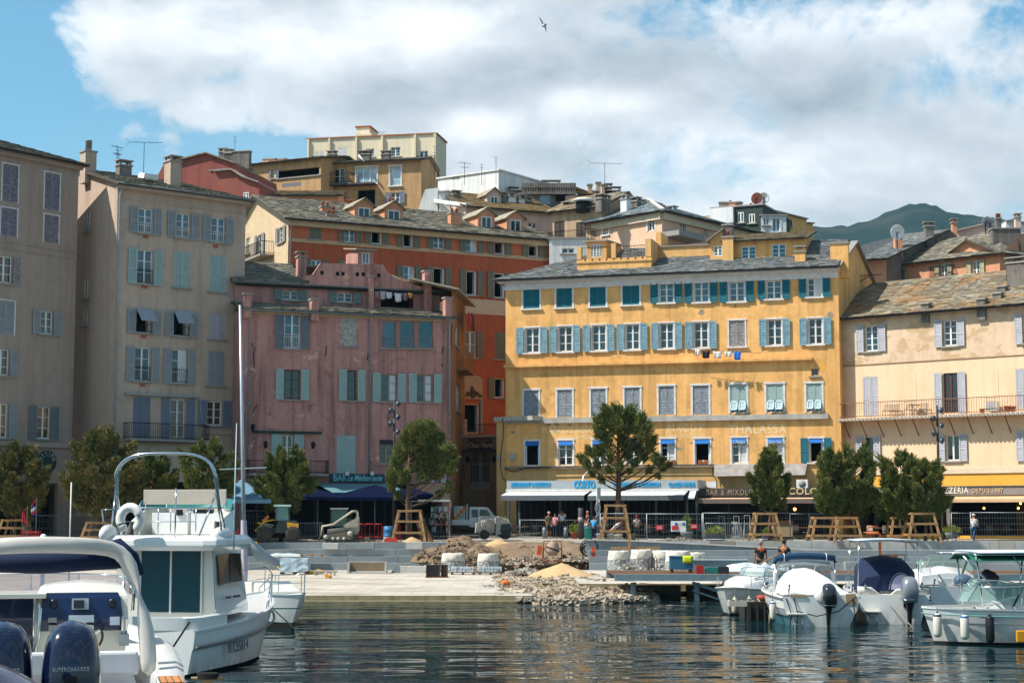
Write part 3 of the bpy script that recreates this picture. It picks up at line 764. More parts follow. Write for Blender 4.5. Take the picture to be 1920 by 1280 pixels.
body(b2,f2,h,1.6,f2.top,12,S_B2G,S_B2,bands=[(zg,S_B2)],left=False)
m=MB();f2.bx(m,.7,f2.L-.7,2.1,zs,-1.6,-1.5,M_DARK);m.build('shop_interior',b2)
trimline(b2,f2,0,f2.L+.02,zg-.02,zg+.12,.1,S_B2,'string_course')
za=f2.hit(330,808)[1];trimline(b2,f2,f2.hit(385,800)[0],f2.L,za-.1,za+.1,.12,S_B2,'string_course')
trimline(b2,f2,-.1,f2.L+.1,f2.top-.3,f2.top-.002,.45,S_B2);trimline(b2,f2,0,f2.L,f2.top-.95,f2.top-.85,.06,S_B2,'string_course')
vents(b2,f2,[(273,444),(404,462),(271,538),(269,631),(267,722)])
balcony(b2,f2,f2.hit(231,822)[0],f2.hit(381,826)[0],f2.hit(300,824)[1],.9,1.0)
u0,z0=f2.hit(232,738);u1,z1=f2.hit(372,744);m=MB();f2.bx(m,u0,u1,z0-.05,z0+.05,.05,.3,M_PIPE)
m.bar(f2.pt(u0,z0,.2),f2.pt(u0-.1,z0-1.5,.5),.03,M_PIPE);m.bar(f2.pt(u1,z0,.2),f2.pt(u1,z0-1.5,.5),.03,M_PIPE);m.build('awning_bar',b2)
for x0,x1,y0,y1 in((256,283,578,600),(326,353,582,605)):
 u0,u1,z0,z1=f2.rect(x0,y0,x1,y1);m=MB();q=f2.pt
 m.hexa([q(u0-.05,z0-.1,.85),q(u1+.05,z0-.1,.85),q(u1+.05,z0-.14,.83),q(u0-.05,z0-.14,.83),q(u0-.05,z1,.1),q(u1+.05,z1,.1),q(u1+.05,z1-.04,.08),q(u0-.05,z1-.04,.08)],plain('grey_awning_canvas','8f949c',.8));m.build('window_awning',b2)
W2=12.0;e=f2.top
s2=Fac.__new__(Fac);s2.A=Vector((f2.A.x,f2.A.y,0))-f2.n*W2;s2.B=Vector((f2.A.x,f2.A.y,0));s2.L=W2;s2.t=f2.n.copy();s2.n=Vector((s2.t.y,-s2.t.x,0));s2.rz=math.atan2(s2.t.y,s2.t.x);s2.D0=112;s2.D1=105
hs_=[window(s2,b2,160,394,169,432,sill=None),window(s2,b2,157,520,165,560,open_in=False),window(s2,b2,156,578,164,610)]
m=MB();s2.wall(m,0,W2,1.6,e,hs_,S_B2);m.poly([s2.pt(0,e),s2.pt(W2,e),s2.pt(W2-6,e+2.0)],S_B2);m.build('side_wall',b2)
roofplane(b2,f2.pt(-.3,e,.6),f2.pt(f2.L+.4,e,.6),f2.pt(f2.L-2.5,e+2.0,-6),f2.pt(-.3,e+2.0,-6),R_MIX,seed=5)
m=MB();slab(m,[f2.pt(f2.L+.4,e,.6),f2.pt(f2.L+.4,e,-12.5),f2.pt(f2.L-2.5,e+2,-6)],R_MIX);slab(m,[f2.pt(-.3,e+2,-6),f2.pt(f2.L-2.5,e+2,-6),f2.pt(f2.L+.4,e,-12.5),f2.pt(-.3,e,-12.5)],R_MIX);m.build('roof',b2)
gutter(b2,f2,-.3,f2.L+.4,e-.02,.65);pipe(b2,f2,.12,2,e-.2,plain('pale_blue_pipe','8fa0ab',.5))
def on2(px,d):
 u=f2.hit(px,340)[0];return f2.pt(u,0,-d)
p=on2(222,4.5);chimney(b2,(p.x,p.y,e+1.5),.8,.8,1.3,S_B2,'round',rz=f2.rz)
p=on2(290,4.5);chimney(b2,(p.x,p.y,e+1.5),.9,.6,.7,S_GREY,'slab',rz=f2.rz)
p=on2(357,2.5);chimney(b2,(p.x,p.y,e+1.0),.8,.9,1.5,S_B2,'slab',rz=f2.rz);p=on2(366,2.7);chimney(b2,(p.x,p.y,e+1.0),.5,.7,1.2,S_GREY,'pots',rz=f2.rz,n=1)
p=on2(312,2.6);m=MB(Matrix.Translation((p.x,p.y,e+1.15))@Matrix.Rotation(f2.rz,4,'Z')@Matrix.Rotation(R(12),4,'X'));m.box((0,0,.2),(1.1,.9,.35),WHITE_T,taper=.9);m.build('skylight',b2)
p=on2(283,5);antenna((p.x,p.y,e+1.8),1.9,'short twin rooftop aerial behind the round chimney of the sandy house',0,.9,'rooftop aerials',el=.45)
p=on2(291,5.4);antenna((p.x,p.y,e+1.8),1.7,'small forked aerial left of the square rooftop chimneys',2,.2,'rooftop aerials')
p=on2(345,5.8);antenna((p.x,p.y,e+1.8),2.6,'wide comb-shaped aerial in front of the brick red gable',1,.1,'rooftop aerials',el=.8)
f3=Fac(455,112,846,578.5,596)
b3=T('apartment_building','mauve pink house above the bar with stone slab roofs on two levels','building',f3.pt(f3.L/2,2),group='old harbour houses',world=True)
h=W_(f3,b3,[(534,588,562,653,dict(rail=WHITE_T,shut=SH_SLATE,glass=M_GLASS2)),(639,593,668,648,dict(state='closed',shut=SH_WHITE,slabel='peeling white closed shutter'))],lw=16)
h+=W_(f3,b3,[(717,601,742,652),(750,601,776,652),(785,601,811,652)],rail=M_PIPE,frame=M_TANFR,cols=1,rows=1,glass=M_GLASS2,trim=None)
h+=W_(f3,b3,[(533,693,562,748,dict(frame=M_CREAMFR,rows=3)),(652,694,667,750,dict(frame=M_CREAMFR,cols=1)),(715,701,743,752,dict(frame=M_TANFR,curtain=M_CURT)),(782,702,810,753,dict(frame=M_TANFR,curtain=M_CURT))],shut=SH_PTEAL,lw=14.5,glass=M_GLASS)
h+=W_(f3,b3,[(529,815,548,884),(632,816,666,886,dict(state='closed')),(712,824,736,868,dict(shut=None,frame=M_TANFR,blind=plain('aubergine_blind','33202c',.8)))],shut=SH_PTEAL,lw=18,glass=M_GLASS)
zg=f3.hit(640,906)[1]
h.append((f3.hit(452,960)[0],f3.L-.6,2.0,zg))
body(b3,f3,h,1.6,f3.top,11,S_PINK)
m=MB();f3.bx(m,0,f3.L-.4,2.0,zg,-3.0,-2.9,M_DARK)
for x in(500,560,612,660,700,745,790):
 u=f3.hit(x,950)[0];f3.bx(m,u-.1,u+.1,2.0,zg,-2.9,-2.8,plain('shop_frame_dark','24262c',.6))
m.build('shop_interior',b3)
e=f3.top;q=f3.pt
zt=f3.hit(640,567)[1];zt=e+.75;W3=2.4
roofplane(b3,q(-.3,e,.4),q(f3.L+.3,e,.4),q(f3.L+.3,zt,-W3),q(-.3,zt,-W3),R_MIX,seed=8)
gutter(b3,f3,-.3,f3.L+.2,e-.1,.42);trimline(b3,f3,0,f3.L,e-.3,e-.1,.12,CREAM_T)
f3u=Fac.__new__(Fac);f3u.__dict__.update(f3.__dict__);f3u.A=f3.A-f3.n*W3;f3u.B=f3.B-f3.n*W3
zu=f3u.hit(640,538.5)[1]
h=W_(f3u,b3,[(531,545,559,562),(633,549,660,566)],shut=plain('grey_green_blue_shutter','6d7d7c',.7),lw=14,rows=2,frame=WHITE_T)
uu=f3u.rect(714,552,776,573);h.append((uu[0],uu[1],zt+.1,zu-.35))
body(b3,f3u,h,zt-.5,zu,8.6,S_PINK,name='upper_wall')
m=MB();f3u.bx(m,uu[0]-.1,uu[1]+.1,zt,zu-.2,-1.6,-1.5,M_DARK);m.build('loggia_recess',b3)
Lq=f3u.pt;uA=f3u.hit(577,530)[0];uB=f3u.hit(716,530)[0];zr_=zu+2.2
roofplane(b3,Lq(-.3,zu,.5),Lq(uA,zu,.5),Lq(uA,zr_,-5),Lq(-.3,zr_,-5),R_MIX,seed=9,name='roof')
roofplane(b3,Lq(uB,zu,.3),Lq(f3.L+.4,zu,.3),Lq(f3.L-3.2,zr_-.25,-4.6),Lq(uB,zr_-.1,-5),R_LICH,seed=10,name='roof')
m=MB();slab(m,[Lq(-.3,zr_,-5),Lq(uB+1,zr_,-5),Lq(uB+1,zu,-9),Lq(-.3,zu,-9)],R_MIX);slab(m,[Lq(uB,zr_-.2,-5),Lq(f3.L-3.2,zr_-.25,-4.6),Lq(f3.L+.4,zu,.3),Lq(f3.L+.4,zu,-9),Lq(uB,zu,-9)],R_LICH);m.build('roof',b3)
gutter(b3,f3u,-.3,f3.L+.4,zu-.02,.5);trimline(b3,f3u,0,f3.L,zu-.22,zu-.05,.35,M_DKMETAL,'eave_board')
m=MB();ps=[(576,536),(576,528),(568,527),(568,519),(583,516),(592,503),(597,495),(714,497.5),(720,508),(733,521),(755,529),(792,541),(792,546)]
pp=[f3u.hit(*a)for a in ps];k=len(pp)
va=[Lq(u,z,.52)for u,z in pp]+[Lq(u,z,.2)for u,z in pp]
m.add(va,[tuple(range(k)),tuple(range(2*k-1,k-1,-1))]+[(i,i+k,(i+1)%k+k,(i+1)%k)for i in range(k)],S_PINK)
for x,y in((600,513),(629,515),(639,515),(666,516),(677,516),(706,518)):
 u,z=f3u.hit(x,y);f3u.bx(m,u-.12,u+.12,z-.13,z+.13,.5,.53,M_DARK)
m.build('parapet',b3)
fd=Fac.__new__(Fac);fd.__dict__.update(f3u.__dict__);fd.A=f3u.A-f3.n*1.2;fd.B=f3u.B-f3.n*1.2
dormer(b3,f3,678,473,693,496,0,S_PINK,glass=plain('grey_blind','8a979a',.7),fac2=fd,gable=False,depth=3)
def chm(px,py0,py1,ff,d,w=.7,mat=S_PINK,cap='slab',dep=.6,n=1,root=b3):
 u,z0=ff.hit(px,py1);_,z1=ff.hit(px,py0);p=ff.pt(u,0,-d);s=(p.y/ff.pt(u,0,0).y)
 zz0=CAMZ+(z0-CAMZ)*s;zz1=CAMZ+(z1-CAMZ)*s
 return chimney(root,(p.x,p.y,zz0),w,dep,max(.25,zz1-zz0-.35 if cap!='none' else zz1-zz0),mat,cap,rz=ff.rz,n=n)
chm(573,474,500,f3u,1.2,.6,n=1);chm(797,510,576,f3u,-.35,.5,cap='none');chm(691,520,574,f3u,-.35,.35,cap='none')
for x,a,b_ in((588,563,580),(462,553,574),(838,560,580)):chm(x,a,b_,f3,-.1,.5,mat=S_PINK,cap='none')
for x in(466,693,841):pipe(b3,f3,f3.hit(x,700)[0],5.5,e-.2,d=.1)
u0,z0=f3.hit(473,809);u1,_=f3.hit(602,809);m=MB();f3.bx(m,u0,u1,z0-.07,z0+.07,.05,.25,plain('dark_green_awning','10352b',.7));m.bar(f3.pt(u1-.1,z0,.2),f3.pt(u1,z0-1.6,.6),.03,M_PIPE);m.build('awning_bar',b3)
balcony(b3,f3,f3.hit(462,886)[0],f3.hit(610,886)[0],f3.hit(540,888)[1],.9,.85)
LG=plain('lantern_glass','6d6a58',.3)
for x,y in((471,803),(495,835),(584,836)):
 u,z=f3.hit(x,y);m=MB(Matrix.Translation(f3.pt(u,z,.45)));m.bar((0,.4,.1),(0,0,.2),.04,M_RAIL);m.lathe([(.02,.32),(.13,.2),(.15,.12),(.1,-.15),(.03,-.2)],M_RAIL,n=6);m.lathe([(.125,.1),(.09,-.13)],LG,n=6);m.build('wall_lantern',b3)
for a,b_ in(((471,643),(480,658)),((475,658),(476,690)),((612,648),(610,668)),((690,663),(688,676)),((832,650),(828,662)),((828,682),(830,688)),((473,774),(482,758))):
 pa,pb=prct(f3,*a,.02),prct(f3,*b_,.02);m=MB();m.bar(pa,pb,.06,M_DKMETAL,.03);m.build('wall_tie',b3)
f3s=Fac(846,117.6,871,None,None,D1=127.5)
h=[window(f3s,b3,853,610,860,650,open_in=True),window(f3s,b3,855,720,862,770)]
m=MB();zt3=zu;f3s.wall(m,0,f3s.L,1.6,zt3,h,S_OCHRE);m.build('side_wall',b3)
m=MB();slab(m,[f3s.pt(-.2,zt3,.5),f3s.pt(f3s.L,zt3,.8),f3s.pt(f3s.L,zt3+.8,-4),f3s.pt(-.2,zt3+.8,-3)],R_MIX);m.build('roof',b3)
zb=f3s.hit(862,695)[1];balcony(b3,f3s,3.5,8.5,zb,.8,1.3,mat=plain('ochre_board','a8743c',.8),floor=S_OCHRE,step=.1)
f4=Fac(541,128,1032,411,452)
b4=T('apartment_building','long burnt orange house with dark grey-green shutters and peach dormers','building',f4.pt(f4.L/2,2),group='old harbour houses',world=True)
h=W_(f4,b4,[(580,423,602,448,dict(state='closed')),(647,430,665,454),(697,434,716,457,dict(open_in=True)),(757,439,774,463,dict(open_in=True)),(813,444,833,466),(874,448,894,472,dict(curtain=M_CURT)),(928,454,946,476,dict(open_in=True)),(992,460,1009,481,dict(open_in=True)),(584,487,602,512),(646,490,666,517),(757,499,777,530,dict(curtain=M_CURT)),(813,502,833,535,dict(open_in=True,curtain=M_CURT)),(875,508,893,553,dict(open_in=True)),(927,512,946,558,dict(open_in=True)),(872,621,892,670),(928,623,947,673,dict(state='closed')),(928,709,945,745,dict(open_in=True,sides='L')),(871,757,898,812,dict(shut=None,open_in=True,sill=False)),(929,790,944,818,dict(shut=None))],shut=SH_GREEN,lw=11,sill=None,glass=M_GLASS2,rows=2)
zb=f4.hit(541,449)[1]
body(b4,f4,h,2,f4.top,14,S_ORANGE,S_GABLE,bands=[(zb,S_ORANGETOP)],left=False)
e=f4.top
trimline(b4,f4,0,f4.L+.05,zb-.14,zb+.14,.06,CREAM_T,'string_course');zb2=f4.hit(900,560)[1];trimline(b4,f4,0,f4.L,zb2-1.25,zb2-.05,.05,plain('wide_cream_band','b8a48a',.85),'string_course');trimline(b4,f4,-.1,f4.L+.2,e-.5,e-.002,.4,CREAM_T)
q=f4.pt
roofplane(b4,q(-.5,e,.6),q(f4.L+.3,e,.6),q(f4.L+.3,e+3.1,-7.4),q(-.5,e+3.1,-7.4),R_MIX,seed=12,tw=.44,th=.34)
m=MB();slab(m,[q(-.5,e+3.1,-7.4),q(f4.L+.3,e+3.1,-7.4),q(f4.L+.3,e,-14.5),q(-.5,e,-14.5)],R_MIX);m.build('roof',b4)
gutter(b4,f4,-.5,f4.L+.3,e,.64,M_DKMETAL);pipe(b4,f4,.15,12,e-.3)
s4=Fac.__new__(Fac);s4.A=f4.A-f4.n*14;s4.B=f4.A.copy();s4.L=14;s4.t=f4.n.copy();s4.n=Vector((s4.t.y,-s4.t.x,0));s4.rz=math.atan2(s4.t.y,s4.t.x);s4.D0=140;s4.D1=128
h=[window(s4,b4,484,386,494,413,sill=False,shut=SH_GREYB,state='closed'),window(s4,b4,525,425,532,453,shut=SH_GREYB,rz=(lambda r:(r[0]+.2,r[1]-.2,r[2],r[3]))(s4.rect(522,426,533,454))),window(s4,b4,484,440,492,477,shut=SH_GREYB,lw=4),window(s4,b4,462,446,468,475)]
m=MB();s4.wall(m,0,14,2,e,h,S_GABLE);m.poly([s4.pt(0,e),s4.pt(14,e),s4.pt(14-7.4,e+3.1)],S_GABLE);m.build('side_wall',b4)
balcony(b4,s4,s4.hit(459,485)[0],s4.hit(513,470)[0],s4.hit(495,484)[1],1.1,1.0)
for x0,y0,x1,y1,dd,mt_ in((671,389,694,408,2.2,S_SALMON),(727,394,750,413,2.2,S_SALMON),(902,406,922,429,2.0,S_SALMON),(956,412,977,435,1.7,S_SALMON)):
 fx=Fac.__new__(Fac);fx.__dict__.update(f4.__dict__);fx.A=f4.A-f4.n*dd;fx.B=f4.B-f4.n*dd
 dormer(b4,f4,x0,y0,x1,y1,0,mt_,fac2=fx,depth=3.5)
for x,a,b_,d,w_,n_ in((631,402,412,1.2,.8,2),(636,382,400,3,.8,2),(648,390,405,3,.7,2),(764,384,412,2.6,.9,2),(874,394,424,2.2,.9,2),(781,375,398,5,.6,2),(712,378,392,6,.8,3),(735,378,394,6,.6,2),(1012,436,448,2,.6,1)):
 chm(x,a,b_,f4,d,w_,S_SALMON,'pots',n=n_,root=b4)
m=MB();ps=[(864,748),(864,712),(870,705),(884,703),(897,705),(904,712),(904,748)];pp=[f4.hit(*a)for a in ps];k=len(pp)
m.add([f4.pt(u,z,.08)for u,z in pp]+[f4.pt(u,z,0)for u,z in pp],[tuple(range(k))]+[(i,i+k,(i+1)%k+k,(i+1)%k)for i in range(k)],plain('crest_plaster','a58f76',.9))
for x,y,r_ in((884,733,.3),(876,738,.24),(892,738,.24),(869,742,.18),(899,742,.18),(884,727,.16),(884,741,.3)):
 u,z=f4.hit(x,y);m.ball(f4.pt(u,z,.08),(r_,.1,r_*.8),plain('crest_relief','55402f',.9),8,5)
m.build('door_crest',b4)
for x in(866,902):u,z=f4.hit(x,800);f4.bx(m2:=MB(),u-.1,u+.1,z-.5,z+2.2,-.02,.12,M_STONE);m2.build('door_jamb',b4)
f18=Fac(855,126,941,816,816,D1=125)
b18=T('alley_house','small ochre one-storey restaurant with arched glazed door at the top of the alley','building',f18.pt(f18.L/2,3.5),world=True)
d_=f18.rect(881,849,918,918)
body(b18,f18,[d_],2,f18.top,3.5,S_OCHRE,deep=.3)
m=MB();c=((d_[0]+d_[1])/2,d_[3]-.7);Bf=f18.bx;IR=plain('pale_iron_grille','8a7a68',.6);r_=(d_[1]-d_[0])/2
Bf(m,d_[0],d_[1],d_[2],d_[3],-.3,-.28,plain('amber_door_glass','3a2c1a',.2));
for i in range(13):u=d_[0]+(d_[1]-d_[0])*i/12;Bf(m,u-.02,u+.02,d_[2],d_[3],-.24,-.2,IR)
Bf(m,d_[0],d_[1],d_[3]-.85,d_[3]-.73,-.25,-.18,IR);Bf(m,c[0]-.08,c[0]+.08,d_[2],d_[3],-.26,-.17,IR);Bf(m,d_[0],d_[1],d_[2],d_[2]+.6,-.26,-.16,IR)
for sg_ in(-1,1):
 pts=[(c[0]+sg_*r_,d_[3])]+[(c[0]+sg_*r_*cos(a),c[1]-.05+.78*sin(a))for a in[k*pi/16 for k in range(9)]]
 m.add([f18.pt(u,z,-.1)for u,z in pts],[tuple(range(len(pts)))],S_OCHRE)
m.build('arched_door',b18)
m=MB();Bf(m,-.2,f18.L+.2,f18.top-.15,f18.top,-3.5,.15,CREAM_T);m.build('terrace_slab',b18)
m=MB();q=f18.pt;za=f18.top
for i in range(40):u=.9+(f18.L-.9)*i/39;m.bar(q(u,za,-.1),q(u,za+.8,-.1),.02,M_RAIL)
m.bar(q(.9,za+.8,-.1),q(f18.L,za+.8,-.1),.04,M_RAIL);m.build('guard_rail',b18)
m=MB();Bf(m,-.1,.7,za,za+1.2,-.5,.1,CREAM_T);m.build('parapet_pier',b18)
u0,u1,z0,z1=f18.rect(879,821,924,842);m=MB();Bf(m,u0,u1,z0,z1,.0,.08,plain('sign_brown','4a2619',.6));sb=m.build('sign_board',b18)
m=MB();text_mb(m,'Chez Marie',.48,f18.M((u0+u1)/2,(z0+z1)/2-.12,.09),plain('cream_letters','c2ad84',.6),.01,shear=.2,sx=.85);text_mb(m,'Restaurant',.22,f18.M((u0+u1)/2+.1,z1-.18,.09),plain('orange_letters','9a5a2a',.6),.01);m.build('lettering',sb)
u0,u1,z0,z1=f18.rect(868,843,938,847);m=MB();m.hexa([q(u0,z0,.9),q(u1,z0,.9),q(u1,z0+.04,.9),q(u0,z0+.04,.9),q(u0,z1,0),q(u1,z1,0),q(u1,z1+.05,0),q(u0,z1+.05,0)],M_DKMETAL);m.build('canopy',b18)
u0,u1,z0,z1=f18.rect(862,872,874,895);m=MB();Bf(m,u0,u1,z0,z1,.3,.36,plain('menu_board','6a4a3a',.6));m.bar(f18.pt((u0+u1)/2,z0-1.2,.33),f18.pt((u0+u1)/2,z0,.33),.06,M_DKMETAL)
single(m,'menu_board','brown menu board on a post left of the arched door','sign',f18.pt((u0+u1)/2,z0-1.2,.33))
for x in(879,928):
 u,z=f18.hit(x,862);m=MB(Matrix.Translation(f18.pt(u,z,.25)));m.lathe([(.02,.3),(.12,.2),(.14,.1),(.08,-.15)],M_RAIL,n=6);m.build('wall_lantern',b18)
f5=Fac(948,120,1571,526,500.5)
b5=T('apartment_building','large golden yellow house with white cornice, blue shutters and painted shop names','building',f5.pt(f5.L/2,2),group='old harbour houses',world=True)
DG=glassmat('dark_reflecting_glass','14171c')
h=W_(f5,b5,[(982,540,1011,578),(1044,537,1072,576),(1107,534,1135,574),(1168,532,1198,571)],shut=SH_TEAL,state='closed',trim=WHITE_T)
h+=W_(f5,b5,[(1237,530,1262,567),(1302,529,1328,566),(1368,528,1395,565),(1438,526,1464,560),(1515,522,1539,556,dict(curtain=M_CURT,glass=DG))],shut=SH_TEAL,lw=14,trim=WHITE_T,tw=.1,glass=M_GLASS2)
row2=[(986,615,1010,661,dict(glass=DG)),(1048,612,1072,659,dict(glass=DG)),(1111,610,1135,657),(1174,608,1198,655),(1238,606,1262,653),(1302,604,1327,652),(1368,601,1396,649,dict(state='closed',shut=SH_VIOLET,slabel='weathered violet-grey closed shutter')),(1440,599,1465,647),(1517,597,1541,645,dict(glass=DG))]
h+=W_(f5,b5,row2,shut=SH_BLUE,lw=13.5,trim=WHITE_T,tw=.1,glass=M_GLASS)
row3=[(983,732,1009,783),(1046,731,1072,782),(1109,729,1135,781),(1172,727,1199,780),(1236,724,1263,777),(1300,723,1328,777),(1370,721,1399,774,dict(state='flap',shut=SH_PTEAL)),(1438,720,1468,773,dict(state='flap',shut=SH_PTEAL)),(1513,719,1540,772,dict(state='flap',shut=SH_PTEAL))]
h+=W_(f5,b5,row3,shut=SH_WEATH,state='closed',trim=WHITE_T,sill=False)
row4=[(986,827,1010,873,dict(open_in=True)),(1048,826,1073,872),(1112,825,1137,872),(1175,824,1201,871),(1240,823,1264,871,dict(curtain=M_CURT)),(1304,823,1330,871,dict(open_in=True)),(1373,821,1399,868,dict(curtain=M_CURT)),(1441,821,1467,866,dict(curtain=M_CURT)),(1519,822,1542,866,dict(open_in=True,shut=SH_TEAL,lw=14))]
h+=W_(f5,b5,row4,trim=WHITE_T,blind=M_BLIND,glass=DG,tw=.12)
h.append(window(f5,b5,1522,691,1534,704,frame=M_TANFR,cols=1,rows=1))
zsh=f5.hit(1200,920)[1]
h.append((.8,f5.L-.5,2.2,zsh))
zw=f5.hit(948,880)[1]
body(b5,f5,h,1.6,f5.top,14,S_YEL2,S_YEL,bands=[(zw,S_YEL)],deep=.26,right=False)
e=f5.top;q=f5.pt
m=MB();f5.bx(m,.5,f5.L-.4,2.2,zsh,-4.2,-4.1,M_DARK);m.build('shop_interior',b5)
z1=f5.hit(948,545)[1]
trimline(b5,f5,-.05,f5.L-.0,z1,e-.25,.12,WHITE_T,'frieze');trimline(b5,f5,-.45,f5.L+.05,e-.25,e-.002,.5,WHITE_T)
zz=f5.hit(950,687)[1];trimline(b5,f5,-.05,f5.hit(1524,672)[0],zz-.09,zz+.09,.3,S_YEL,'string_course');trimline(b5,f5,-.03,f5.hit(1524,672)[0],zz-.22,zz-.09,.12,S_YEL,'string_course')
zz=f5.hit(950,787)[1];trimline(b5,f5,-.02,f5.hit(1553,772)[0],zz-.28,zz+.08,.2,plain('grey_white_ledge','aaa49c',.9,var=.35,scale=1.5),'string_course')
zz=f5.hit(980,876)[1];trimline(b5,f5,0,f5.hit(1340,874)[0],zz-.08,zz+.08,.18,plain('dirty_ledge','8d8272',.9,var=.4),'string_course')
ru=f5.hit(1085,500)[0]
roofplane(b5,q(-.7,e,.7),q(f5.L+.1,e,.7),q(f5.L+.1,e+3.0,-7),q(6.0,e+3.0,-7),R_GREY,seed=21,tw=.4,th=.3)
m=MB();slab(m,[q(-.7,e,.7),q(6,e+3,-7),q(-.7,e,-14.6)],R_GREY);slab(m,[q(6,e+3,-7),q(f5.L+.1,e+3,-7),q(f5.L+.1,e,-14.6),q(-.7,e,-14.6)],R_GREY);m.build('roof',b5)
gA=f5.B.copy();gd=Vector((.385,.923,0)).normalized();s5=Fac.__new__(Fac);s5.A=gA;s5.B=gA+gd*14;s5.L=14;s5.t=gd;s5.n=Vector((gd.y,-gd.x,0));s5.rz=math.atan2(gd.y,gd.x);s5.D0=113;s5.D1=126
hw=window(s5,b5,1609,474,1617,496,sill=False,cols=1,frame=M_TANFR)
m=MB();s5.wall(m,0,14,2,e-.2,[hw],S_YEL);zp=s5.hit(1603,456)[1]
s5.wall(m,0,14,e-.2,e-.15,[],S_YEL)
hu=s5.hit(1603,456)[0]
m.poly([s5.pt(0,e-.15),s5.pt(14,e-.15),s5.pt(hu,zp)],S_YEL);m.build('gable_wall',b5)
m=MB();pa,pb,pc=s5.pt(-.2,e+.05),s5.pt(hu,zp+.12),s5.pt(14.2,e-.1)
for a,b_ in((pa,pb),(pb,pc)):m.bar(a,b_,.5,R_GREY,.12)
m.build('verge',b5)
pa=prct(s5,1612,517,.3);m=MB();m.bar(prct(s5,1611,517,.1),prct(s5,1640,515,.5),.06,M_RAIL);m.bar(prct(s5,1611,528,.1),prct(s5,1624,516,.3),.05,M_RAIL);m.build('iron_bracket',b5)
ft=Fac.__new__(Fac);ft.__dict__.update(f5.__dict__);ft.A=f5.A-f5.n*.9;ft.B=f5.B-f5.n*.9
tq=ft.pt;tu0=ft.hit(1082,512)[0];tu1=ft.hit(1221,505)[0];tz0=e+.2;tz1=ft.hit(1100,486)[1];tz2=ft.hit(1100,492)[1]
m=MB();ft.bx(m,tu0,tu1,e-.3,tz1,-6,0,S_YEL);ft.bx(m,tu0-.06,tu1+.06,tz2-.05,tz2+.08,-6,.07,S_YEL2);ft.bx(m,tu0,tu0+.32,tz1,tz1+.9,-.35,.03,S_YEL2);
um=ft.hit(1150,480)[0];ft.bx(m,um-.15,um+.17,tz1,tz1+1.05,-.35,.03,S_YEL2);ft.bx(m,tu1-.4,tu1,tz1,tz1+1.25,-.35,.03,S_YEL2)
ft.bx(m,tu1-.38,tu1+.0,tz1,tz1+2.3,-6,-3.5,S_YEL2);ft.bx(m,tu1-.36,tu1-.02,tz1,tz1+1.3,-3.5,-.35,S_YEL2)
for i in range(9):u=tu0+.6+(tu1-tu0-1.2)*i/8;ft.bx(m,u-.05,u+.05,tz2+.1,tz2+.22,-.02,.012,M_DARK)
m.build('terrace_block',b5)
m=MB()
for i in range(46):
 u=tu0+.4+(tu1-tu0-.8)*i/45;m.bar(tq(u,tz1,-.15),tq(u,tz1+.85,-.15),.02,M_RAIL)
m.bar(tq(tu0+.3,tz1+.85,-.15),tq(tu1-.4,tz1+.85,-.15),.035,M_RAIL);m.build('guard_rail',b5)
fh=Fac.__new__(Fac);fh.__dict__.update(f5.__dict__);fh.A=f5.A-f5.n*3.4;fh.B=f5.B-f5.n*3.4
r_=fh.rect(1100,444,1137,486);d_=fh.rect(1108,457,1129,482)
m=MB();fh.wall(m,r_[0],r_[1],r_[2]-.6,r_[3]-.3,[d_],S_YEL2,.15);qq=fh.pt
m.quad(qq(r_[0],r_[2]-.6,-3),qq(r_[0],r_[2]-.6),qq(r_[0],r_[3]-.3),qq(r_[0],r_[3]-.3,-3),S_YEL2);m.poly([qq(r_[1],r_[2]-.6),qq(r_[1]+1.0,r_[2]-.6,-3),qq(r_[1]+.4,r_[3]-.3,-3),qq(r_[1]-.2,r_[3]-.3)],S_YEL2)
hut=m.build('stair_hut',b5);m=MB();slab(m,[qq(r_[0]-.2,r_[3]-.25,.2),qq(r_[1]+.1,r_[3]-.25,.2),qq(r_[1]+.4,r_[3]-.1,-3.2),qq(r_[0]-.2,r_[3]-.1,-3.2)],R_MIX);m.build('hut_roof',hut)
window(fh,b5,1108,457,1129,482,frame=WHITE_T,glass=plain('pale_blue_door_glass','5f9ab0',.3),rows=5,cols=4,sill=False,dep=.08)
m=MB();r_=fh.rect(1245,461,1332,470);fh.bx(m,r_[0]-.5,r_[1],r_[2]-.8,r_[3],-3,-.1,S_YEL2);fh.bx(m,r_[0]-.5,r_[1],r_[3],r_[3]+.08,-3.1,0,M_STONE);m.build('roof_parapet',b5)
fa=Fac.__new__(Fac);fa.__dict__.update(f5.__dict__);fa.A=f5.A-f5.n*2.4;fa.B=f5.B-f5.n*2.4;aq=fa.pt
r_=fa.rect(1331,440,1356,482);d1=fa.rect(1339,461,1354,480)
r2=fa.rect(1356,450,1508,486);d2=fa.rect(1391,462,1417,485);d3=fa.rect(1448,458,1473,483)
m=MB();fa.wall(m,r_[0],r2[0],r2[2]-.4,r2[3]+.1,[d1],S_YEL2,.15);fa.wall(m,r2[0],r2[1],r2[2]-.4,r2[3],[d2,d3],S_YEL,.15)
for u in(r_[0],r2[1]):m.poly([aq(u,r2[2]-.5),aq(u,r2[2]-.5,-5),aq(u,r2[3]+.9,-5),aq(u,r2[3]+(.1 if u==r_[0]else 0))],S_YEL)
att=m.build('attic_storey',b5)
for x0,y0,x1,y1 in((1339,461,1354,480),(1391,462,1417,485),(1448,458,1473,483)):window(fa,b5,x0,y0,x1,y1,frame=M_FRAME,glass=plain('teal_pane','2a6f82',.15),sill=False,dep=.06,rows=3)
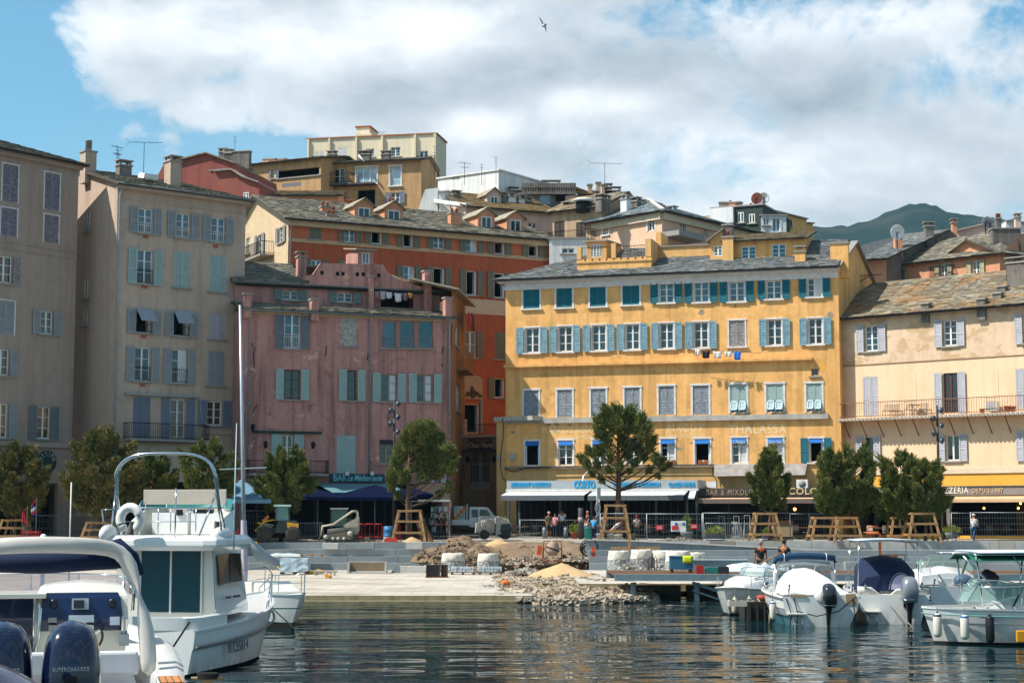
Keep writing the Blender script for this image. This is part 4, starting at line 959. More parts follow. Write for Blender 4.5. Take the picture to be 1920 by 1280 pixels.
m=MB();slab(m,[aq(r2[0]-.1,r2[3],.4),aq(r2[1]+.3,r2[3],.4),aq(r2[1]+.3,r2[3]+1.3,-5.2),aq(r2[0]-.1,r2[3]+1.3,-5.2)],M_ROOFEDGE,.1)
slates(m,aq(r2[0]-.1,r2[3],.4),aq(r2[1]+.3,r2[3],.4),aq(r2[1]+.3,r2[3]+1.3,-5.2),aq(r2[0]-.1,r2[3]+1.3,-5.2),R_LICH,seed=33)
um=(r_[0]+r2[0])/2;slab(m,[aq(r_[0]-.2,r2[3]+.1,.3),aq(r2[0]+.1,r2[3]+1.0,.3),aq(r2[0]+.1,r2[3]+1.0,-5),aq(r_[0]-.2,r2[3]+.1,-5)],R_MIX,.1);m.build('attic_roof',b5)
m=MB();m.poly([aq(r_[0],r2[3]+.1),aq(r2[0],r2[3]+.1),aq(r2[0],r2[3]+.9)],S_YEL2)
r3=fa.rect(1325,420,1345,460);m.poly([aq(r3[0],r3[2]-.5,-3.5),aq(r3[0]+1.4,r3[2]-.5,-3.5),aq(r3[0]+1.4,r3[3]-.9,-3.5),aq(r3[0],r3[3],-3.5)],S_YEL2);m.quad(aq(r3[0],r3[2]-1,-3.5),aq(r3[0],r3[3],-3.5),aq(r3[0],r3[3],-6),aq(r3[0],r3[2]-1,-6),S_YEL2);m.build('attic_gable',b5)
chm(1364,424,452,fa,.3,.7,S_GREY,'none',root=b5);chm(1367,437,470,fa,-.25,.75,S_YEL2,'pots',n=1,root=b5)
chm(1498,464,492,f5,.9,.7,S_YEL,'slab',root=b5);chm(1572,458,500,f5,1.0,1.2,S_YEL,'none',root=b5)
def wallsign(root,fac,txt,px,py,size,mat,wpx=100,sh=0,d=.004,sp=1.05,name='painted_name'):
 u,z=fac.hit(px,py);m=MB();text_mb(m,txt,size,fac.M(u,z,d),mat,.004,fit=wpx*.0372,shear=sh,space=sp);return m.build(name,root)
PW=plain('faded_white_paint','e0cfa6',.9,var=.3,scale=12)
wallsign(b5,f5,'M. LEASUD NEGOCE',1072,806,.66,PW,116);wallsign(b5,f5,'Bureau de Courtage',1090,819,.42,PW,88)
wallsign(b5,f5,'MAGUY',1285,803,.72,PW,66,sp=1.15);wallsign(b5,f5,'Salon de coiffure',1284,816,.5,PW,72)
wallsign(b5,f5,'THALASSA',1420,805,.85,plain('white_wall_paint','e2d3ae',.9,var=.25,scale=12),104,sp=1.1)
PL=plain('blind_lettering','d8dde2',.8)
for x,y,t_ in((1386,827,"L'Antipa"),(1454,827,'Saint Jean')):
 u,z=f5.hit(x,y);m=MB();text_mb(m,t_,.3,f5.M(u,z-.05,.15),PL,.004,shear=.2,sx=.8);m.build('blind_lettering',b5)
GP=plain('bare_mortar','9a8a76',.95,var=.4,scale=6)
for x,y,w_,h_ in((1315,585,12,12),(1379,574,5,7),(1030,796,9,7),(1044,795,7,8),(1068,797,9,7),(1041,808,9,8),(1273,841,26,6),(1302,830,22,3),(1074,838,4,8),(962,810,8,7),(1362,785,12,5),(1556,590,14,14),(1543,685,9,22)):
 u,z=f5.hit(x,y);w2=w_*.037/2;h2=h_*.037/2;m=MB();nn=13
 m.poly([f5.pt(u+w2*cos(2*pi*k/nn)*rnd.uniform(.55,1.2),z+h2*sin(2*pi*k/nn)*rnd.uniform(.55,1.2),.006)for k in range(nn)],GP if y!=685 else S_YBAND);m.build('bare_patch',b5)
m=MB();r_=f5.rect(957,850,968,862);f5.bx(m,*r_,0,.2,plain('grey_meter_box','a7a49c',.6));m.build('meter_box',b5)
fx=Fac(935,120.4,950,790,789.4);ann=T('annex_wall','narrow ochre annex with crumbling white ledge at the left of the yellow house','building',fx.pt(.3,2.4),world=True)
m=MB();fx.bx(m,0,fx.L,2.0,fx.top,-5,.25,S_YEL2);m.build('wall',ann);m=MB();fx.bx(m,-.15,fx.L+2.5,fx.top,fx.top+.3,-5,.4,plain('crumbling_ledge','b5afa6',.9,var=.5,scale=5));m.build('ledge',ann)
m=MB();r_=fx.rect(938,853,944,862);fx.bx(m,*r_,.25,.42,plain('grey_meter_box','a7a49c',.6));m.build('meter_box',ann)
def cable(pts,name,lab,fac,d=.3,r=.035):
 m=MB();m.tube([prct(fac,*p,d)for p in pts],r,M_CABLE,5);return single(m,name,lab,'cable',prct(fac,*pts[0],d),'loose facade cables')
cable([(949,785),(951,800),(950,825),(946,850),(945,875),(950,896),(956,902)],'facade_cable','thick black cable hanging down the left corner of the yellow house',f5,.9)
cable([(948,878),(965,884),(975,882),(985,877),(1100,874),(1200,872),(1345,871)],'facade_cable','dark cable running along the ledge under the lowest yellow windows',f5)
cable([(1337,876),(1338,890),(1345,900),(1340,912)],'facade_cable','short loose cable end below the ledge beside the grey awning',f5)
f6=Fac(1549,115,1990,601,565)
b6=T('apartment_building','peach plastered house with light grey shutters, long iron balcony and lichen-covered roof','building',f6.pt(f6.L/2,2),group='old harbour houses',world=True)
h=W_(f6,b6,[(1623,610,1645,658),(1770,600,1793,648,dict(glass=DG)),(1921,590,1945,642),(1775,815,1798,863,dict(glass=DG,rows=1)),(1924,808,1946,862)],shut=SH_LGREY,lw=14,rows=4)
h+=W_(f6,b6,[(1619,706,1646,780,dict(state='closed')),(1770,699,1795,774,dict(frame=M_CREAMFR,glass=DG,rows=6)),(1906,691,1932,766,dict(state='closed'))],shut=SH_LGREY,lw=14,sill=False)
h+=W_(f6,b6,[(1620,818,1637,866,dict(glass=DG,cols=1,rows=1))],shut=SH_LGREY,lw=12)
zsg=f6.hit(1800,912)[1];zy=f6.hit(1800,887)[1];zo=f6.hit(1800,930)[1]
h.append((.5,f6.L-.3,2.2,zo))
zmid=f6.hit(1650,682)[1]
body(b6,f6,h,1.6,f6.top,15,S_YBAND,S_PEACH,bands=[(zy,S_PEACH2),(zmid,S_PEACH)])
e=f6.top;q=f6.pt
m=MB();f6.bx(m,.3,f6.L,2.2,zo,-5,-4.9,M_DARK);f6.bx(m,f6.hit(1850,960)[0],f6.L,2.2,zo-.3,-4.6,-4.5,plain('ochre_inner_wall','6b4a1c',.9));m.build('shop_interior',b6)
trimline(b6,f6,0,f6.L,zy-.02,zy+.3,.08,plain('pale_ledge','cbb8a0',.9),'string_course');trimline(b6,f6,.35,f6.L,zmid-.03,zmid+.03,.04,plain('peach_line','8a6f55',.9),'string_course')
trimline(b6,f6,.0,.5,2,e-.3,.05,S_PEACH,'corner_pilaster')
roofplane(b6,q(-.4,e,.5),q(f6.L+1,e,.5),q(f6.L+1,e+3.4,-7.6),q(-.4,e+3.4,-7.6),R_LICH,seed=40,tw=.46,th=.33)
m=MB();slab(m,[q(-.4,e+3.4,-7.6),q(f6.L+1,e+3.4,-7.6),q(f6.L+1,e,-15.5),q(-.4,e,-15.5)],R_LICH);m.build('roof',b6)
gutter(b6,f6,-.4,f6.L,e,.55,M_DKMETAL)
def onroof(f,e,slope,px,py):
 d=0
 for _ in range(30):
  u,z=Fac.hit(type('o',(),dict(A=f.A-f.n*d,n=f.n,t=f.t))(),px,py);d=max(0,d*.6+.4*(z-e)/slope)
 return f.pt(u,e+slope*d,-d)
SL6=3.4/8.1
for i,(xa,ya,xb,yb)in enumerate(((1672,561,1695,540),(1700,557,1723,537),(1726,554,1748,535),(1757,551,1782,530),(1785,549,1808,529),(1816,547,1840,525),(1844,545,1869,522),(1872,542,1897,518))):
 m=MB();a=onroof(f6,e,SL6,xa,ya);b_=onroof(f6,e,SL6,xb,yb);m.bar(a+Vector((0,0,.2)),b_+Vector((0,0,.2)),.16,plain('rusty_batten','5a3a24',.9),.12);m.build('roof_batten',b6)
for x,y in((1737,585),(1842,577),(1872,566),(1880,553)):
 a=onroof(f6,e,SL6,x,y);chimney(b6,(a.x,a.y,a.z),.55,.5,.5,S_GREY,'none',rz=f6.rz)
a=onroof(f6,e,SL6,1912,538);chimney(b6,(a.x,a.y,a.z-.3),1.2,1.2,1.8,S_GREY,'slab',rz=f6.rz)
a=onroof(f6,e,SL6,1888,535);antenna(a,2.0,'thin bare aerial pole on the lichen-covered roof at the right',2,0,'rooftop aerials')
zb=f6.hit(1584,786)[1];ub0=f6.hit(1586,786)[0]
bal=balcony(b6,f6,ub0,f6.L,zb,1.0,1.0,mat=plain('rusty_balcony_iron','7a5844',.8),floor=S_PEACH,step=.17,th=.16)
u=ub0+.3
while u<f6.L:m=MB();m.bar(q(u,zb-.2,.92),q(u,zb-1.25,.03),.05,plain('rusty_strut','6b4030',.9));m.build('strut',bal);u+=1.25
m=MB()
u=ub0
while u<f6.L:f6.bx(m,u,u+.16,zb-.2,zb-.03,.9,1.03,M_STONE);u+=.28
m.build('bracket_row',bal)
m=MB();r_=f6.rect(1853,753,1876,771);f6.bx(m,*r_,.2,.5,M_FRAME)
for k in range(8):zz=r_[2]+.08+k*.08;f6.bx(m,r_[0]+.05,r_[1]-.05,zz,zz+.03,.5,.515,M_STONE)
single(m,'air_conditioner','white louvred air conditioner box on the long balcony','air conditioner',f6.pt((r_[0]+r_[1])/2,r_[2],.35))
for x0,y0,x1,y1 in((1694,702,1718,752),(1846,694,1872,745)):
 r_=f6.rect(x0,y0,x1,y1);m=MB();f6.bx(m,r_[0],r_[1],r_[2],r_[3],-.01,.02,S_PEACH2);m.build('blocked_opening',b6)
def plainhouse(label,fac,wins,W,mat,z0=8,side=None,roof=None,rh=2.5,rmat=None,seed=1,name='hill_house',ridge_in=0,hip=False,over=.4,holes=(),tw=.5,th=.42,**kw):
 r=T(name,label,'building',fac.pt(fac.L/2,z0),group='houses stacked up the hill',world=True)
 h=[];
 for wn in wins:
  k=dict(kw)
  if len(wn)>4:k.update(wn[4])
  h.append(window(fac,r,*wn[:4],**k))
 h+=list(holes);e=fac.top;q=fac.pt
 if roof=='gable':
  body(r,fac,h,z0,e,W,mat,side,ridge=(.5,e+rh))
  roofplane(r,q(-over,e,over),q(fac.L+over,e,over),q(fac.L+over-(ridge_in if hip else 0),e+rh,-W/2),q(-over+(ridge_in if hip else 0),e+rh,-W/2),rmat or R_MIX,seed=seed,tw=tw,th=th)
  m=MB();
  if hip:slab(m,[q(-over,e,over),q(-over+ridge_in,e+rh,-W/2),q(-over,e,-W)],rmat or R_MIX);slab(m,[q(fac.L+over,e,over),q(fac.L+over,e,-W),q(fac.L+over-ridge_in,e+rh,-W/2)],rmat or R_MIX)
  slab(m,[q(-over+(ridge_in if hip else 0),e+rh,-W/2),q(fac.L+over-(ridge_in if hip else 0),e+rh,-W/2),q(fac.L+over,e,-W-over),q(-over,e,-W-over)],rmat or R_MIX);m.build('roof',r)
 else:
  body(r,fac,h,z0,e,W,mat,side)
  m=MB();fac.bx(m,-.12,fac.L+.12,e,e+.14,-W-.1,.12,roof or M_STONE);m.build('roof',r)
 return r
g5=Fac(577,177,818,262,262,D1=174.3)
h5=plainhouse('flat-roofed cream house at the very top of the town with a stair tower',g5,[(633,276,652,294,dict(state='closed',shut=WHITE_T)),(687,279,701,294),(733,276,750,293),(787,283,802,309,dict(sill=False)),(591,283,608,309,dict(shut=WHITE_T,state='closed'))],4.5,S_CREAM,24,roof=plain('terracotta_coping','9c6a4c',.9),frame=M_FRAME,glass=M_GLASS2)
m=MB();e=g5.top
r_=g5.rect(663,235,688,262);g5.bx(m,r_[0],r_[1],e+.14,r_[3],-4,-1,S_CREAM);g5.bx(m,r_[0]-.12,r_[1]+.12,r_[3],r_[3]+.15,-4.1,-.9,M_TERRA)
r_=g5.rect(666,250,696,262);g5.bx(m,r_[0],r_[1],e+.14,r_[3],-1,-.1,S_CREAM);r_=g5.rect(718,251,728,262);g5.bx(m,r_[0],r_[1],e+.14,r_[3],-4,-.1,S_CREAM);m.build('stair_tower',h5)
for x0,x1 in((577,620),(667,719),(777,818)):
 r_=g5.rect(x0,263,x1,312);m=MB();g5.bx(m,r_[0],r_[0]+.2,r_[2],e,.0,.25,S_CREAM);m.build('pilaster',h5);m=MB();g5.bx(m,r_[1]-.2,r_[1],r_[2],e,0,.25,S_CREAM);m.build('pilaster',h5)
m=MB();
for i in range(16):u=g5.hit(696,250)[0]+i*.08*1.0;m.bar(g5.pt(u,e,-1),g5.pt(u,e+.7,-1),.02,M_PIPE)
m.bar(g5.pt(g5.hit(696,250)[0],e+.7,-1),g5.pt(g5.hit(718,250)[0],e+.7,-1),.03,M_PIPE);m.build('guard_rail',h5)
balcony(h5,g5,g5.hit(785,310)[0],g5.hit(817,310)[0],g5.hit(800,311)[1],.9,.9);balcony(h5,g5,g5.hit(589,310)[0],g5.hit(606,310)[0],g5.hit(598,311)[1],.6,.9)
g6=Fac(603,160.5,790,308,308,D1=158.3)
h6=plainhouse('stained ochre house with glazed veranda below the cream top block',g6,[(627,316,646,346,dict(glass=DG,sill=False)),(669,314,706,346,dict(cols=3,rows=1,glass=glassmat('pale_sky_glass','8ea3ad'),sill=False,trim=WHITE_T)),(732,312,751,348,dict(cols=1,rows=1,glass=glassmat('pale_sky_glass','8ea3ad'),trim=WHITE_T)),(638,368,657,386),(671,356,703,394,dict(open_in=True,frame=M_ROOFEDGE)),(733,361,749,380,dict(shut=SH_DBLUE,lw=9)),(612,318,619,327)],5,S_OLDOCH,20,roof='gable',rh=.75,rmat=R_MIX,seed=51,rows=2)
balcony(h6,g6,g6.hit(606,346)[0],g6.hit(664,346)[0],g6.hit(630,347)[1],.9,1.0)
m=MB();r_=g6.rect(605,347,706,350);g6.bx(m,*r_,-.1,1.0,M_ROOFEDGE);m.build('veranda_floor',h6)
m=MB();m.tube([prct(g6,676,294,.6),prct(g6,688,306,.9)],.09,WHITE_T,6);m.build('flue_pipe',h6)
for x in(610,668,675,712):chm(x,288,296,g6,2,.8,S_GREY,'slab',root=h6)
g6b=Fac(785,168,818,312,312,D1=168)
plainhouse('narrow ochre wing with a small balcony under the cream top block',g6b,[(790,330,800,350),(804,330,813,350)],6,S_OLDOCH,20,roof=M_STONE)
g7=Fac(448,162,602,312,313,D1=158)
h7=plainhouse('low ochre house with roof terrace left of the stained ochre house',g7,[(455,317,474,331,dict(shut=SH_SLATE,state='closed')),(511,319,518,334,dict(shut=SH_SLATE,lw=4)),(522,317,598,331,dict(open_in=True,frame=M_ROOFEDGE)),(530,343,564,350,dict(shut=SH_SLATE,state='closed',sill=False))],9,S_OLDOCH,18,roof='gable',rh=1.0,rmat=R_LICH,seed=52)
for x in(485,497,514,543):chm(x,300,312,g7,1.5,.7,S_SALMON,'none',root=h7)
g7b=Fac(516,148,634,367,369,D1=148)
plainhouse('low house with an orange-lichened roof behind the orange house',g7b,[],8,S_SALMON,18,roof='gable',rh=1.2,rmat=R_LICH,seed=53)
g8=Fac(300,150,486,336,338,D1=148)
h8=T('hill_house','brick red gabled house rising behind the sandy house','building',g8.pt(g8.L/2,16),group='houses stacked up the hill',world=True)
def polyhouse(root,fac,pts,depth,mat,name='wall',capm=None):
 pp=[fac.hit(*a)for a in pts];k=len(pp);m=MB()
 m.add([fac.pt(u,z,0)for u,z in pp]+[fac.pt(u,z,-depth)for u,z in pp],[tuple(range(k)),tuple(range(2*k-1,k-1,-1))],mat)
 for i in range(k):a,b_=m.v[i],m.v[(i+1)%k];m.add([a,b_,m.v[(i+1)%k+k],m.v[i+k]],[(0,1,2,3)],mat)
 o=m.build(name,root)
 if capm:
  c=MB()
  for i in range(k-1):
   (xa,ya),(xb,yb)=pts[i],pts[i+1]
   if xb>xa+3 and abs(yb-ya)<abs(xb-xa)*1.2:
    a,b_=m.v[i],m.v[i+1];up=Vector((0,0,.12));n=fac.n
    slab(c,[a+n*.25+up,b_+n*.25+up,b_-n*(depth+.1)+up,a-n*(depth+.1)+up],capm,.12)
  c.build('roof',root)
 return o
polyhouse(h8,g8,[(296,480),(296,328),(307,308),(387,288),(444,308),(449,330),(470,480)],10,S_RED,capm=R_MIX)
g8b=Fac(390,146,486,336,338,D1=145)
polyhouse(h8,g8b,[(392,480),(392,335),(402,322),(434,319),(454,332),(486,343),(486,480)],4,S_RED,'lower_wall',capm=M_STONE)
m=MB();window(g8b,h8,458,361,467,380,shut=SH_GREYB,state='closed',dep=-.08)
for x,y in((395,290),(405,292),(424,296)):chm(x,y-10,y+6,g8,3,.7 if x!=424 else 2.2,S_GREY,'slab' if x!=424 else 'none',root=h8)
for i in range(5):chm(394+i*6,321-i*.5,330,g8b,.3,.25,S_RED,'none',dep=.2,root=h8)
antenna(P(440,300,158),2.2,'thin aerial at the right end of the brick red gable',2,.3,'rooftop aerials')
antenna(P(452,300,158)-Vector((0,0,6)),.1,'short aerial stub behind the brick red house',2)if False else None
g9=Fac(821,157,935,336,337,D1=153)
h9=plainhouse('white flat-roofed terrace house on the skyline',g9,[],9,S_WHITE,16,roof=WHITE_T)
m=MB();r_=g9.rect(842,327,862,337);polyhouse(h9,g9,[(846,337),(846,330),(853,327),(862,332),(862,337)],3,S_WHITE,'stair_hut')
for x,hgt,k,lab in((871,1.6,0,'small double aerial on the white terrace house'),(903,1.4,2,'short aerial in the middle of the white terrace'),(930,2.0,2,'tall aerial at the right end of the white terrace'),(815,3.2,2,'bare aerial mast left of the white terrace house')):
 antenna(P(x,337,152 if x!=815 else 158),hgt,lab,k,.4,'rooftop aerials',el=.6)
g9b=Fac(783,146,875,380,380,D1=146);h9b=T('hill_house','small white gabled house below the white terrace','building',g9b.pt(2,18),group='houses stacked up the hill',world=True)
polyhouse(h9b,g9b,[(821,410),(821,362),(842,360),(874,385),(874,410)],8,S_WHITE,capm=M_STONE);polyhouse(h9b,g9b,[(784,395),(789,378),(797,355),(822,352),(823,400)],3,S_WHITE,'chimney_block')
window(g9b,h9b,843,376,847,392,cols=1,dep=-.05,sill=False,glass=DG)
g10=Fac(873,143,1044,387,401)
h10=plainhouse('cream pink house under a brown lichened roof',g10,[(991,418,1005,435)],12,S_CPINK,15,roof='gable',rh=2.4,rmat=R_BROWN,seed=60,rows=2)
m=MB();m.bar(prct(g10,850,362,-4),prct(g10,873,386,.4),.4,S_WHITE,.3);m.build('verge',h10)
fx=Fac.__new__(Fac);fx.__dict__.update(g10.__dict__);fx.A=g10.A-g10.n*2;fx.B=g10.B-g10.n*2
dormer(h10,g10,919,368,934,382,0,S_CPINK,fac2=fx)
for x,y in((948,378),(966,375),(985,376),(1005,380),(1016,384),(880,372),(1035,396)):chm(x,y-12,y,g10,3,.7,S_WHITE if x%2 else S_GREY,'slab',root=h10)
g12=Fac(1036,139,1128,398,398,D1=136.5)
h12=plainhouse('beige house with dark brown closed shutters and iron balcony',g12,[(1040,415,1058,446,dict(shut=SH_BROWN,state='closed')),(1081,416,1098,457,dict(shut=SH_BROWN,state='closed'))],8,S_BEIGE,14,roof='gable',rh=1.9,rmat=R_LICH,seed=61)
balcony(h12,g12,g12.hit(1036,457)[0],g12.hit(1118,457)[0],g12.hit(1080,457)[1],.8,1.0)
m=MB();r_=g12.rect(1043,447,1056,456);g12.bx(m,*r_,.2,.55,M_FRAME);single(m,'air_conditioner','white air conditioner on the beige hill house balcony','air conditioner',g12.pt((r_[0]+r_[1])/2,r_[2],.4))
for x in(1048,1065):chm(x,380,394,g12,1.5,.7,S_GREY,'slab',root=h12)
pz=P(1093,376,137.2);m=MB();m.lathe([(.9,0),(.95,.1),(.5,.28),(.05,.34)],WHITE_T,(0,0,.9),14);m.lathe([(.6,0),(.6,.9)],M_DKMETAL,n=10);single(m,'roof_ventilator','white mushroom ventilator on the beige house roof','ventilator').location=pz-Vector((0,0,1))
g12b=Fac(1031,136,1102,448,452,D1=136)
plainhouse('low whitewashed extension tucked below the beige house',g12b,[(1054,467-2,1076,475)],4,S_WHITE,14,roof=M_STONE,rows=1)
g11=Fac(978,152,1182,366,374,D1=152)
h11=T('hill_house','bare grey crumbling house with a balustraded roof terrace on the skyline','building',g11.pt(g11.L/2,16),group='houses stacked up the hill',world=True)
polyhouse(h11,g11,[(1060,410),(1060,368),(1090,363),(1182,378),(1182,410)],7,S_GREY)
m=MB();r_=g11.rect(978,343,1080,352);g11.bx(m,r_[0],r_[1],r_[2],r_[3],-4,0,S_GREY);r2=g11.rect(978,359,1080,364);g11.bx(m,*r2,-4,0,S_GREY)
n=22
for i in range(n+1):u=r_[0]+.1+(r_[1]-r_[0]-.2)*i/n;g11.bx(m,u-.06,u+.06,r2[3],r_[2],-.15,-.02,S_GREY)
g11.bx(m,r_[0]+.3,r_[1]-.3,r2[3],r_[2],-2,-1.9,M_DARK)
m.build('balustrade',h11)
m=MB();r3=g11.rect(984,364,1080,396);g11.bx(m,*r3,-4,-.4,S_GREY);g11.bx(m,*g11.rect(1012,365,1033,382),-.4,-.35,glassmat('pale_teal_glazing','4a6a70'));g11.bx(m,*g11.rect(1042,364,1060,376),-.4,-.35,M_DARK);m.build('terrace_room',h11)
m=MB();q=g11.pt;a,b_=g11.hit(1080,362),g11.hit(1160,376);slates(m,q(a[0],a[1],.3),q(b_[0],b_[1],.3),q(b_[0],b_[1]+.7,-5),q(a[0],a[1]+1.6,-5),R_BROWN,seed=62);slab(m,[q(a[0],a[1],.3),q(b_[0],b_[1],.3),q(b_[0],b_[1]+.7,-5),q(a[0],a[1]+1.6,-5)],M_ROOFEDGE);m.build('roof',h11)
for x,y,w_ in((1136,352,.5),(1143,350,.6),(1153,356,1.2),(1118,364,.5),(1108,352,.4),(1124,348,.4),(1165,366,.6),(1034,344,1.6),(963,356,.8),(974,362,.6),(1187,380,.8)):chm(x,y-4,y+14,g11,2,w_,S_GREY if x%2 else S_BEIGE,'slab' if w_>.5 else 'none',root=h11)
antenna(P(1134,352,150),2.2,'large comb aerial above the grey crumbling house',1,.1,'rooftop aerials',el=1.0)
g13=Fac(1112,137,1241,418,396);cD=g13.D1
g13b=Fac(1241,cD,1440,396,443)
h13=T('hill_house','pale peach corner house with a blue-grey hipped slate roof','building',g13.B+Vector((0,0,12)),group='houses stacked up the hill',world=True)
h=W_(g13,h13,[(1131,422,1140,440,dict(trim=WHITE_T)),(1215,410,1227,433,dict(trim=WHITE_T,sill=False))],rows=3)
m=MB();g13.wall(m,0,g13.L,10,g13.top,h,S_PPEACH)
h=W_(g13b,h13,[(1276,412,1286,437),(1318,420,1325,438),(1356,430,1361,445)],rows=3)
g13b.wall(m,0,g13b.L,10,g13.top,h,S_PPEACH);m.build('wall',h13)
e=g13.top;ap=P(1214,373,141);a0,c0,b0=g13.pt(-.8,e,.7),g13.B+g13.n*.5+g13b.n*.5+Vector((0,0,e)),g13b.pt(g13b.L+.3,e,.7)
ap2=Vector((g13b.pt(g13b.L,0,-7).x,g13b.pt(g13b.L,0,-7).y,ap.z-.6));apL=a0+Vector((-.5,7,1.0))
m=MB();slab(m,[a0,c0,ap],M_ROOFEDGE);slates(m,a0,c0,ap,ap,R_BLUE,seed=64,tw=.5,th=.42);slab(m,[c0,b0,ap2,ap],M_ROOFEDGE);slates(m,c0,b0,ap2,ap,R_BLUE,seed=65,tw=.5,th=.42)
slab(m,[ap,ap2,b0+Vector((3,12,0)),a0+Vector((3,14,0))],R_BLUE);m.build('roof',h13);m=MB();m.bar(c0,ap,.3,plain('ridge_mortar','bdb5a8',.9),.2);m.build('hip_ridge',h13)
for ff in(g13,g13b):trimline(h13,ff,0,ff.L,e-.65,e-.1,.25,plain('cream_soffit','c4b49c',.8))
m=MB();a,b_=g13b.hit(1242,435),g13b.hit(1290,443);q=g13b.pt;m.hexa([q(.0,b_[1]-.5,1.6),q(b_[0],b_[1]-.6,1.6),q(b_[0],b_[1]-.6,0),q(.0,b_[1]-.5,0),q(.0,a[1],1.6),q(b_[0],b_[1],1.6),q(b_[0],b_[1],0),q(.0,a[1],0)],M_STONE);m.build('balcony',h13)
for x,y in((1223,376),(1232,378),(1269,377),(1288,381),(1296,386),(1299,398),(1312,388),(1325,392)):chm(x,y-8,y+4,g13b,5 if y<395 else 2,.6,S_GREY if x%3 else S_WHITE,'slab',root=h13)
g14=Fac(1334,152,1430,392,398,D1=150)
h14=plainhouse('skyline house with dark green slate-hung attic and white wall',g14,[(1384,400-2,1394,417),(1405,401,1415,418)],9,plain('green_slate_hanging','32413a',.8,var=.3,scale=8),14,roof=M_STONE,rows=1,dep=.05)
m=MB();r_=g14.rect(1334,391,1377,420);g14.bx(m,*r_,-4,.4,S_WHITE);m.build('white_wall',h14)
for x in(1342,1351,1366,1373):chm(x,381,392,g14,2,1.1 if x==1366 else .5,S_GREY if x!=1366 else S_SALMON,'none',root=h14)
g14b=Fac(1427,150,1474,405,405,D1=150);plainhouse('small white house with wide glass doors on the skyline',g14b,[(1432,409,1441,422),(1449,410,1462,434,dict(trim=WHITE_T))],5,S_WHITE,14,roof=M_STONE,rows=1,glass=M_GLASS2)
g14c=Fac(1436,156,1526,394,414,D1=163);h14c=T('hill_house','yellow skyline house with a sloping roofline','building',g14c.pt(2,12),group='houses stacked up the hill',world=True)
polyhouse(h14c,g14c,[(1410,470),(1410,396),(1436,393),(1512,412),(1513,419),(1524,420),(1526,470)],7,stucco('light_yellow_plaster','d0a868','9a7a4a',.3,.3),capm=M_STONE)
window(g14c,h14c,1475,410,1483,424,frame=M_CREAMFR,dep=-.05,glass=DG)
for x,y in((1405,385),(1443,390),(1462,394)):chm(x,y-6,y+10,g14c,2,.7,S_SALMON,'pots',root=h14c)
def dish(p,r,col,label,az=0.0,el=.3):
 m=MB(Matrix.Translation((0,0,1.1))@Matrix.Rotation(az,4,'Z')@Matrix.Rotation(pi/2+el,4,'X'));rows=[]
 for i in range(6):
  t=i/5;rows.append([(r*t*cos(a),r*t*sin(a),.22*r*t*t)for a in[2*pi*k/16 for k in range(16)]])
 m.grid(rows,plain('dish_'+col,col,.5),True,True);m.tube([(0,0,0),(0,0,r*.9)],.02,M_DKMETAL,4);m.M=None;m.tube([(0,0,-.4),(0,0,1.1)],.04,M_DKMETAL,5)
 o=single(m,'satellite_dish',label,'satellite dish',None,'rooftop satellite dishes',solid=.02);o.location=p
dish(P(1418,394,154),.55,'b86a5a','reddish satellite dish on the skyline beside a salmon chimney',.3);dish(P(1433,393,154),.55,'c9c9c9','white satellite dish just right of the reddish one',-.5)
g17=Fac(1616,133,1655,486,483,D1=132);h17=T('hill_house','dark stone-gabled house with a grey slab roof behind the yellow gable','building',P(1700,470,135)-Vector((0,0,10)),group='houses stacked up the hill',world=True)
A_=P(1632,486,131);B_=P(1668,480,131.5);C_=P(1782,430,139);D_=P(1672,445,145);E_=P(1606,470,138)
m=MB();slab(m,[P(1616,486,131),P(1662,484,131),P(1782,430,139),P(1700,440,143),P(1612,462,139)],M_ROOFEDGE)
slates(m,P(1612,487,130.6),P(1664,484,130.6),P(1784,429,139),P(1700,438,142),R_GREY,seed=70,tw=.5,th=.4);slates(m,P(1612,487,130.7),P(1613,486,130.7),P(1701,438,142),P(1612,461,139),R_GREY,seed=71);m.build('roof',h17)
fg=Fac(1660,130.9,1803,None,None,D1=141);polyhouse(h17,fg,[(1655,560),(1655,486),(1690,470),(1780,430),(1802,449),(1806,560)],3,S_GREY,'gable_wall')
fg2=Fac(1620,131.6,1662,None,None,D1=131.2);polyhouse(h17,fg2,[(1620,560),(1620,488),(1662,486),(1662,560)],2,S_SALMON,'front_wall')
chimney(h17,P(1684,466,134),.6,.6,1.0,S_SALMON,'slab');chimney(h17,P(1742,444,137),.7,.6,.8,S_GREY,'slab')
dish(P(1682,452,133.5)-Vector((0,0,.4)),.6,'dddddd','large white satellite dish on a pole in front of the mountain',.2,.15)
g17b=Fac(1663,135,1874,499,475);
h17b=plainhouse('salmon house with olive shutters behind the lichen-covered roof',g17b,[(1682,503,1693,530),(1764,494,1776,521),(1824,488,1836,515)],11,S_SALMON,8,roof='gable',rh=2.6,rmat=R_MIX,seed=72,shut=SH_OLIVE,lw=8,hip=True,ridge_in=3)
chimney(h17b,P(1885,462,131),2.2,.9,1.3,S_GREY,'none')
for x0,x1,y in((1748,1790,521),(1676,1698,530)):balcony(h17b,g17b,g17b.hit(x0,y)[0],g17b.hit(x1,y)[0],g17b.hit((x0+x1)/2,y)[1],.5,.9)
g17c=Fac(1874,g17b.D1,1960,475,486);plainhouse('salmon side wing at the right edge below the cream terrace house',g17c,[(1900,486,1908,507)],6,S_SALMON,8,roof='gable',rh=1.5,seed=74)
g18=Fac(1792,147,1872,432,417,D1=146);h18=T('hill_house','cream house with satellite dishes at the foot of the mountain','building',g18.pt(2,10),group='houses stacked up the hill',world=True)
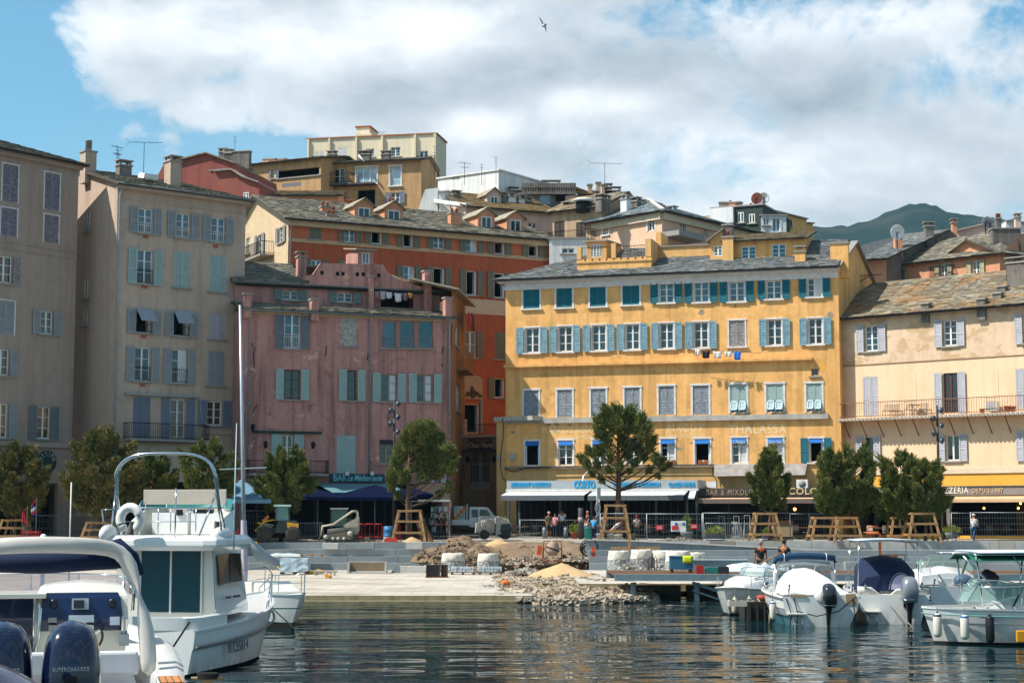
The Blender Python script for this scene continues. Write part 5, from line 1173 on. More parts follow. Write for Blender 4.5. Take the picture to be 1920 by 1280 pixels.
polyhouse(h18,g18,[(1792,500),(1792,434),(1870,416),(1872,500)],7,S_CPINK,capm=M_STONE);chimney(h18,P(1789,434,146),.4,.5,.7,S_SALMON,'slab');chimney(h18,P(1872,424,145),.4,.5,.6,S_GREY,'pots')
g19=Fac(1830,144,1990,448,440,D1=140);h19=T('hill_house','cream terrace house at the right edge of the skyline','building',g19.pt(3,10),group='houses stacked up the hill',world=True)
polyhouse(h19,g19,[(1832,500),(1832,450),(1840,440),(1898,430),(1901,440),(1990,436),(1990,500)],7,S_CPINK,capm=M_STONE);polyhouse(h19,Fac(1885,150,1990,None,None,D1=150),[(1886,450),(1886,416),(1898,414),(1990,436),(1990,450)],5,S_WHITE,'upper_storey',capm=R_BLUE);chimney(h19,P(1908,422,149),.5,.5,.6,S_CPINK,'slab')
dish(P(1848,440,143),.5,'bdbdbd','left satellite dish of the pair on the cream house by the mountain',.6);dish(P(1857,442,143),.4,'a0a0a4','smaller grey satellite dish beside the cream chimney at right',-.3)
AWG=plain('pale_awning_canvas','b3b8ba',.8,var=.1);AWD=plain('grey_awning_valance','596066',.8);CYAN=plain('cyan_sign_letters','149ad0',.4,var=.03);ALU=plain('grey_steel','7d8890',.45,.3);ALUD=plain('slate_grey_post','46525c',.5,.2)  # AWD is the darker grey of the awning valances
WOODT=plain('warm_timber','96744e',.8,var=.3,scale=6);WOODT2=plain('orange_timber','9a7042',.8,var=.3,scale=6);WOODD=plain('dark_timber','5c4028',.8,var=.3,scale=6);DKWOOD=plain('very_dark_wood','2a211c',.7)
f5v=Fac.__new__(Fac);f5v.__dict__.update(f5.__dict__);f5v.A=f5.A+f5.n*3.2;f5v.B=f5.B+f5.n*3.2
cv=T('restaurant_veranda','glazed restaurant veranda with grey CORTO fascia and two pale awnings','veranda',f5v.pt(6,2.1),world=True)
v0=f5v.hit(950,905)[0];v1=f5v.hit(1308,905)[0];zt=f5v.hit(1130,900)[1];zb=f5v.hit(1130,916.5)[1]
m=MB();f5v.bx(m,v0,v1,zb,zt,-.15,0,plain('light_grey_fascia','9aa3a8',.6));f5v.bx(m,v0,v0+.15,zb,zt,-3,-.15,AWG);f5v.bx(m,v1-.15,v1,zb,zt,-3,-.15,AWG);f5v.bx(m,v0+.02,v1-.02,zt-.2,zt-.1,-3.1,-.1,ALUD);f5v.bx(m,v0-.05,v1+.05,zb-.12,zb,-.2,.06,WHITE_T);fas=m.build('fascia',cv)
def vtxt(t_,x0,x1,sz,y=908.5,bold=.01):
 u,z=f5v.hit((x0+x1)/2,y);m=MB();text_mb(m,t_,sz,f5v.M(u,z,.02),CYAN,.03,fit=(x1-x0)*.036,bold=bold);m.build('lettering',fas)
vtxt('RESTAURANT & BODEGON',957,1033,.4);vtxt('CORTO',1076,1116,.74,bold=.022);vtxt('RESTAURANT & BODEGON',1150,1238,.4);vtxt('GLACIER PANINI',1254,1302,.4)
q=f5v.pt
def awning(root,fac,u0,u1,z1,z0,d,mat,val=.22,vm=None,slope=0,th=.04,nm='awning'):
 m=MB();q=fac.pt
 m.hexa([q(u0,z0,d),q(u1,z0,d),q(u1,z1-th,.05),q(u0,z1-th,.05),q(u0,z0+th,d),q(u1,z0+th,d),q(u1,z1,.05),q(u0,z1,.05)],mat)
 m.hexa([q(u0,z0-val,d),q(u1,z0-val,d),q(u1,z0-val,d-.03),q(u0,z0-val,d-.03),q(u0,z0+.03,d+.01),q(u1,z0+.03,d+.01),q(u1,z0+.03,d-.03),q(u0,z0+.03,d-.03)],vm or mat)
 return m.build(nm,root)
za=zb-.14
awning(cv,f5v,f5v.hit(952,920)[0],f5v.hit(1106,920)[0],za,za-.32,1.6,AWG,.3,AWD);awning(cv,f5v,f5v.hit(1112,920)[0],f5v.hit(1290,920)[0],za,za-.35,1.5,AWG,.28,AWD);awning(cv,f5v,f5v.hit(1294,920)[0],f5v.hit(1306,920)[0],za,za-.5,.8,AWG,.05)
for px in(953,973,1050,1108,1168,1230,1288,1306):
 u=f5v.hit(px,950)[0];m=MB();f5v.bx(m,u-.07,u+.07,2.0,za,-.16,-.02,ALUD);m.build('post',cv)
m=MB();f5v.bx(m,v0,v1,za-.15,za-.02,-.14,-.03,ALUD);m.build('crossbeam',cv)
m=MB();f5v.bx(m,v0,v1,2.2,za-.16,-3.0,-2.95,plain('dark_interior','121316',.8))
for k in range(26):
 u=v0+.4+(v1-v0-.8)*k/25;f5v.bx(m,u-.03,u+.03,2.2,za-.2,-2.9,-2.86,plain('brown_slats','4a352a',.7))
m.build('back_wall',cv)
m=MB();f5v.bx(m,v0+.1,v1-.1,zt-.06,zt,-3,-.2,ALUD);m.build('roof',cv)
m=MB(Matrix.Translation(f5v.pt(f5v.hit(1119,890)[0],zt-.1,-1.4)));rows=[]
for i in range(9):
 a=pi*i/8;rows.append([(-1.35*cos(a)*1.0,-1+2*k/4,max(0,.95*sin(a)**.75))for k in range(5)])
m.grid(rows,plain('white_tent_fabric','dfe2e2',.7,var=.05));single(m,'dome_canopy','white domed canopy poking up behind the CORTO fascia','canopy',f5v.pt(f5v.hit(1119,890)[0],zt-.1,-1.4))
f5b=Fac.__new__(Fac);f5b.__dict__.update(f5.__dict__);f5b.A=f5.A+f5.n*2.2;f5b.B=f5.B+f5.n*2.2;q=f5b.pt
bar=T('bar_terrace','covered bar terrace with dark BAR & MIXOLOGIE fascia and beige awning','bar front',f5b.pt(16,2.1),world=True)
v0=f5b.hit(1309,920)[0];v1=f5b.hit(1546,920)[0];zt=f5b.hit(1330,915)[1];zb=f5b.hit(1330,930.5)[1];za=zb-.08
m=MB();f5b.bx(m,v0,v1,zb,zt,-.12,0,plain('charcoal_fascia','3a3a3e',.6));f5b.bx(m,v0,v1,zt-.1,zt-.02,-2.2,-.12,ALUD);fas=m.build('fascia',bar)
GOLD=plain('dull_gold_letters','9c8464',.5)
u,z=f5b.hit(1372,923);m=MB();text_mb(m,'BAR & MIXOLOGIE',.55,f5b.M(f5b.hit(1378,923)[0],z,.02),GOLD,.02,fit=104*.0365,space=1.25);m.build('lettering',fas)
m=MB();text_mb(m,'· COLOMBA',.6,f5b.M(f5b.hit(1520,921)[0],f5b.hit(1520,921)[1],.02),plain('gold_letters','c2ad7c',.5),.03,sx=1.05,space=1.1,bold=.01);m.build('lettering',fas)
awning(bar,f5b,f5b.hit(1312,930)[0],f5b.hit(1470,930)[0],za,za-.12,.9,plain('peach_edge_canvas','c9a385',.8),.26,plain('brown_grey_valance','6a5c54',.8));awning(bar,f5b,f5b.hit(1476,930)[0],v1,za,za-.12,.9,plain('peach_edge_canvas','c9a385',.8),.26,plain('brown_grey_valance','6a5c54',.8))
for px in(1311,1366,1425,1474,1517,1545):u=f5b.hit(px,950)[0];m=MB();f5b.bx(m,u-.06,u+.06,2.0,za,-.14,-.02,DKWOOD);m.build('post',bar)
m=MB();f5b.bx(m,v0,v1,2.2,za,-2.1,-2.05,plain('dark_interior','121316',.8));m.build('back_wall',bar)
m=MB();m.ball(prct(f5b,1488,954,-.6),.1,plain('warm_bulb','ffc070',.5,emit=('ffb050',6)),8,6);m.build('hanging_lamp',bar)
m=MB();a=f5.hit(1344,893);b_=f5.hit(1512,872);q5=f5.pt
m.hexa([q5(a[0],a[1],1.0),q5(b_[0],a[1]+.05,1.0),q5(b_[0],a[1]+.05,0),q5(a[0],a[1],0),q5(a[0]-.1,b_[1]+.1,.35),q5(b_[0]+.1,b_[1]+.1,.35),q5(b_[0]+.1,b_[1]+.1,.02),q5(a[0]-.1,b_[1]+.1,.02)],plain('dusty_grey_canopy','8f8984',.9,var=.35,scale=2));single(m,'concrete_canopy','dusty grey canopy above the bar sign on the yellow house','canopy',f5.pt((a[0]+b_[0])/2,a[1],.5))
for x0,x1,y0,y1,lab in((1497,1518,899,915,'white air conditioner above the dark bar fascia'),(1330,1348,903,914,'small blue-white unit on top of the bar fascia by the CORTO sign')):
 r_=f5.rect(x0,y0,x1,y1);m=MB();f5.bx(m,*r_,.6,1.1,M_FRAME);u,z=(r_[0]+r_[1])/2,(r_[2]+r_[3])/2
 if x0>1400:m.tube([f5.pt(u,z,1.1),f5.pt(u,z,1.13)],.24,M_STONE,14)
 single(m,'air_conditioner',lab,'air conditioner',f5.pt(u,r_[2],.85))
f6v=Fac.__new__(Fac);f6v.__dict__.update(f6.__dict__);f6v.A=f6.A+f6.n*.5;f6v.B=f6.B+f6.n*.5
pz_=T('pizzeria_front','pizzeria shopfront with grey-brown sign band and striped beige awning','shopfront',f6v.pt(8,2.1),world=True)
v0=f6v.hit(1565,920)[0];zt=f6v.hit(1800,912.5)[1];zb=f6v.hit(1800,928)[1]
m=MB();f6v.bx(m,v0,f6.L,zb,zt,-.5,0,plain('taupe_fascia','7d7570',.6));f6v.bx(m,v0,f6.L,zt,zt+.06,-.5,.06,ALUD);fas=m.build('fascia',pz_)
for t_,x,s_,c_ in(('PIZZERIA',1788,.55,'e0d8c8'),('DEPUIS 1987',1852,.42,'c4a888'),('RESTAURANT',1660,.55,'e0d8c8')):
 u,z=f6v.hit(x,919.5);m=MB();text_mb(m,t_,s_,f6v.M(u,z,.02),plain('sign_letter_'+c_,c_,.5),.03,space=1.15,fit={'PIZZERIA':58,'DEPUIS 1987':58,'RESTAURANT':80}[t_]*.0345);m.build('lettering',fas)
CREAMAW=plain('sand_awning_canvas','c2a27e',.8)
awning(pz_,f6v,f6v.hit(1575,930)[0],f6v.hit(1756,930)[0],zb-.08,zb-.3,1.3,CREAMAW,.14);awning(pz_,f6v,f6v.hit(1783,930)[0],f6.L,zb-.08,zb-.3,1.3,CREAMAW,.16)
for px in(1560,1640,1700,1762,1776):u=f6v.hit(px,950)[0];m=MB();f6v.bx(m,u-.12,u+.12,2.0,zb,-.4,-.1,DKWOOD if px<1750 else S_GREY);m.build('post',pz_)
LB=plain('warm_bulb','ffc070',.5,emit=('ffb050',6))
for x,y in((1822,952),(1887,952),(1891,943)):m=MB();m.ball(prct(f6v,x,y,-1.8),.07,LB,8,6);m.tube([prct(f6v,x,y,-1.8),prct(f6v,x,y,-1.8)+Vector((0,0,1.2))],.012,M_RAIL,4);m.build('hanging_lamp',pz_)
f3v=Fac.__new__(Fac);f3v.__dict__.update(f3.__dict__);f3v.A=f3.A+f3.n*.25;f3v.B=f3.B+f3.n*.25
md=T('bar_sign','teal sign board reading BAR Le Méditerranée','sign',prct(f3v,670,904),world=True)
r_=f3v.rect(619,888,722,904);m=MB();f3v.bx(m,*r_,-.2,0,plain('deep_teal_board','0e3f4c',.5));sb=m.build('board',md)
TL=plain('pale_teal_letters','7cc2cc',.5);m=MB();zc=(r_[2]+r_[3])/2
text_mb(m,'BAR',.62,f3v.M(f3v.hit(637,896)[0],zc,.01),TL,.02,fit=26*.035,bold=.004);text_mb(m,'Le Méditerranée',.58,f3v.M(f3v.hit(684,896)[0],zc,.01),TL,.02,shear=.3,fit=69*.035,bold=.006);m.build('lettering',sb)
for px in(649,696):m=MB();u,z=f3v.hit(px,888);f3v.bx(m,u-.1,u+.1,z-.1,z+.15,.1,.3,WHITE_T);m.build('spotlight',md)
for t_,x0,x1,y0,y1,sz,lab,bc,lc,bw in(("L'OCEAN",461,492,900,911,.42,"pale shop sign partly behind the aluminium mast",'8d8478','2b2b30',1),('Cavo',556,587,900,912,.4,'pale sign reading Cavo beside the wind-blown pine','9c9790','23242c',1),('LA MEA',784,836,884,904,.56,'white LA MEA sign band at the right end of the pink house','99a0ab','5e6f8f',.9)):
 r_=f3v.rect(x0,y0,x1,y1);o=T('shop_sign',lab,'sign',f3v.pt((r_[0]+r_[1])/2,r_[2],0),world=True);m=MB();f3v.bx(m,*r_,-.2,0,plain('sign_board_'+bc,bc,.6));sb=m.build('board',o)
 m=MB();text_mb(m,t_,sz,f3v.M((r_[0]+r_[1])/2,(r_[2]+r_[3])/2,.01),plain('sign_ink_'+lc,lc,.5),.01,sx=bw,space=1.1);m.build('lettering',sb)
m=MB();r_=f3v.rect(476,887,614,892);f3v.bx(m,*r_,-.2,.1,plain('grey_sign_strip','6f7478',.6));single(m,'sign_strip','long thin grey strip under the pink house balcony','sign',f3v.pt((r_[0]+r_[1])/2,r_[2],0))
NAVY=plain('navy_parasol_canvas','040e2c',.95,var=.1,spec=.08);PBLUE=plain('pale_blue_canvas','5c7f96',.85,var=.1);GRN=plain('grey_teal_awning_canvas','567a80',.85)
m=MB();u0,u1=f3v.hit(592,906)[0],f3v.hit(738,906)[0];za=f3v.hit(660,906)[1];zb=f3v.hit(660,925)[1];qv=f3v.pt
m.hexa([qv(u0+.6,zb,2.2),qv(u1,zb,2.2),qv(u1,za-.05,.1),qv(u0,za-.05,.1),qv(u0+.6,zb+.05,2.2),qv(u1,zb+.05,2.2),qv(u1,za,.1),qv(u0,za,.1)],GRN);single(m,'shop_awning','grey teal awning below the bar sign','awning',qv((u0+u1)/2,zb,1))
def parasol(px,y,D,w,h_,label,mat,zg=2.0):
 p=P(px,y,D);o=T('parasol',label,'parasol',(p.x,p.y,zg),group='café parasols');H=p.z-zg
 m=MB();k=w/2;m.tube([(0,0,0),(0,0,H)],.04,M_PIPE,6);m.build('pole',o)
 m=MB();vs=[(0,0,H)]+[(k*a,k*b,H-h_)for a,b in((-1,-1),(0,-1.0),(1,-1),(1,0),(1,1),(0,1),(-1,1),(-1,0))]
 m.add(vs,[(0,i+1,(i+1)%8+1)for i in range(8)],mat)
 vs2=vs[1:]+[(x,y_,z-.22)for x,y_,z in vs[1:]];m.add(vs2,[(i,(i+1)%8,(i+1)%8+8,i+8)for i in range(8)],mat);m.build('canopy',o)
parasol(703,908,111.5,5.6,.85,'large navy parasol on the right below the bar sign',NAVY);parasol(596,917,111,4.2,.5,'smaller navy parasol left of the bar sign',NAVY);parasol(452,899,107,4.4,1.25,'pale blue parasol behind the white mast',PBLUE);parasol(770,912,113,3,.5,'navy parasol half hidden behind the bushy pine in front of the pink house',NAVY)
sv=T('souvenir_stall','souvenir stall with dark sloping awning and white front edge at the pink house corner','stall',P(800,990,112.5),world=True)
m=MB();a=P(772,912,114);b_=P(838,905,115.5);c=P(843,938,112);d=P(770,938,111.5);m.hexa([d,c,b_,a]+[x+Vector((0,0,.06))for x in(d,c,b_,a)],plain('dark_brown_canvas','2c2422',.85));m.build('awning',sv)
m=MB();m.bar(d,c,.14,WHITE_T);m.build('edge',sv)
for a_,b_ in((843,112),(771,111.5)):m=MB();m.bar(P(a_,938,b_),Vector((P(a_,938,b_).x,b_,2)),.08,M_PIPE);m.build('post',sv)
m=MB();cols=['a03a32','3f6f9a','c9b23e','d8d4cc','3c7a5a','b06a9a','1f3d6a','7fb2c8']
for i in range(26):
 for j in range(4):
  if rnd.random()<.8:m.box((P(812,980,113).x-.1+(i%13)*.085,112.9+(i//13)*.02,2.5+j*.45+rnd.uniform(0,.1)),(.075,.02,rnd.uniform(.25,.4)),plain('goods_'+rnd.choice(cols),rnd.choice(cols),.7))
m.build('postcard_rack',sv)
m=MB()
for i in range(14):m.box((P(780,980,113).x+i*.09,113.2,3.0+.1*(i%3)),(.07,.05,rnd.uniform(.4,.9)),plain('bag_'+cols[i%8],['2c2a30','5a4a40','8a8278','3a3f50'][i%4],.8))
m.build('hanging_bags',sv)
BARK=plain('pine_bark','5a4636',.95,var=.4,scale=8,bmp=.4)
def leafmat(name,c1,c2,c3):
 m,nt,b=newmat(name);b.inputs['Roughness'].default_value=.7;b.inputs['Specular IOR Level'].default_value=.2
 g=N(nt,'ShaderNodeNewGeometry');a=ramp(nt,g.outputs['Random Per Island'],[(0,c1),(.5,c2),(.85,c2),(1,c3)])
 n_=noi(nt,g.outputs['Position'],1.1,4,.6);a=mixc(nt,ramp(nt,n_,[(.42,0),(.66,.7)]),a,lin(c3));L(nt,a,b.inputs['Base Color'])
 b.inputs['Transmission Weight'].default_value=0
 return m
NEEDLE=leafmat('pine_needles','2f3f1e','4c5a2a','7f7c42');NEEDLE_B=leafmat('browning_pine_needles','38441f','565c30','7c683a')
def pine(px,ybase,D,pxw,ytop,ycrown,label,seed,mat=NEEDLE,lean=0,clumps=26,tufts=150,shape='oval',zb=None,blobs=None,sparse=1.0):
 """pine: crown made of needle tufts gathered in clumps at branch ends; blobs = explicit clump list in picture units (dx, dy, r)"""
 rr=random.Random(seed);base=P(px,ybase,D)
 if zb is not None:base.z=zb
 o=T('pine_tree',label,'tree',base,group='young pines in timber frames')
 s=D/FPX;H=(ybase-ytop)*s;cw=pxw*s/2*1.18;c0=(ybase-ycrown)*s;ch=H-c0
 cl=[]
 if blobs:
  for dx,yy,r_ in blobs:
   cl.append((Vector((dx*s,rr.uniform(-.35,.35)*cw,(ybase-yy)*s)),r_*s));
 else:
  for i in range(int(clumps*1.35)):
   t=(i+.5)/(clumps*1.35);a=i*2.399+rr.uniform(-.4,.4)
   if shape=='oval':rad=sin(pi*min(1,.12+t*.86))**.6
   elif shape=='cone':rad=(1-t)**.55*(.35+.65*min(1,t*6+.3))
   else:rad=1 if t<.6 else(1-(t-.6)/.4*.5)
   rad*=rr.uniform(.35,.95)
   r_=cw*rr.uniform(.2,.36)*(1-.3*t)
   cl.append((Vector((cos(a)*(cw-r_*.6)*rad+lean*t,sin(a)*(cw-r_*.6)*rad,c0+ch*.06+t*(ch-r_*.9))),r_))
 m=MB();th_=max(.07,H*.022)
 top=Vector((lean*.8,0,H*.93));tp=[Vector((0,0,-.1)),Vector((rr.uniform(-.06,.06),0,c0*.6)),Vector((lean*.2+rr.uniform(-.1,.1),0,c0)),Vector((lean*.5,rr.uniform(-.1,.1),c0+ch*.45)),top]
 m.tube(tp,[th_*1.25,th_,th_*.85,th_*.5,th_*.12],BARK,8);m.build('trunk',o)
 b=MB()
 for c,r_ in cl:
  z0=max(c0*.85,c.z-abs(c.x)*.55-.25);z0=min(z0,H*.9);t=(z0-c0)/max(ch,.1);st=Vector((lean*max(0,t)*.9,0,z0));md_=st.lerp(c,.55)+Vector((0,0,-.06*(c-st).length))
  b.tube([st,md_,c],[th_*.34,th_*.22,th_*.07],BARK,5)
 b.build('limbs',o)
 f=MB()
 for c,r_ in cl:
  n=int(tufts*sparse*(r_/(cw*.29))**1.6)if not blobs else int(tufts*sparse*(r_/s/14)**1.7*.7)
  ax=Vector((c.x*.5,c.y*.5,H*.15)).normalized();kf=.55 if blobs else 1;r_*=(.95 if blobs else .8)
  for k in range(max(8,n)):
   d=Vector((rr.gauss(0,1),rr.gauss(0,1),rr.gauss(0,1))).normalized();rad=r_*rr.random()**.42*rr.uniform(.75,1.15)
   p=c+d*rad*.85;k_ax=kf*rr.random()**1.6*r_*1.5;p+=ax*k_ax*(1 if d.z>-.3 else .2);p=c+ax*(p-c).dot(ax)+((p-c)-ax*(p-c).dot(ax))*(1-.6*k_ax/(r_*1.5));gd_=(d*.5+ax*.7+Vector((rr.uniform(-.4,.4),rr.uniform(-.4,.4),rr.uniform(-.1,.5)))).normalized()
   ln=rr.uniform(.16,.34)*(1 if D>90 else .9);vs=[];fs=[]
   for j in range(4):
    e_=(gd_+Vector((rr.uniform(-.55,.55),rr.uniform(-.55,.55),rr.uniform(-.4,.5)))).normalized();sd=e_.cross(Vector((rr.uniform(-1,1),rr.uniform(-1,1),rr.uniform(-1,1)))).normalized()*.026
    k0=len(vs);vs+=[p-sd,p+sd,p+e_*ln+sd*.3,p+e_*ln-sd*.3];fs.append((k0,k0+1,k0+2,k0+3))
   o0=len(f.v);f.v+=[Vector(v)for v in vs];f.f+=[[o0+x for x in q_]for q_ in fs];mi=f.idx(mat);f.mi+=[mi]*4;f.sm+=[False]*4
 f.build('crown',o)
 return o
PT=105
pine(28,1010,104,118,836,968,'dense pine at the far left edge beneath the OTTIMO sign',1,NEEDLE_B,clumps=34,tufts=PT*2.2,zb=1.86)
pine(186,1010,103,150,812,962,'big browning pine between the OTTIMO sign and the chrome boat arch',2,NEEDLE_B,clumps=40,tufts=PT*2.4,zb=1.86)
pine(285,1005,106,92,852,930,'small dark pine framed inside the chrome boat arch',3,clumps=22,tufts=PT*2,zb=1.9)
pine(388,1010,104,110,828,940,'pine between the cruiser arch and the tall white mast',4,clumps=26,tufts=PT*1.9,zb=1.86)
pine(527,1008,106,100,842,955,'wind-blown pine leaning right of the white mast',5,lean=.5,clumps=30,tufts=PT*2.1,zb=1.88)
pine(766,1008,106,120,790,935,'pine with broad bushy crown in front of the pink house',6,tufts=PT*2.4,zb=1.9,blobs=[(-12,848,22),(-22,872,20),(-30,895,14),(0,826,22),(18,812,20),(36,808,19),(22,838,24),(46,832,22),(62,850,20),(40,862,24),(66,872,17),(14,868,24),(50,888,15),(-6,895,15),(28,890,18),(78,862,12),(76,880,11),(8,804,13),(-32,912,9),(70,912,11),(54,926,9),(-20,928,8),(28,796,12)])
pine(1160,1003,110,130,758,900,'tall open-crowned pine standing in front of the yellow house',7,tufts=PT*2.6,zb=2.0,sparse=.8,blobs=[(-34,794,15),(38,788,15),(24,772,14),(-22,772,14),(50,800,13),(0,778,19),(-22,786,17),(20,782,18),(-8,800,20),(30,800,19),(46,812,18),(-34,810,16),(10,818,20),(34,830,20),(-22,828,19),(56,836,15),(64,822,9),(48,852,15),(14,846,16),(-34,846,14),(-12,856,15),(-50,848,13),(-64,858,12),(-56,868,11),(-38,872,10),(64,858,12),(74,866,12),(84,874,9),(30,866,10),(56,880,8),(-46,886,7),(72,890,6),(-30,898,8),(-18,880,8),(2,872,9),(20,882,6),(96,868,6),(-8,768,12)])
pine(1444,1012,104,80,848,958,'compact upright pine in front of the dark bar sign',8,clumps=26,tufts=PT*2.3,zb=1.9)
pine(1560,1018,103,84,856,975,'pine half merged with its neighbour left of the lamp post',9,clumps=28,tufts=PT*2,zb=1.88)
pine(1600,1018,103.6,104,850,972,'loose feathery pine before the peach house corner',10,clumps=30,tufts=PT*1.9,zb=1.88,lean=.3)
pine(1692,1020,102.5,110,862,985,'spiky broad pine left of the tall spotlight pole',11,clumps=32,tufts=PT*2.3,zb=1.88)
pine(1735,1026,101.5,92,880,985,'low dense pine hiding the start of the pizzeria sign',12,clumps=28,tufts=PT*2.2,zb=1.88)
def frame_(px,yb,D,w,h,label=None,zb=1.88):
 m=MB();o=None;p=P(px,yb,D);p.z=zb
 o=T('tree_stake_frame',label,'tree frame',p,group='timber stake frames around the pines')
 t=.62;c=[(-1,-1),(1,-1),(1,1),(-1,1)]
 for a,b in c:m=MB();m.bar((a*w/2,b*w/2,0),(a*w/2*t,b*w/2*t,h),.13,WOODT);m.build('leg',o)
 for f_ in(.3,.66,1.0):
  k=w/2*(1-(1-t)*f_);
  z=h*f_-.05;e_=k+.1
  for c_,d_ in(((0,-k-.08,z),(e_*2,.05,.13)),((0,k+.08,z),(e_*2,.05,.13)),((-k-.08,0,z),(.05,2*k,.13)),((k+.08,0,z),(.05,2*k,.13))):m=MB();m.box(c_,d_,WOODT if(i_s:=rnd.random())<.7 else WOODT2,ry=rnd.uniform(-.02,.02));m.build('crosspiece',o)
 return o
FR=[(768,1008,106,2.05,1.9,'tall timber stake frame round the bushy pine, with planks leaning on it',1.9),(1154,1008,106,1.75,2.25,'tall narrow stake frame round the open-crowned pine'),(1435,1026,103,1.75,1.75,'stake frame beside the two workers in black'),(1545,1028,102.4,1.8,1.5,'stake frame left of a pair of overlapping frames'),(1586,1030,102,1.7,1.5,'stake frame nearest the orange pipe stand'),(1690,1030,102.4,1.7,1.5,'yellowish stake frame partly behind a larger frame'),(1728,1040,101,1.9,1.75,'shaded stake frame just left of the tall spotlight pole'),(28,1012,104,1.9,1.35,'stake frame at the far left edge below the pine'),(186,1012,103,1.9,1.2,'stake frame behind the inflatable boat and browning pine')]
for a in FR:frame_(*a[:5],label=a[5],zb=(a[6]if len(a)>6 else 1.88))
for i in range(5):
 p0=Vector((P(788+i*3.2,1000,105.2).x,105.0,1.9));m=MB();m.bar(p0+Vector((.15+.05*i,0,0)),p0+Vector((-.2,.5,1.2+.1*(i%2))),.16,WOODT if i%2 else WOODD,.04)
 single(m,'plank',['leftmost','second','middle','fourth','rightmost'][i]+' of the planks leaning on the tree frame by the earth heap','plank',p0,'planks leaning on the tree frame')
def stone(mb,p,r,mat,rr):
 vs=[];
 for a in range(5):
  for b in(-1,1):vs.append(Vector(p)+Vector((cos(a*1.257+b*.3)*r*rr.uniform(.6,1.1),sin(a*1.257+b*.3)*r*rr.uniform(.6,1.1),b*r*.45*rr.uniform(.5,1.1))))
 mb.add(vs,[(0,2,4,6,8),(9,7,5,3,1)]+[(2*a,2*a+1,(2*a+3)%10,(2*a+2)%10)for a in range(5)],mat)
def pile(x,y,z,rx,ry,h,n,label,mat=M_RUBST,s=(.06,.16),name='rubble_pile',seed=0):
 rr=random.Random(seed);m=MB()
 for k in range(n):
  a=rr.random()*6.28;t=rr.random()**.6;hh_=h*(1-t)
  stone(m,(cos(a)*rx*t,sin(a)*ry*t,rr.random()*hh_+.02),rr.uniform(*s),mat,rr)
 o=m.build(name);o.location=(x,y,z);return tag(o,label,None,None,'stuff')
def atx(px,D,z):return(GX(px,D,z),D,z)
def heap(pts,name,label,mat,h,base,rx,ry,seed,amp=.15,n=28,m_=18,power=1.3):
 m=MB();rows=[]
 for j in range(m_+1):
  t=j/m_;row=[]
  for i in range(n):
   a=2*pi*i/n;x=cos(a)*rx*t;y=sin(a)*ry*t;z=h*(1-t**power)+noise.noise(Vector((x*1.3+seed,y*1.3,seed)))*amp*(1-t*.7)+noise.noise(Vector((x*4+seed,y*4,seed)))*amp*.35
   row.append((x*(1+.15*noise.noise(Vector((a,seed,0)))),y,z if t<1 else-.2))
  rows.append(row)
 m.grid(rows,mat,True,True);o=m.build(name);o.location=base;return tag(o,label,None,None,'stuff')
zq=1.85
b_=Vector((P(862,1000,103.5).x,103.6,.9));heap(None,'earth_heap','long brown earth heap with shadow in front of the white pickup',M_DIRT,1.3,b_,3.0,2.4,3,.5)
b_=Vector((P(905,1010,101).x,101.6,.5));heap(None,'earth_heap','lower brown earth slope below the pickup',M_DIRT,1.2,b_,2.9,2.8,5,.45)
b_=Vector((P(1050,1010,104).x,102.6,.4));heap(None,'earth_heap','pale earth bank between the two flights of steps',M_DIRT,1.5,b_,4.4,5,7,.25,power=2.2)
b_=Vector((P(975,1010,104).x,103.2,.4));heap(None,'earth_heap','trampled earth bank in the middle of the building site',M_DIRT,1.42,b_,3.6,5,8,.2,power=2.4)
for hx,hy,hz_,rx_,ry_,hh_,n_,sd_ in((858,102.2,1.1,2.6,1.8,1.1,420,31),(905,100.2,.75,2.8,2.2,1.0,560,32),(1050,100.5,1.0,3.0,2.0,.8,320,33),(975,101.5,1.0,2.8,2,.9,320,34)):pile(*atx(hx,hy,hz_),rx_,ry_,hh_,n_,'earth clods scattered over the %s heap'%{31:'long brown earth',32:'lower brown',33:'pale bank',34:'trampled middle'}[sd_],slatemat('earth_clods',['8c7862','7a6652','9c8a72','aa9a84'],'6a5642',.1,.1),(.05,.14),'earth_clods',sd_)
heap(None,'sand_heap','smooth pale sand heap in front of the orange cement mixer',M_SAND,.72,P(1052,1086,87)+Vector((0,0,.12)),1.9,1.5,9,.08,power=1.05)
heap(None,'sand_heap','small ochre sand heap at the foot of the bushy pine',M_SAND,.3,Vector((P(775,1008,106).x,104.9,1.87)),.6,.4,10,.05)
heap(None,'sand_heap','small light sand pile beside the abandoned car front',M_SAND,.3,Vector((P(935,1008,104).x,103.6,1.75)),.8,.5,11,.05)
sp=MB();rows=[]
def spit(px,t):
 f0=1122+10*sin(max(0,min(1,(px-925)/160))*pi/2)if px<1085 else 1132-(px-1085)*.05
 return f0
ns=46
for j in range(15):
 t=j/14;row=[]
 for i in range(ns+1):
  px=918+(1230-918)*i/ns;e_=min(1,i/4,(ns-i)/(8 if px>1100 else 4));D0=3.5*FPX/(spit(px,0)-HOR);D1=90-14*max(0,(px-1100)/120)
  D=D0+(D1-D0)*t;x=ray(px,HOR)[0]*D;prf=-.5 if t==0 else(.05+.2*min(1,t*5)if t<.25 else .22+.25*(t-.25)/.75)
  z=prf*(.35+.65*e_)+noise.noise(Vector((x*1.1,D*.8,0)))*.16*min(1,t*4)+noise.noise(Vector((x*3.5,D*3,5)))*.09
  row.append((x,D,z))
 rows.append(row)
sp.grid(rows,stucco('rubble_ground','9a8a76','5b4c3e',.8,.1,wear=.5),False);o=struct(sp,'rubble_spit')
rr=random.Random(5);sb_=MB()
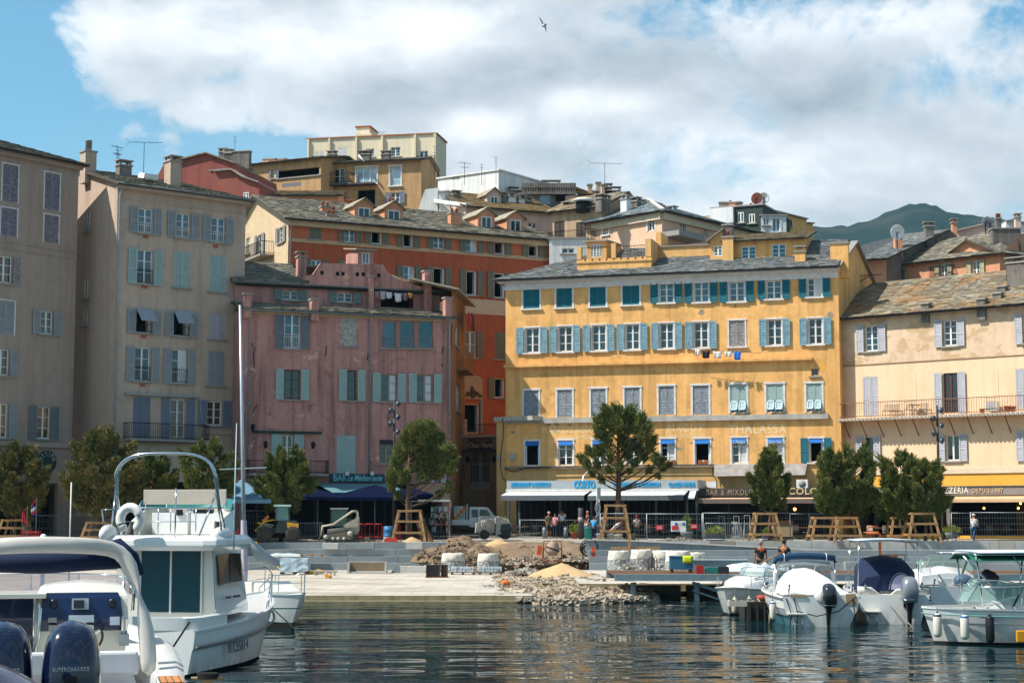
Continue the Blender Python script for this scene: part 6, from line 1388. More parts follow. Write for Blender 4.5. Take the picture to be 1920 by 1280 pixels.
for k in range(1300):
 i=rr.random();j=rr.random()**1.0;row=rows[min(13,int(j*14))];a=row[min(ns-1,int(i*ns))];b2=rows[min(14,int(j*14)+1)][min(ns,int(i*ns)+1)];p=Vector(a).lerp(Vector(b2),rr.random())
 stone(sb_,(p.x+rr.uniform(-.1,.1),p.y,p.z+.03),rr.uniform(.03,.12)*(3.2 if rr.random()<.06 else 1),M_RUBST,rr)
for k in range(150):
 px=922+295*(k+rr.random())/150;D=3.5*FPX/(spit(px,0)-HOR)+rr.uniform(-.1,1.8);stone(sb_,(ray(px,HOR)[0]*D,D,.08+rr.uniform(0,.1)),rr.uniform(.08,.24),plain('pale_broken_slab','9a8f7e',.9,var=.3),rr)
tag(sb_.build('rubble'),'broken stone rubble covering the spit at the waterline',None,None,'stuff')
WHR=slatemat('pale_broken_concrete',['a9a49a','c2bdb2','8f8a80','b5afa4','9c958a'],'b08a6a',.1,.15)
pile(*atx(808,99,.25),.9,.7,.55,260,'grey rubble pile behind the black planter boxes',seed=1);pile(*atx(760,101,.27),.7,.5,.35,90,'small rubble pile left of the black planter boxes',WHR,seed=2)
pile(*atx(980,98.5,.7),2.0,1.5,.55,520,'rubble strewn on the slope left of the orange mixer',seed=3);pile(*atx(960,101,1.0),1.6,1.2,.5,260,'bluish scrap and rubble pile at the top of the slope',WHR,seed=4)
pile(*atx(1080,98,.9),1.2,1.2,.4,240,'rubble between the orange mixer and the black hose',seed=5);pile(*atx(1185,88,.45),1.2,.7,.75,260,'white rubble piled in front of the bulk bags',WHR,seed=6);pile(*atx(1245,91,.45),.9,.6,.6,160,'small pale rubble pile beside the rebar hooks',WHR,seed=7)
pile(*atx(985,88,.55),1.0,.6,.28,150,'white plastic and rubble heap beside the sand',WHR,seed=8);pile(*atx(945,78,.28),1.2,.8,.12,90,'scattered debris on the end of the pale quay',WHR,(.03,.09),seed=9)
pile(*atx(686,105.3,1.87),1.0,.4,.3,90,'pinkish rubble behind the red barriers',slatemat('pink_rubble',['b59a8c','a08478','c2ada0'],'8a6a5a',.1,.1),seed=10);pile(*atx(912,97,.3),.9,.5,.35,130,'rubble between the two bulk bags on the left',seed=11)
pile(*atx(1345,78,.96),.7,.3,.22,60,'small grey rubble on the steel pontoon',WHR,(.03,.08),seed=12);pile(*atx(1790,84,.47),1.3,.6,.5,120,'rubble by the pale blocks behind the right-hand boats',seed=13);pile(*atx(1275,105,1.9),1.4,.5,.3,90,'rubble behind the warning signs on the mesh fence',seed=14)
pile(*atx(890,100.5,.9),1.8,1.0,.4,260,'rubble spilling down below the pickup',seed=15)
BAG=plain('dirty_white_bag','c3beb2',.9,var=.35,scale=5,bmp=.5)
BAGM,nt,b=newmat('mesh_bag_with_stones');b.inputs['Roughness'].default_value=.95;co=N(nt,'ShaderNodeTexCoord').outputs['Object']
v_=N(nt,'ShaderNodeTexVoronoi');v_.inputs['Scale'].default_value=9;L(nt,co,v_.inputs[0]);hs2=N(nt,'ShaderNodeHueSaturation')
a=ramp(nt,v_.outputs['Distance'],[(0,'b0a592'),(.35,'8d8271'),(.6,'3f382f')]);L(nt,mixc(nt,.25,a,v_.outputs['Color']),hs2.inputs['Color']);hs2.inputs['Saturation'].default_value=.12;L(nt,hs2.outputs[0],b.inputs['Base Color']);bump(nt,b,v_.outputs['Distance'],.6,.05)
def bulkbag(px,D,z,w,h,label,seed):
 rr=random.Random(seed);o=T('bulk_bag',label,'bulk bag',atx(px,D,z),group='bulk bags of stones');rows=[];n=24
 for j,t in enumerate((0,.04,.3,.62)):
  rows.append([((w/2*(1+.07*sin(t*4))*(1+.04*noise.noise(Vector((cos(2*pi*k/n)*2,sin(2*pi*k/n)*2,t*4+seed)))))*cos(2*pi*k/n)*(1.0+.1*abs(sin(4*pi*k/n))),w/2*1.0*sin(2*pi*k/n),h*t)for k in range(n)])
 m=MB();m.grid(rows,BAGM,True,True);m.build('mesh_body',o)
 rows=[rows[-1]]
 for t,k_ in((.64,1.04),(.82,1.0),(.98,.96),(1.0,.9),(.93,.8),(.9,0)):
  rows.append([(w/2*k_*(1+.05*rr.uniform(-1,1))*cos(2*pi*k/n),w/2*k_*(1+.04*rr.uniform(-1,1))*sin(2*pi*k/n),h*t+(rr.uniform(-.04,.05)if t<1 and k_>.1 else .03*rr.random()))for k in range(n)])
 m=MB();m.grid(rows,BAG,True,True);m.build('bag_top',o)
for a in((850,98,.27,1.3,1.05,'bulk bag behind the two pallets of stones',1),(915,97,.27,1.15,1.05,'bulk bag right of the pallets, below the pickup',2),(1160,91,.45,1.1,1.15,'bulk bag nearest the black coiled hose',3),(1203,92,.45,1.1,1.2,'bulk bag in the middle of the right-hand row',4),(1243,92,.45,1.15,1.15,'bulk bag partly behind the largest bag',5),(1272,86,.45,1.25,1.25,'bulk bag left of the blue box',6),(1302,87,.45,1.15,1.15,'bulk bag behind the blue box with hi-vis vest',7)):bulkbag(*a)
def pallet(mb,w,d,mat=WOODD):
 for i in range(6):mb.box((0,-d/2+.06+i*(d-.12)/5,.12),(w,.1,.025),mat)
 for i in range(3):
  for j in range(3):mb.box((-w/2+.06+i*(w-.12)/2,-d/2+.06+j*(d-.12)/2,.055),(.12,.1,.1),mat)
for px,lab,sd in((868,'left pallet of small pale paving stones',1),(920,'right pallet of small pale paving stones',2)):
 rr=random.Random(sd);o=T('pallet_load',lab,'pallet',atx(px,94.5,.26),group='pallets of pale paving stones');m=MB();pallet(m,1.3,1.0);m.build('pallet',o);m=MB()
 for i in range(8):
  for j in range(2):
   for k in range(2):
    if rr.random()<.9:m.box((-.55+i*.155,-.3+j*.4,.2+k*.15),(.14,.34,.13),plain('pale_paver','aab3b8',.8,var=.25),rz=rr.uniform(-.1,.1))
 m.build('paving_stones',o)
 if sd==1:pass
pile(*atx(880,94.6,.5),.35,.2,.2,40,'loose pale stones on top of the left pallet',WHR,(.04,.09),seed=21)
o=T('wrapped_pallet','pallet wrapped in crumpled pale blue plastic on the quay','pallet',atx(553,95,.26));m=MB();pallet(m,1.5,1.1);m.build('pallet',o);m=MB();rows=[];rr=random.Random(3)
for t in(0,.25,.5,.75,1.0):rows.append([(x*(.76+rr.uniform(-.02,.03)),y*(.55+rr.uniform(-.02,.03)),.14+.72*t+rr.uniform(-.03,.03))for x,y in[(-1,-1),(-.6,-1.02),(-.2,-1),(.2,-1.03),(.6,-1),(1,-1),(1,-.4),(1,.4),(1,1),(0,1),(-1,1),(-1,0)]])
m.grid(rows,plain('blue_white_plastic_wrap','a4b6c0',.3,var=.3,scale=6,bmp=.6),False,True);m.poly(rows[-1],plain('blue_white_plastic_wrap','a4b6c0',.3));m.build('plastic_wrap',o)
o=T('wrapped_load','long flat load under pale sheeting on the third step','load',atx(530,101.8,1.05));m=MB();rows=[]
for t in range(9):x=-.9+t*.25;h_=.3*max(.25,sin(min(1,(t+1)/5)*pi/2)-(t/8)*.6);rows.append([(x,-.4,0),(x,-.38,h_*.8),(x,0,h_+rr.uniform(-.03,.03)),(x,.38,h_*.8),(x,.4,0)])
m.grid(rows,plain('pale_sheeting','aab4b4',.6,var=.2,bmp=.3));m.build('sheet',o)
o=T('wooden_pallet','flat wooden pallet with scraps on the steps right of the sheeting','pallet',atx(584,101.8,1.06));m=MB();pallet(m,1.3,.6,WOODT);m.build('deck',o)
def hosepts(c,r,n,turns,zj=.02,sq=.6,rr=random.Random(2)):return[(c[0]+r*(1+.12*sin(i*1.7))*cos(i/n*2*pi*turns),c[1]+r*sq*sin(i/n*2*pi*turns),c[2]+abs(sin(i*.9))*.12+.02)for i in range(n)]
YH=plain('yellow_hose','c29a22',.6);m=MB();p=atx(590,95,.27);pts=[atx(480,103,1.9),atx(492,101.9,1.1),atx(515,101.5,.72),atx(528,98,.3),atx(560,97,.3)];m.tube(pts,.03,YH,6);m.tube(hosepts((0+p[0],p[1],p[2]),.5,50,5),.03,YH,6);m.tube([(p[0],p[1],.5),(p[0]+.3,p[1]-.3,.5),(p[0]+1.0,p[1]-.4,.3)],.03,YH,6)
single(m,'yellow_hose','yellow hose coiled beside the wrapped pallet and trailing over the steps','hose',p)
m=MB(Matrix.Translation(atx(610,93,.26)));m.box((0,0,.2),(1.3,.2,.07),M_STONE);m.box((-.5,0,.08),(.06,.3,.17),M_STONE);m.box((.5,0,.08),(.06,.3,.17),M_STONE);single(m,'steel_trestle','low grey steel trestle on the quay','trestle',atx(610,93,.26))
m=MB(Matrix.Translation(atx(616,89,.26)));m.box((0,0,.09),(.34,.2,.14),plain('orange_plastic','d98a1c',.5));m.box((-.1,0,.19),(.1,.1,.08),plain('orange_plastic','d98a1c',.5));m.box((.1,0,.02),(.1,.26,.04),M_DKMETAL);m.tube([(-.15,0,.2),(0,0,.28),(.15,0,.2)],.015,M_DKMETAL,5);single(m,'power_tool','small orange power tool on the quay paving','tool',atx(616,89,.26))
def trough(px,D,z,w,h,d,label,tilt=0):
 o=T('concrete_trough',label,'trough',atx(px,D,z));m=MB();C_=M_CONC2
 m.box((0,d/2,h/2),(w,.08,h),plain('inside_brown_concrete','7a6a55',.9));m.box((0,0,.04),(w,d,.08),C_);m.box((-w/2,0,h/2),(.1,d+.1,h),C_);m.box((w/2,0,h/2),(.1,d+.1,h),C_);m.box((0,d/2+.06,h/2+.02),(w,.05,h+.06),C_);m.build('shell',o)
trough(689,97,.26,2.1,.58,.7,'open-fronted concrete trough lying on the quay');
m=MB(Matrix.Translation(atx(765,97.5,.26)));m.prism([(-.95,0),(1.0,0),(1.05,.35),(-.5,.38)],.8,M_CONC2);m.prism([(-.95,0),(-.45,.0),(-.5,.42),(-.62,.42)],.84,M_CONC);single(m,'concrete_form','wedge-shaped pale concrete form beside the open trough','concrete form',atx(765,97.5,.26))
for px,w_,lab in((812,.72,'wider of the two black planter boxes on the quay'),(833,.36,'narrower of the two black planter boxes on the quay')):
 o=T('planter_box',lab,'planter box',atx(px,90,.26));m=MB();m.box((0,0,.36),(w_,.5,.58),plain('black_crate','17181a',.7));m.build('box',o);m=MB();
 for a in(-w_/2+.03,w_/2-.03):m.box((a,-.27,.35),(.04,.03,.66),WOODD)
 m.box((0,0,.03),(w_+.06,.56,.05),plain('dark_red_pallet','6a2f26',.8));m.tube([(-w_*.25,-.2,.66),(-w_*.25,-.2,.75),(w_*.25,-.2,.75),(w_*.25,-.2,.66)],.015,M_DKMETAL,5);m.build('frame',o)
m=MB();m.lathe([(.29,0),(.3,.02),(.3,.35),(.31,.36),(.31,.38),(.3,.39),(.3,.7),(.31,.71),(.3,.73),(.29,.93),(.25,.95)],plain('blue_plastic_barrel','2f6a96',.5,var=.3),n=20);m.lathe([(.295,.01),(.303,.03),(.303,.3),(.3,.31)],plain('grey_barrel_mud','8d9296',.8),n=20);single(m,'barrel','blue and grey plastic barrel beside the tall tree frame','barrel').location=atx(728,105.4,1.87)
m=MB();m.box((0,0,.11),(.8,.35,.2),plain('red_plastic_block','b3322c',.6),taper=.95);m.box((-.2,0,.24),(.16,.16,.07),plain('red_plastic_block','b3322c',.6));m.box((.2,0,.24),(.16,.16,.07),plain('red_plastic_block','b3322c',.6));single(m,'barrier_foot','red plastic barrier foot lying below the blue barrel','barrier foot').location=atx(733,104.6,1.87)
def block(px,D,z,w,h,d,label,rz=0,grp='pale stone blocks'):
 m=MB();m.box((0,0,h/2),(w,d,h),M_CONC if rnd.random()<.5 else M_CONC2,rz=rz);o=single(m,'stone_block',label,'stone block',None,grp,bevel=.015);o.location=atx(px,D,z)
block(620,103.2,1.46,.95,.36,.5,'pale block at the left of the top step, lit on its end');block(675,103.2,1.46,1.75,.34,.5,'long brownish block in the middle of the top step')
for i,px in enumerate((777,809,842)):block(px,103.1,1.46,1.0,.42,.5,['first','second','last'][i]+' of three pale blocks at the right end of the upper step')
for i,(px,w_)in enumerate(((1599,.85),(1650,.75),(1705,.6),(1727,.45),(1773,1.05),(1625,.3),(1745,.4))):
 o=T('stone_block',['leftmost block behind the navy-covered boat','block left of the hanging red rope','block right of the hanging red rope','narrow block in the middle of the pallet row','long grey block at the right end of the pallet row','thin upright slab between two blocks','small white block beside the long grey one'][i],'stone block',atx(px,88,.45),group='stone blocks on pallets behind the boats');m=MB();m.box((0,0,.14+.27),(w_,.5,.54),M_CONC2 if i%2 else M_CONC);m.build('block',o,bevel=.02);m=MB();pallet(m,w_+.1,.6);m.build('pallet',o)
for px,y,D,h_,w_,lab in((1021,1004,113,.72,.14,'left short grey bollard in front of the veranda'),(1061,1005,113,.72,.13,'right short grey bollard in front of the veranda')):
 m=MB();m.lathe([(w_,0),(w_,h_-.03),(w_-.03,h_)],ALU,n=16);single(m,'bollard',lab,'bollard',None,'grey bollards by the veranda').location=atx(px,D,1.97)
m=MB();m.lathe([(.17,0),(.17,1.98),(.15,2.0)],plain('dark_totem','3f4146',.5),n=18);m.lathe([(.174,1.1),(.174,1.4)],plain('faded_sticker','9c8a84',.6),n=18);single(m,'dark_totem','tall dark cylindrical post with a faded sticker','post').location=atx(1089,111,1.95)
m=MB();m.tube([(0,0,0),(0,0,3.35)],.055,M_PIPE,8);m.tube([(-.14,0,0),(-.14,0,3.1)],.03,M_PIPE,6)
for z in(1.2,2.0):m.tube([(-.1+.16*cos(a),-.1,z+.36*sin(a))for a in[2*pi*k/18 for k in range(18)]],.03,M_PIPE,6,closed=True)
m.box((-.02,-.08,3.0),(.22,.05,.6),ALU);single(m,'sign_post','grey sign post seen from behind beside the CORTO lettering','sign post').location=atx(1124,109.5,1.95)
def lamp(px,y0,y1,D,heads,label):
 p=P(px,y0,D);z1=P(px,y1,D).z;H=z1-1.9;o=T('street_lamp',label,'street lamp',(p.x,D,1.9),group='spotlight poles');m=MB();m.tube([(0,0,0),(0,0,H*.5),(0,0,H)],[.11,.09,.06],plain('dark_lamp_pole','2f3237',.45,.5),8);m.box((0,0,.12),(.3,.3,.25),M_DKMETAL);m.build('pole',o)
 for dx,yy in heads:
  z=P(px,yy,D).z-1.9;s=1 if dx>0 else-1;m=MB(Matrix.Translation((s*.24,-.05,z))@Matrix.Rotation(s*.6,4,'Y'));m.lathe([(.08,.14),(.15,.05),(.17,-.16),(.15,-.18)],plain('spot_housing','44484e',.4,.5),n=10);m.lathe([(.13,-.17),(.13,-.185)],plain('spot_glass','b9bfc4',.2),n=10);m.M=None;m.bar((0,0,z),(s*.2,-.03,z),.05,M_DKMETAL);m.build('spotlight',o)
lamp(738,1000,753,108,((1,756),(-1,768),(1,781),(-1,793),(1,809)),'slim pole with five spotlights in front of the pink house')
lamp(1763,1012,760,102.5,((1,768),(-1,783),(1,797),(-1,811),(1,825)),'slim pole with five spotlights in front of the peach house')
WIRE=plain('galvanised_wire','8c9296',.5,.5)
def mesh_panel(p0,p1,h,label,step=.16,vs=.33,grp='temporary mesh fence panels'):
 p0,p1=Vector(p0),Vector(p1);d=p1-p0;Lh=d.length;o=T('mesh_fence_panel',label,'fence panel',p0,math.atan2(d.y,d.x),grp);dz=p1.z-p0.z
 m=MB();
 for x in(0,Lh):m.tube([(x,0,0),(x,0,h)],.03,WIRE,6)
 for z in(.12,h-.03):m.tube([(0,0,z),(Lh,0,z)],.025,WIRE,6)
 m.box((0,0,.05),(.25,.6,.12),M_CONC2);m.build('frame',o)
 w_=MB();n=int(Lh/step)
 for i in range(1,n):x=Lh*i/n;w_.bar((x,0,.12),(x,0,h-.03),.006,WIRE)
 k=int(h/vs)
 for i in range(1,k):z=h*i/k;w_.bar((0,0,z),(Lh,0,z),.008,WIRE)
 w_.build('wire_mesh',o);return o
def fp(px,D,z=1.9):return atx(px,D,z)
FL=[((1126,109),(1213,108),1.72,'mesh panel behind the open-crowned pine frame'),((1213,104),(1317,104),1.7,'mesh panel carrying the red warning signs'),((1319,105),(1417,105),1.75,'mesh panel in front of the high bar stools'),((1417,105),(1482,105.5),1.75,'mesh panel between stake frame and wooden planter'),((1482,105.5),(1518,105.5),1.7,'narrow mesh panel right of the glowing lamp'),((1518,105),(1612,104.5),1.7,'mesh panel behind the paired stake frames'),((1785,106),(1821,106),1.75,'mesh panel immediately left of the walking hiker'),((1821,105.5),(1960,104.5),1.78,'mesh panel right of the hiker at the photo edge'),((440,107),(500,107),1.9,'mesh panel behind the white mast'),((20,105),(110,105.5),1.6,'mesh panel at the far left behind the pine'),((110,105.5),(200,106),1.6,'mesh panel left of the browning pine frame'),((975,114),(1100,113),1.3,'low wire screen of the restaurant terrace')]
for(a,b_,h_,lab)in FL:mesh_panel(fp(*a),fp(*b_),h_,lab)
RS=plain('red_warning_sign','c02530',.5,var=.05);WS=plain('white_sign_board','cfd3d6',.5,var=.05)
for x0,x1,y0,y1,lab in((1230,1243,984,993,'left red rectangular warning sign on the mesh fence'),(1295,1308,982,991,'right red rectangular warning sign on the mesh fence')):
 a,b_=P(x0,y1,103.9),P(x1,y0,103.9);m=MB();m.box(((a.x+b_.x)/2,103.93,(a.z+b_.z)/2),(b_.x-a.x,.02,b_.z-a.z),RS)
 for k in range(2):m.box(((a.x+b_.x)/2,103.915,a.z+.1+k*.09),((b_.x-a.x)*.7,.01,.025),WS)
 single(m,'warning_sign',lab,'sign',((a.x+b_.x)/2,103.93,a.z),'red warning signs on the fence')
o=T('site_notice_board','white site notice with pictograms and a red strip on the mesh fence','sign',P(1272,995,103.85),world=True);a,b_=P(1258,996,103.9),P(1286,976,103.9);m=MB();m.box(((a.x+b_.x)/2,103.93,(a.z+b_.z)/2),(b_.x-a.x,.02,b_.z-a.z),WS);m.build('board',o)
m=MB();a2,b2=P(1260,993,103.88),P(1272,985,103.88);m.box(((a2.x+b2.x)/2,103.9,(a2.z+b2.z)/2),(b2.x-a2.x,.02,b2.z-a2.z),RS)
for px,c_ in((1268,'2a5a9a'),(1275,'c9a22a'),(1282,'2a5a9a')):
 p=P(px,982,103.9);nn=3 if px==1275 else 12;m.add([(p.x+.1*cos(pi/2+2*pi*k/nn),103.9,p.z+.1*sin(pi/2+2*pi*k/nn))for k in range(nn)],[tuple(range(nn))],plain('pictogram_'+c_,c_,.5))
m.build('pictograms',o)
def barrier(p0,p1,h,mat,label,n=14,name='crowd_barrier',grp='metal crowd barriers',bars=True):
 p0,p1=Vector(p0),Vector(p1);d=p1-p0;Lh=d.length;o=T(name,label,'barrier',p0,math.atan2(d.y,d.x),grp);m=MB()
 m.tube([(.05,0,.2),(0,0,.3),(0,0,h-.1),(.08,0,h),(Lh-.08,0,h),(Lh,0,h-.1),(Lh,0,.3),(Lh-.05,0,.2)],.025,mat,6);m.tube([(0,0,.25),(Lh,0,.25)],.02,mat,6);m.build('frame',o)
 m=MB()
 for i in range(1,n):x=Lh*i/n;m.bar((x,0,.25),(x,0,h),.018,mat)
 m.build('bars',o)
 for x in(.3,Lh-.3):m=MB();m.bar((x,-.3,0),(x,.3,0),.03,mat);m.bar((x,0,0),(x,0,.25),.03,mat);m.build('foot',o)
barrier(fp(556,107.5),fp(606,108.5),1.1,WIRE,'grey crowd barrier between the two loaders');barrier(fp(1321,106.5),fp(1372,106.5),1.1,WIRE,'grey crowd barrier in front of the green shrub box');barrier(fp(1372,106.5),fp(1410,106.5),1.1,WIRE,'grey crowd barrier under the high stools')
REDP=plain('red_barrier_paint','b8232a',.5,var=.1)
for i,(a,b_)in enumerate(((672,684),(684,702),(702,716),(742,750))):barrier(fp(a,106.5),fp(b_,106.5),1.05,REDP,['first red barrier right of the tracked loader','widest red barrier between the loader and the barrel','red barrier just left of the blue barrel','red barrier seen through the tall tree frame'][i],n=2,name='red_barrier',grp='red site barriers')
for i,(px,D)in enumerate(((50,103),(66,103),(441,105))):
 o=T('plastic_crate',['left red crate behind the inflatable boat','right red crate behind the inflatable boat','red plastic frame behind the cruiser flybridge'][i],'crate',atx(px,D,1.88));m=MB();
 for z in(.1,.35,.6):
  m.box((0,-.25,z),(.5,.03,.12),REDP);m.box((0,.25,z),(.5,.03,.12),REDP);m.box((-.25,0,z),(.03,.5,.12),REDP);m.box((.25,0,z),(.03,.5,.12),REDP)
 for a in(-.25,.25):
  for b2 in(-.25,.25):m.box((a,b2,.35),(.05,.05,.7),REDP)
 m.build('slats',o)
STOOL=plain('white_metal_stool','b9bdc0',.5,.2)
def stool(px,D,h,label,mat=STOOL,rz=0,back=True):
 o=T('bar_stool',label,'stool',atx(px,D,1.92),rz,'high bar stools behind the fence');m=MB();m.box((0,0,h*.68),(.36,.34,.04),mat);m.build('seat',o)
 for a,b in((-1,-1),(1,-1),(1,1),(-1,1)):m=MB();m.bar((a*.24,b*.22,0),(a*.15,b*.14,h*.68),.03,mat);m.build('leg',o)
 m=MB();m.bar((-.21,-.2,h*.25),(.21,-.2,h*.25),.025,mat);m.build('footrest',o)
 if back:m=MB();m.tube([(-.16,.15,h*.68),(-.18,.2,h),(.18,.2,h),(.16,.15,h*.68)],.018,mat,5);m.build('backrest',o)
stool(1378,106.8,1.15,'backless white high stool in the middle');stool(1354,107.2,1.5,'dark-framed high stool behind the green shrub box',plain('dark_stool_metal','5a6066',.5));stool(1383,107.8,1.5,'high-backed stool behind the white backless one',rz=.2);stool(1401,107,1.55,'tall grey stool nearest the tree frame',rz=-.2)
LEAFG=leafmat('shrub_leaves','4a5a22','6a7a2c','93953f')
def shrub(p,r,h,pot,label,name='potted_plant',cat='potted plant',seed=0,n=260):
 rr=random.Random(seed);o=T(name,label,cat,p);m=MB()
 if pot=='terra':m.lathe([(.17,0),(.24,.36),(.27,.37),(.27,.42),(.22,.42),(.2,.38)],M_TERRA,n=14);ph=.4
 elif pot=='grey':m.lathe([(.25,0),(.42,.35),(.45,.5),(.4,.5)],plain('grey_pot','60676c',.7),n=14);ph=.5
 else:m.box((0,0,.22),(r*2.2,.4,.44),plain('slate_planter','3d4450',.6));ph=.42
 m.build('pot',o);f=MB()
 for k in range(n):
  a=rr.random()*6.28;t=rr.random()**.5;z=ph+rr.random()*h*(1-.4*t);x,y=cos(a)*r*t,sin(a)*min(r,.5)*t;d=Vector((x,y,rr.uniform(.1,.6))).normalized()*rr.uniform(.08,.16);s_=d.cross(Vector((rr.uniform(-1,1),rr.uniform(-1,1),1))).normalized()*.03
  p_=Vector((x,y,z));f.add([p_,p_+d*.5+s_,p_+d,p_+d*.5-s_],[(0,1,2,3)],LEAFG)
 f.build('foliage',o)
shrub(atx(1077,112,1.96),.3,.7,'terra','green plant in a terracotta pot left of the dark totem',seed=1);shrub(atx(942,115,2.0),.45,1.0,'grey','yellow-green bush at the left end of the veranda',seed=2,n=420);shrub(atx(1340,105.9,1.9),.55,.5,'box','planter of bright green shrubs behind the mesh fence','planter','planter',3,420);shrub(atx(1440,105.9,1.9),.3,.4,'box','small planter of green shrubs beside the wooden bar','planter','planter',4);shrub(atx(1785,106.5,1.92),.5,.45,'grey','round yellow-green bush in a grey pot by the spotlight pole',seed=5,n=420);shrub(atx(1288,110,1.95),.3,1.3,'grey','slim dark plant inside the terrace behind the notice',seed=6)
m=MB();m.box((0,0,.62),(1.25,.6,.7),plain('pale_ply','b59f7c',.7,var=.15));m.box((0,0,1.12),(1.3,.65,.28),WOODD);m.box((0,.05,.14),(1.15,.5,.25),WOODD);single(m,'wooden_counter','pale wooden counter behind the fence beside the stake frame','counter').location=atx(1466,106.6,1.9)
TBL=plain('dark_table','4a4038',.7);WOOD_T=plain('reddish_table_top','8a5a42',.7)
def table(px,D,label,w=.8,top=WOOD_T,z=1.95):
 o=T('cafe_table',label,'table',atx(px,D,z),group='terrace tables');m=MB();m.box((0,0,.74),(w,.7,.04),top);m.build('tabletop',o);m=MB();m.tube([(0,0,0),(0,0,.72)],.03,M_DKMETAL,6);m.box((0,0,.015),(.4,.4,.03),M_DKMETAL);m.build('leg',o);return o
def chair(px,D,label,mat,rz=0,z=1.95):
 o=T('cafe_chair',label,'chair',atx(px,D,z),rz,'terrace chairs');m=MB();m.box((0,0,.45),(.42,.42,.04),mat);m.build('seat',o);m=MB();m.box((0,.2,.72),(.42,.03,.34),mat,rx=.12);m.build('backrest',o)
 for a,b in((-1,-1),(1,-1),(1,1),(-1,1)):m=MB();m.bar((a*.2,b*.19,0),(a*.18,b*.18,.45),.03,M_DKMETAL);m.build('leg',o)
CH1=plain('wicker_chair','5f5048',.8);CH2=plain('pale_chair','a89c90',.8)
for i,(px,D)in enumerate(((965,116),(990,116.5),(1006,116),(1040,117),(1062,116.5))):chair(px,D,['chair at the left end of the veranda','second chair inside the veranda','chair left of the couple in front of the veranda','chair behind the man in white shirt','chair near the dark totem'][i],CH1,rz=i*1.3)
for i,(px,D)in enumerate(((980,116.2),(1050,116.8))):table(px,D,['table in the left half of the veranda','table behind the right-hand bollard'][i])
for i,(px,D)in enumerate(((1230,113),(1330,112),(1500,111),(1650,109),(1812,110),(1870,110))):table(px,D,['terrace table behind the red warning signs','terrace table behind the crowd barrier','terrace table right of the wooden counter','terrace table behind the paired tree frames','wooden table behind the walking hiker','terrace table right of the hiker'][i],1.3)
for i,(px,D)in enumerate(((1215,112.6),(1250,112.6),(1318,111.6),(1490,110),(1512,110),(1628,108),(1664,108.4),(1798,109.2),(1858,109),(1885,109))):chair(px,D,['chair left of the red signs','chair behind the left red sign','chair at the edge of the crowd barrier','chair beneath the glowing lamp','chair behind the narrow mesh panel','pale chair behind the feathery pine','pale chair between the pines','chair left of the hiker','chair just right of the hiker','chair nearest the right edge'][i],CH2 if i in(5,6)else CH1,rz=i*1.1)
def bchair(px,label,kind,rz=0):
 u=f6.hit(px,785)[0];o=T('metal_'+kind,label,kind,f6.pt(u,f6.hit(1584,786)[1]+.01,.5),f6.rz,'metal balcony furniture');w_=1.0 if kind=='bench' else .45;G=plain('grey_green_metal','6a6a66',.5,.3);m=MB()
 if kind=='table':m.lathe([(.35,.7),(.35,.73)],G,n=14);m.bar((-.3,0,0),(.25,0,.7),.025,G);m.bar((.3,0,0),(-.25,0,.7),.025,G);m.build('frame',o);return
 m.box((0,0,.42),(w_,.4,.03),G);m.build('seat',o);m=MB();m.tube([(-w_/2,.18,.42),(-w_/2,.25,.8),(w_/2,.25,.8),(w_/2,.18,.42)],.02,G,5)
 for k in range(int(w_/.09)):m.bar((-w_/2+.05+k*.09,.2,.5),(-w_/2+.05+k*.09,.245,.8),.02,G)
 m.build('backrest',o)
 for a in(-1,1):
  for b in(-1,1):m=MB();m.bar((a*w_*.48,b*.18,0),(a*w_*.45,b*.17,.42),.02,G);m.build('leg',o)
bchair(1676,'metal bench on the long balcony near the closed shutters','bench');bchair(1710,'left metal chair at the round balcony table','chair');bchair(1723,'round metal table on the long balcony','table');bchair(1737,'right metal chair at the round balcony table','chair')
for px,lab,s_ in((1848,'terracotta pot left of the balcony air conditioner',.8),(1895,'larger terracotta pot right of the blue bottles',1.1),(1905,'terracotta pot at the right end of the balcony clutter',1.0)):
 u=f6.hit(px,772)[0];m=MB();m.lathe([(.14*s_,0),(.2*s_,.3*s_),(.22*s_,.31*s_),(.22*s_,.36*s_),(.17*s_,.36*s_)],M_TERRA,n=12);single(m,'flower_pot',lab,'pot',None,'pots on the long balcony').location=f6.pt(u,f6.hit(1584,786)[1]+.01,.5)
def cloth(fac,x0,y0,x1,y1,col,label,d=.9,ang=0,grp='washing hung out to dry'):
 r_=fac.rect(x0,y0,x1,y1);m=MB();rows=[];rr=random.Random(int(x0*7));n=7
 for j in range(5):
  t=j/4;rows.append([fac.pt(r_[0]+(r_[1]-r_[0])*(i/(n-1)*(1-.12*t)+.06*t),r_[3]-(r_[3]-r_[2])*t-rr.uniform(0,.05)*t-.04*sin(i/(n-1)*pi),d+.05*sin(i*1.9+t*2))for i in range(n)])
 m.grid(rows,plain('cloth_'+col,col,.9,var=.1));return single(m,'laundry',label,'laundry',fac.pt((r_[0]+r_[1])/2,r_[2],d),grp,solid=.012)
for a in((1308,657,1317,667,'d8d4cc','small white item at the left of the washing line'),(1321,659,1335,672,'2a1c1e','dark top on the washing line under the closed shutter'),(1341,660,1358,672,'cfc5bd','white shirt on the yellow house washing line'),(1363,660,1377,669,'d2d0cc','short white cloth beside the blue towel'),(1380,660,1393,675,'1f6fd0','bright blue towel on the yellow house washing line')):cloth(f5,*a,d=.85)
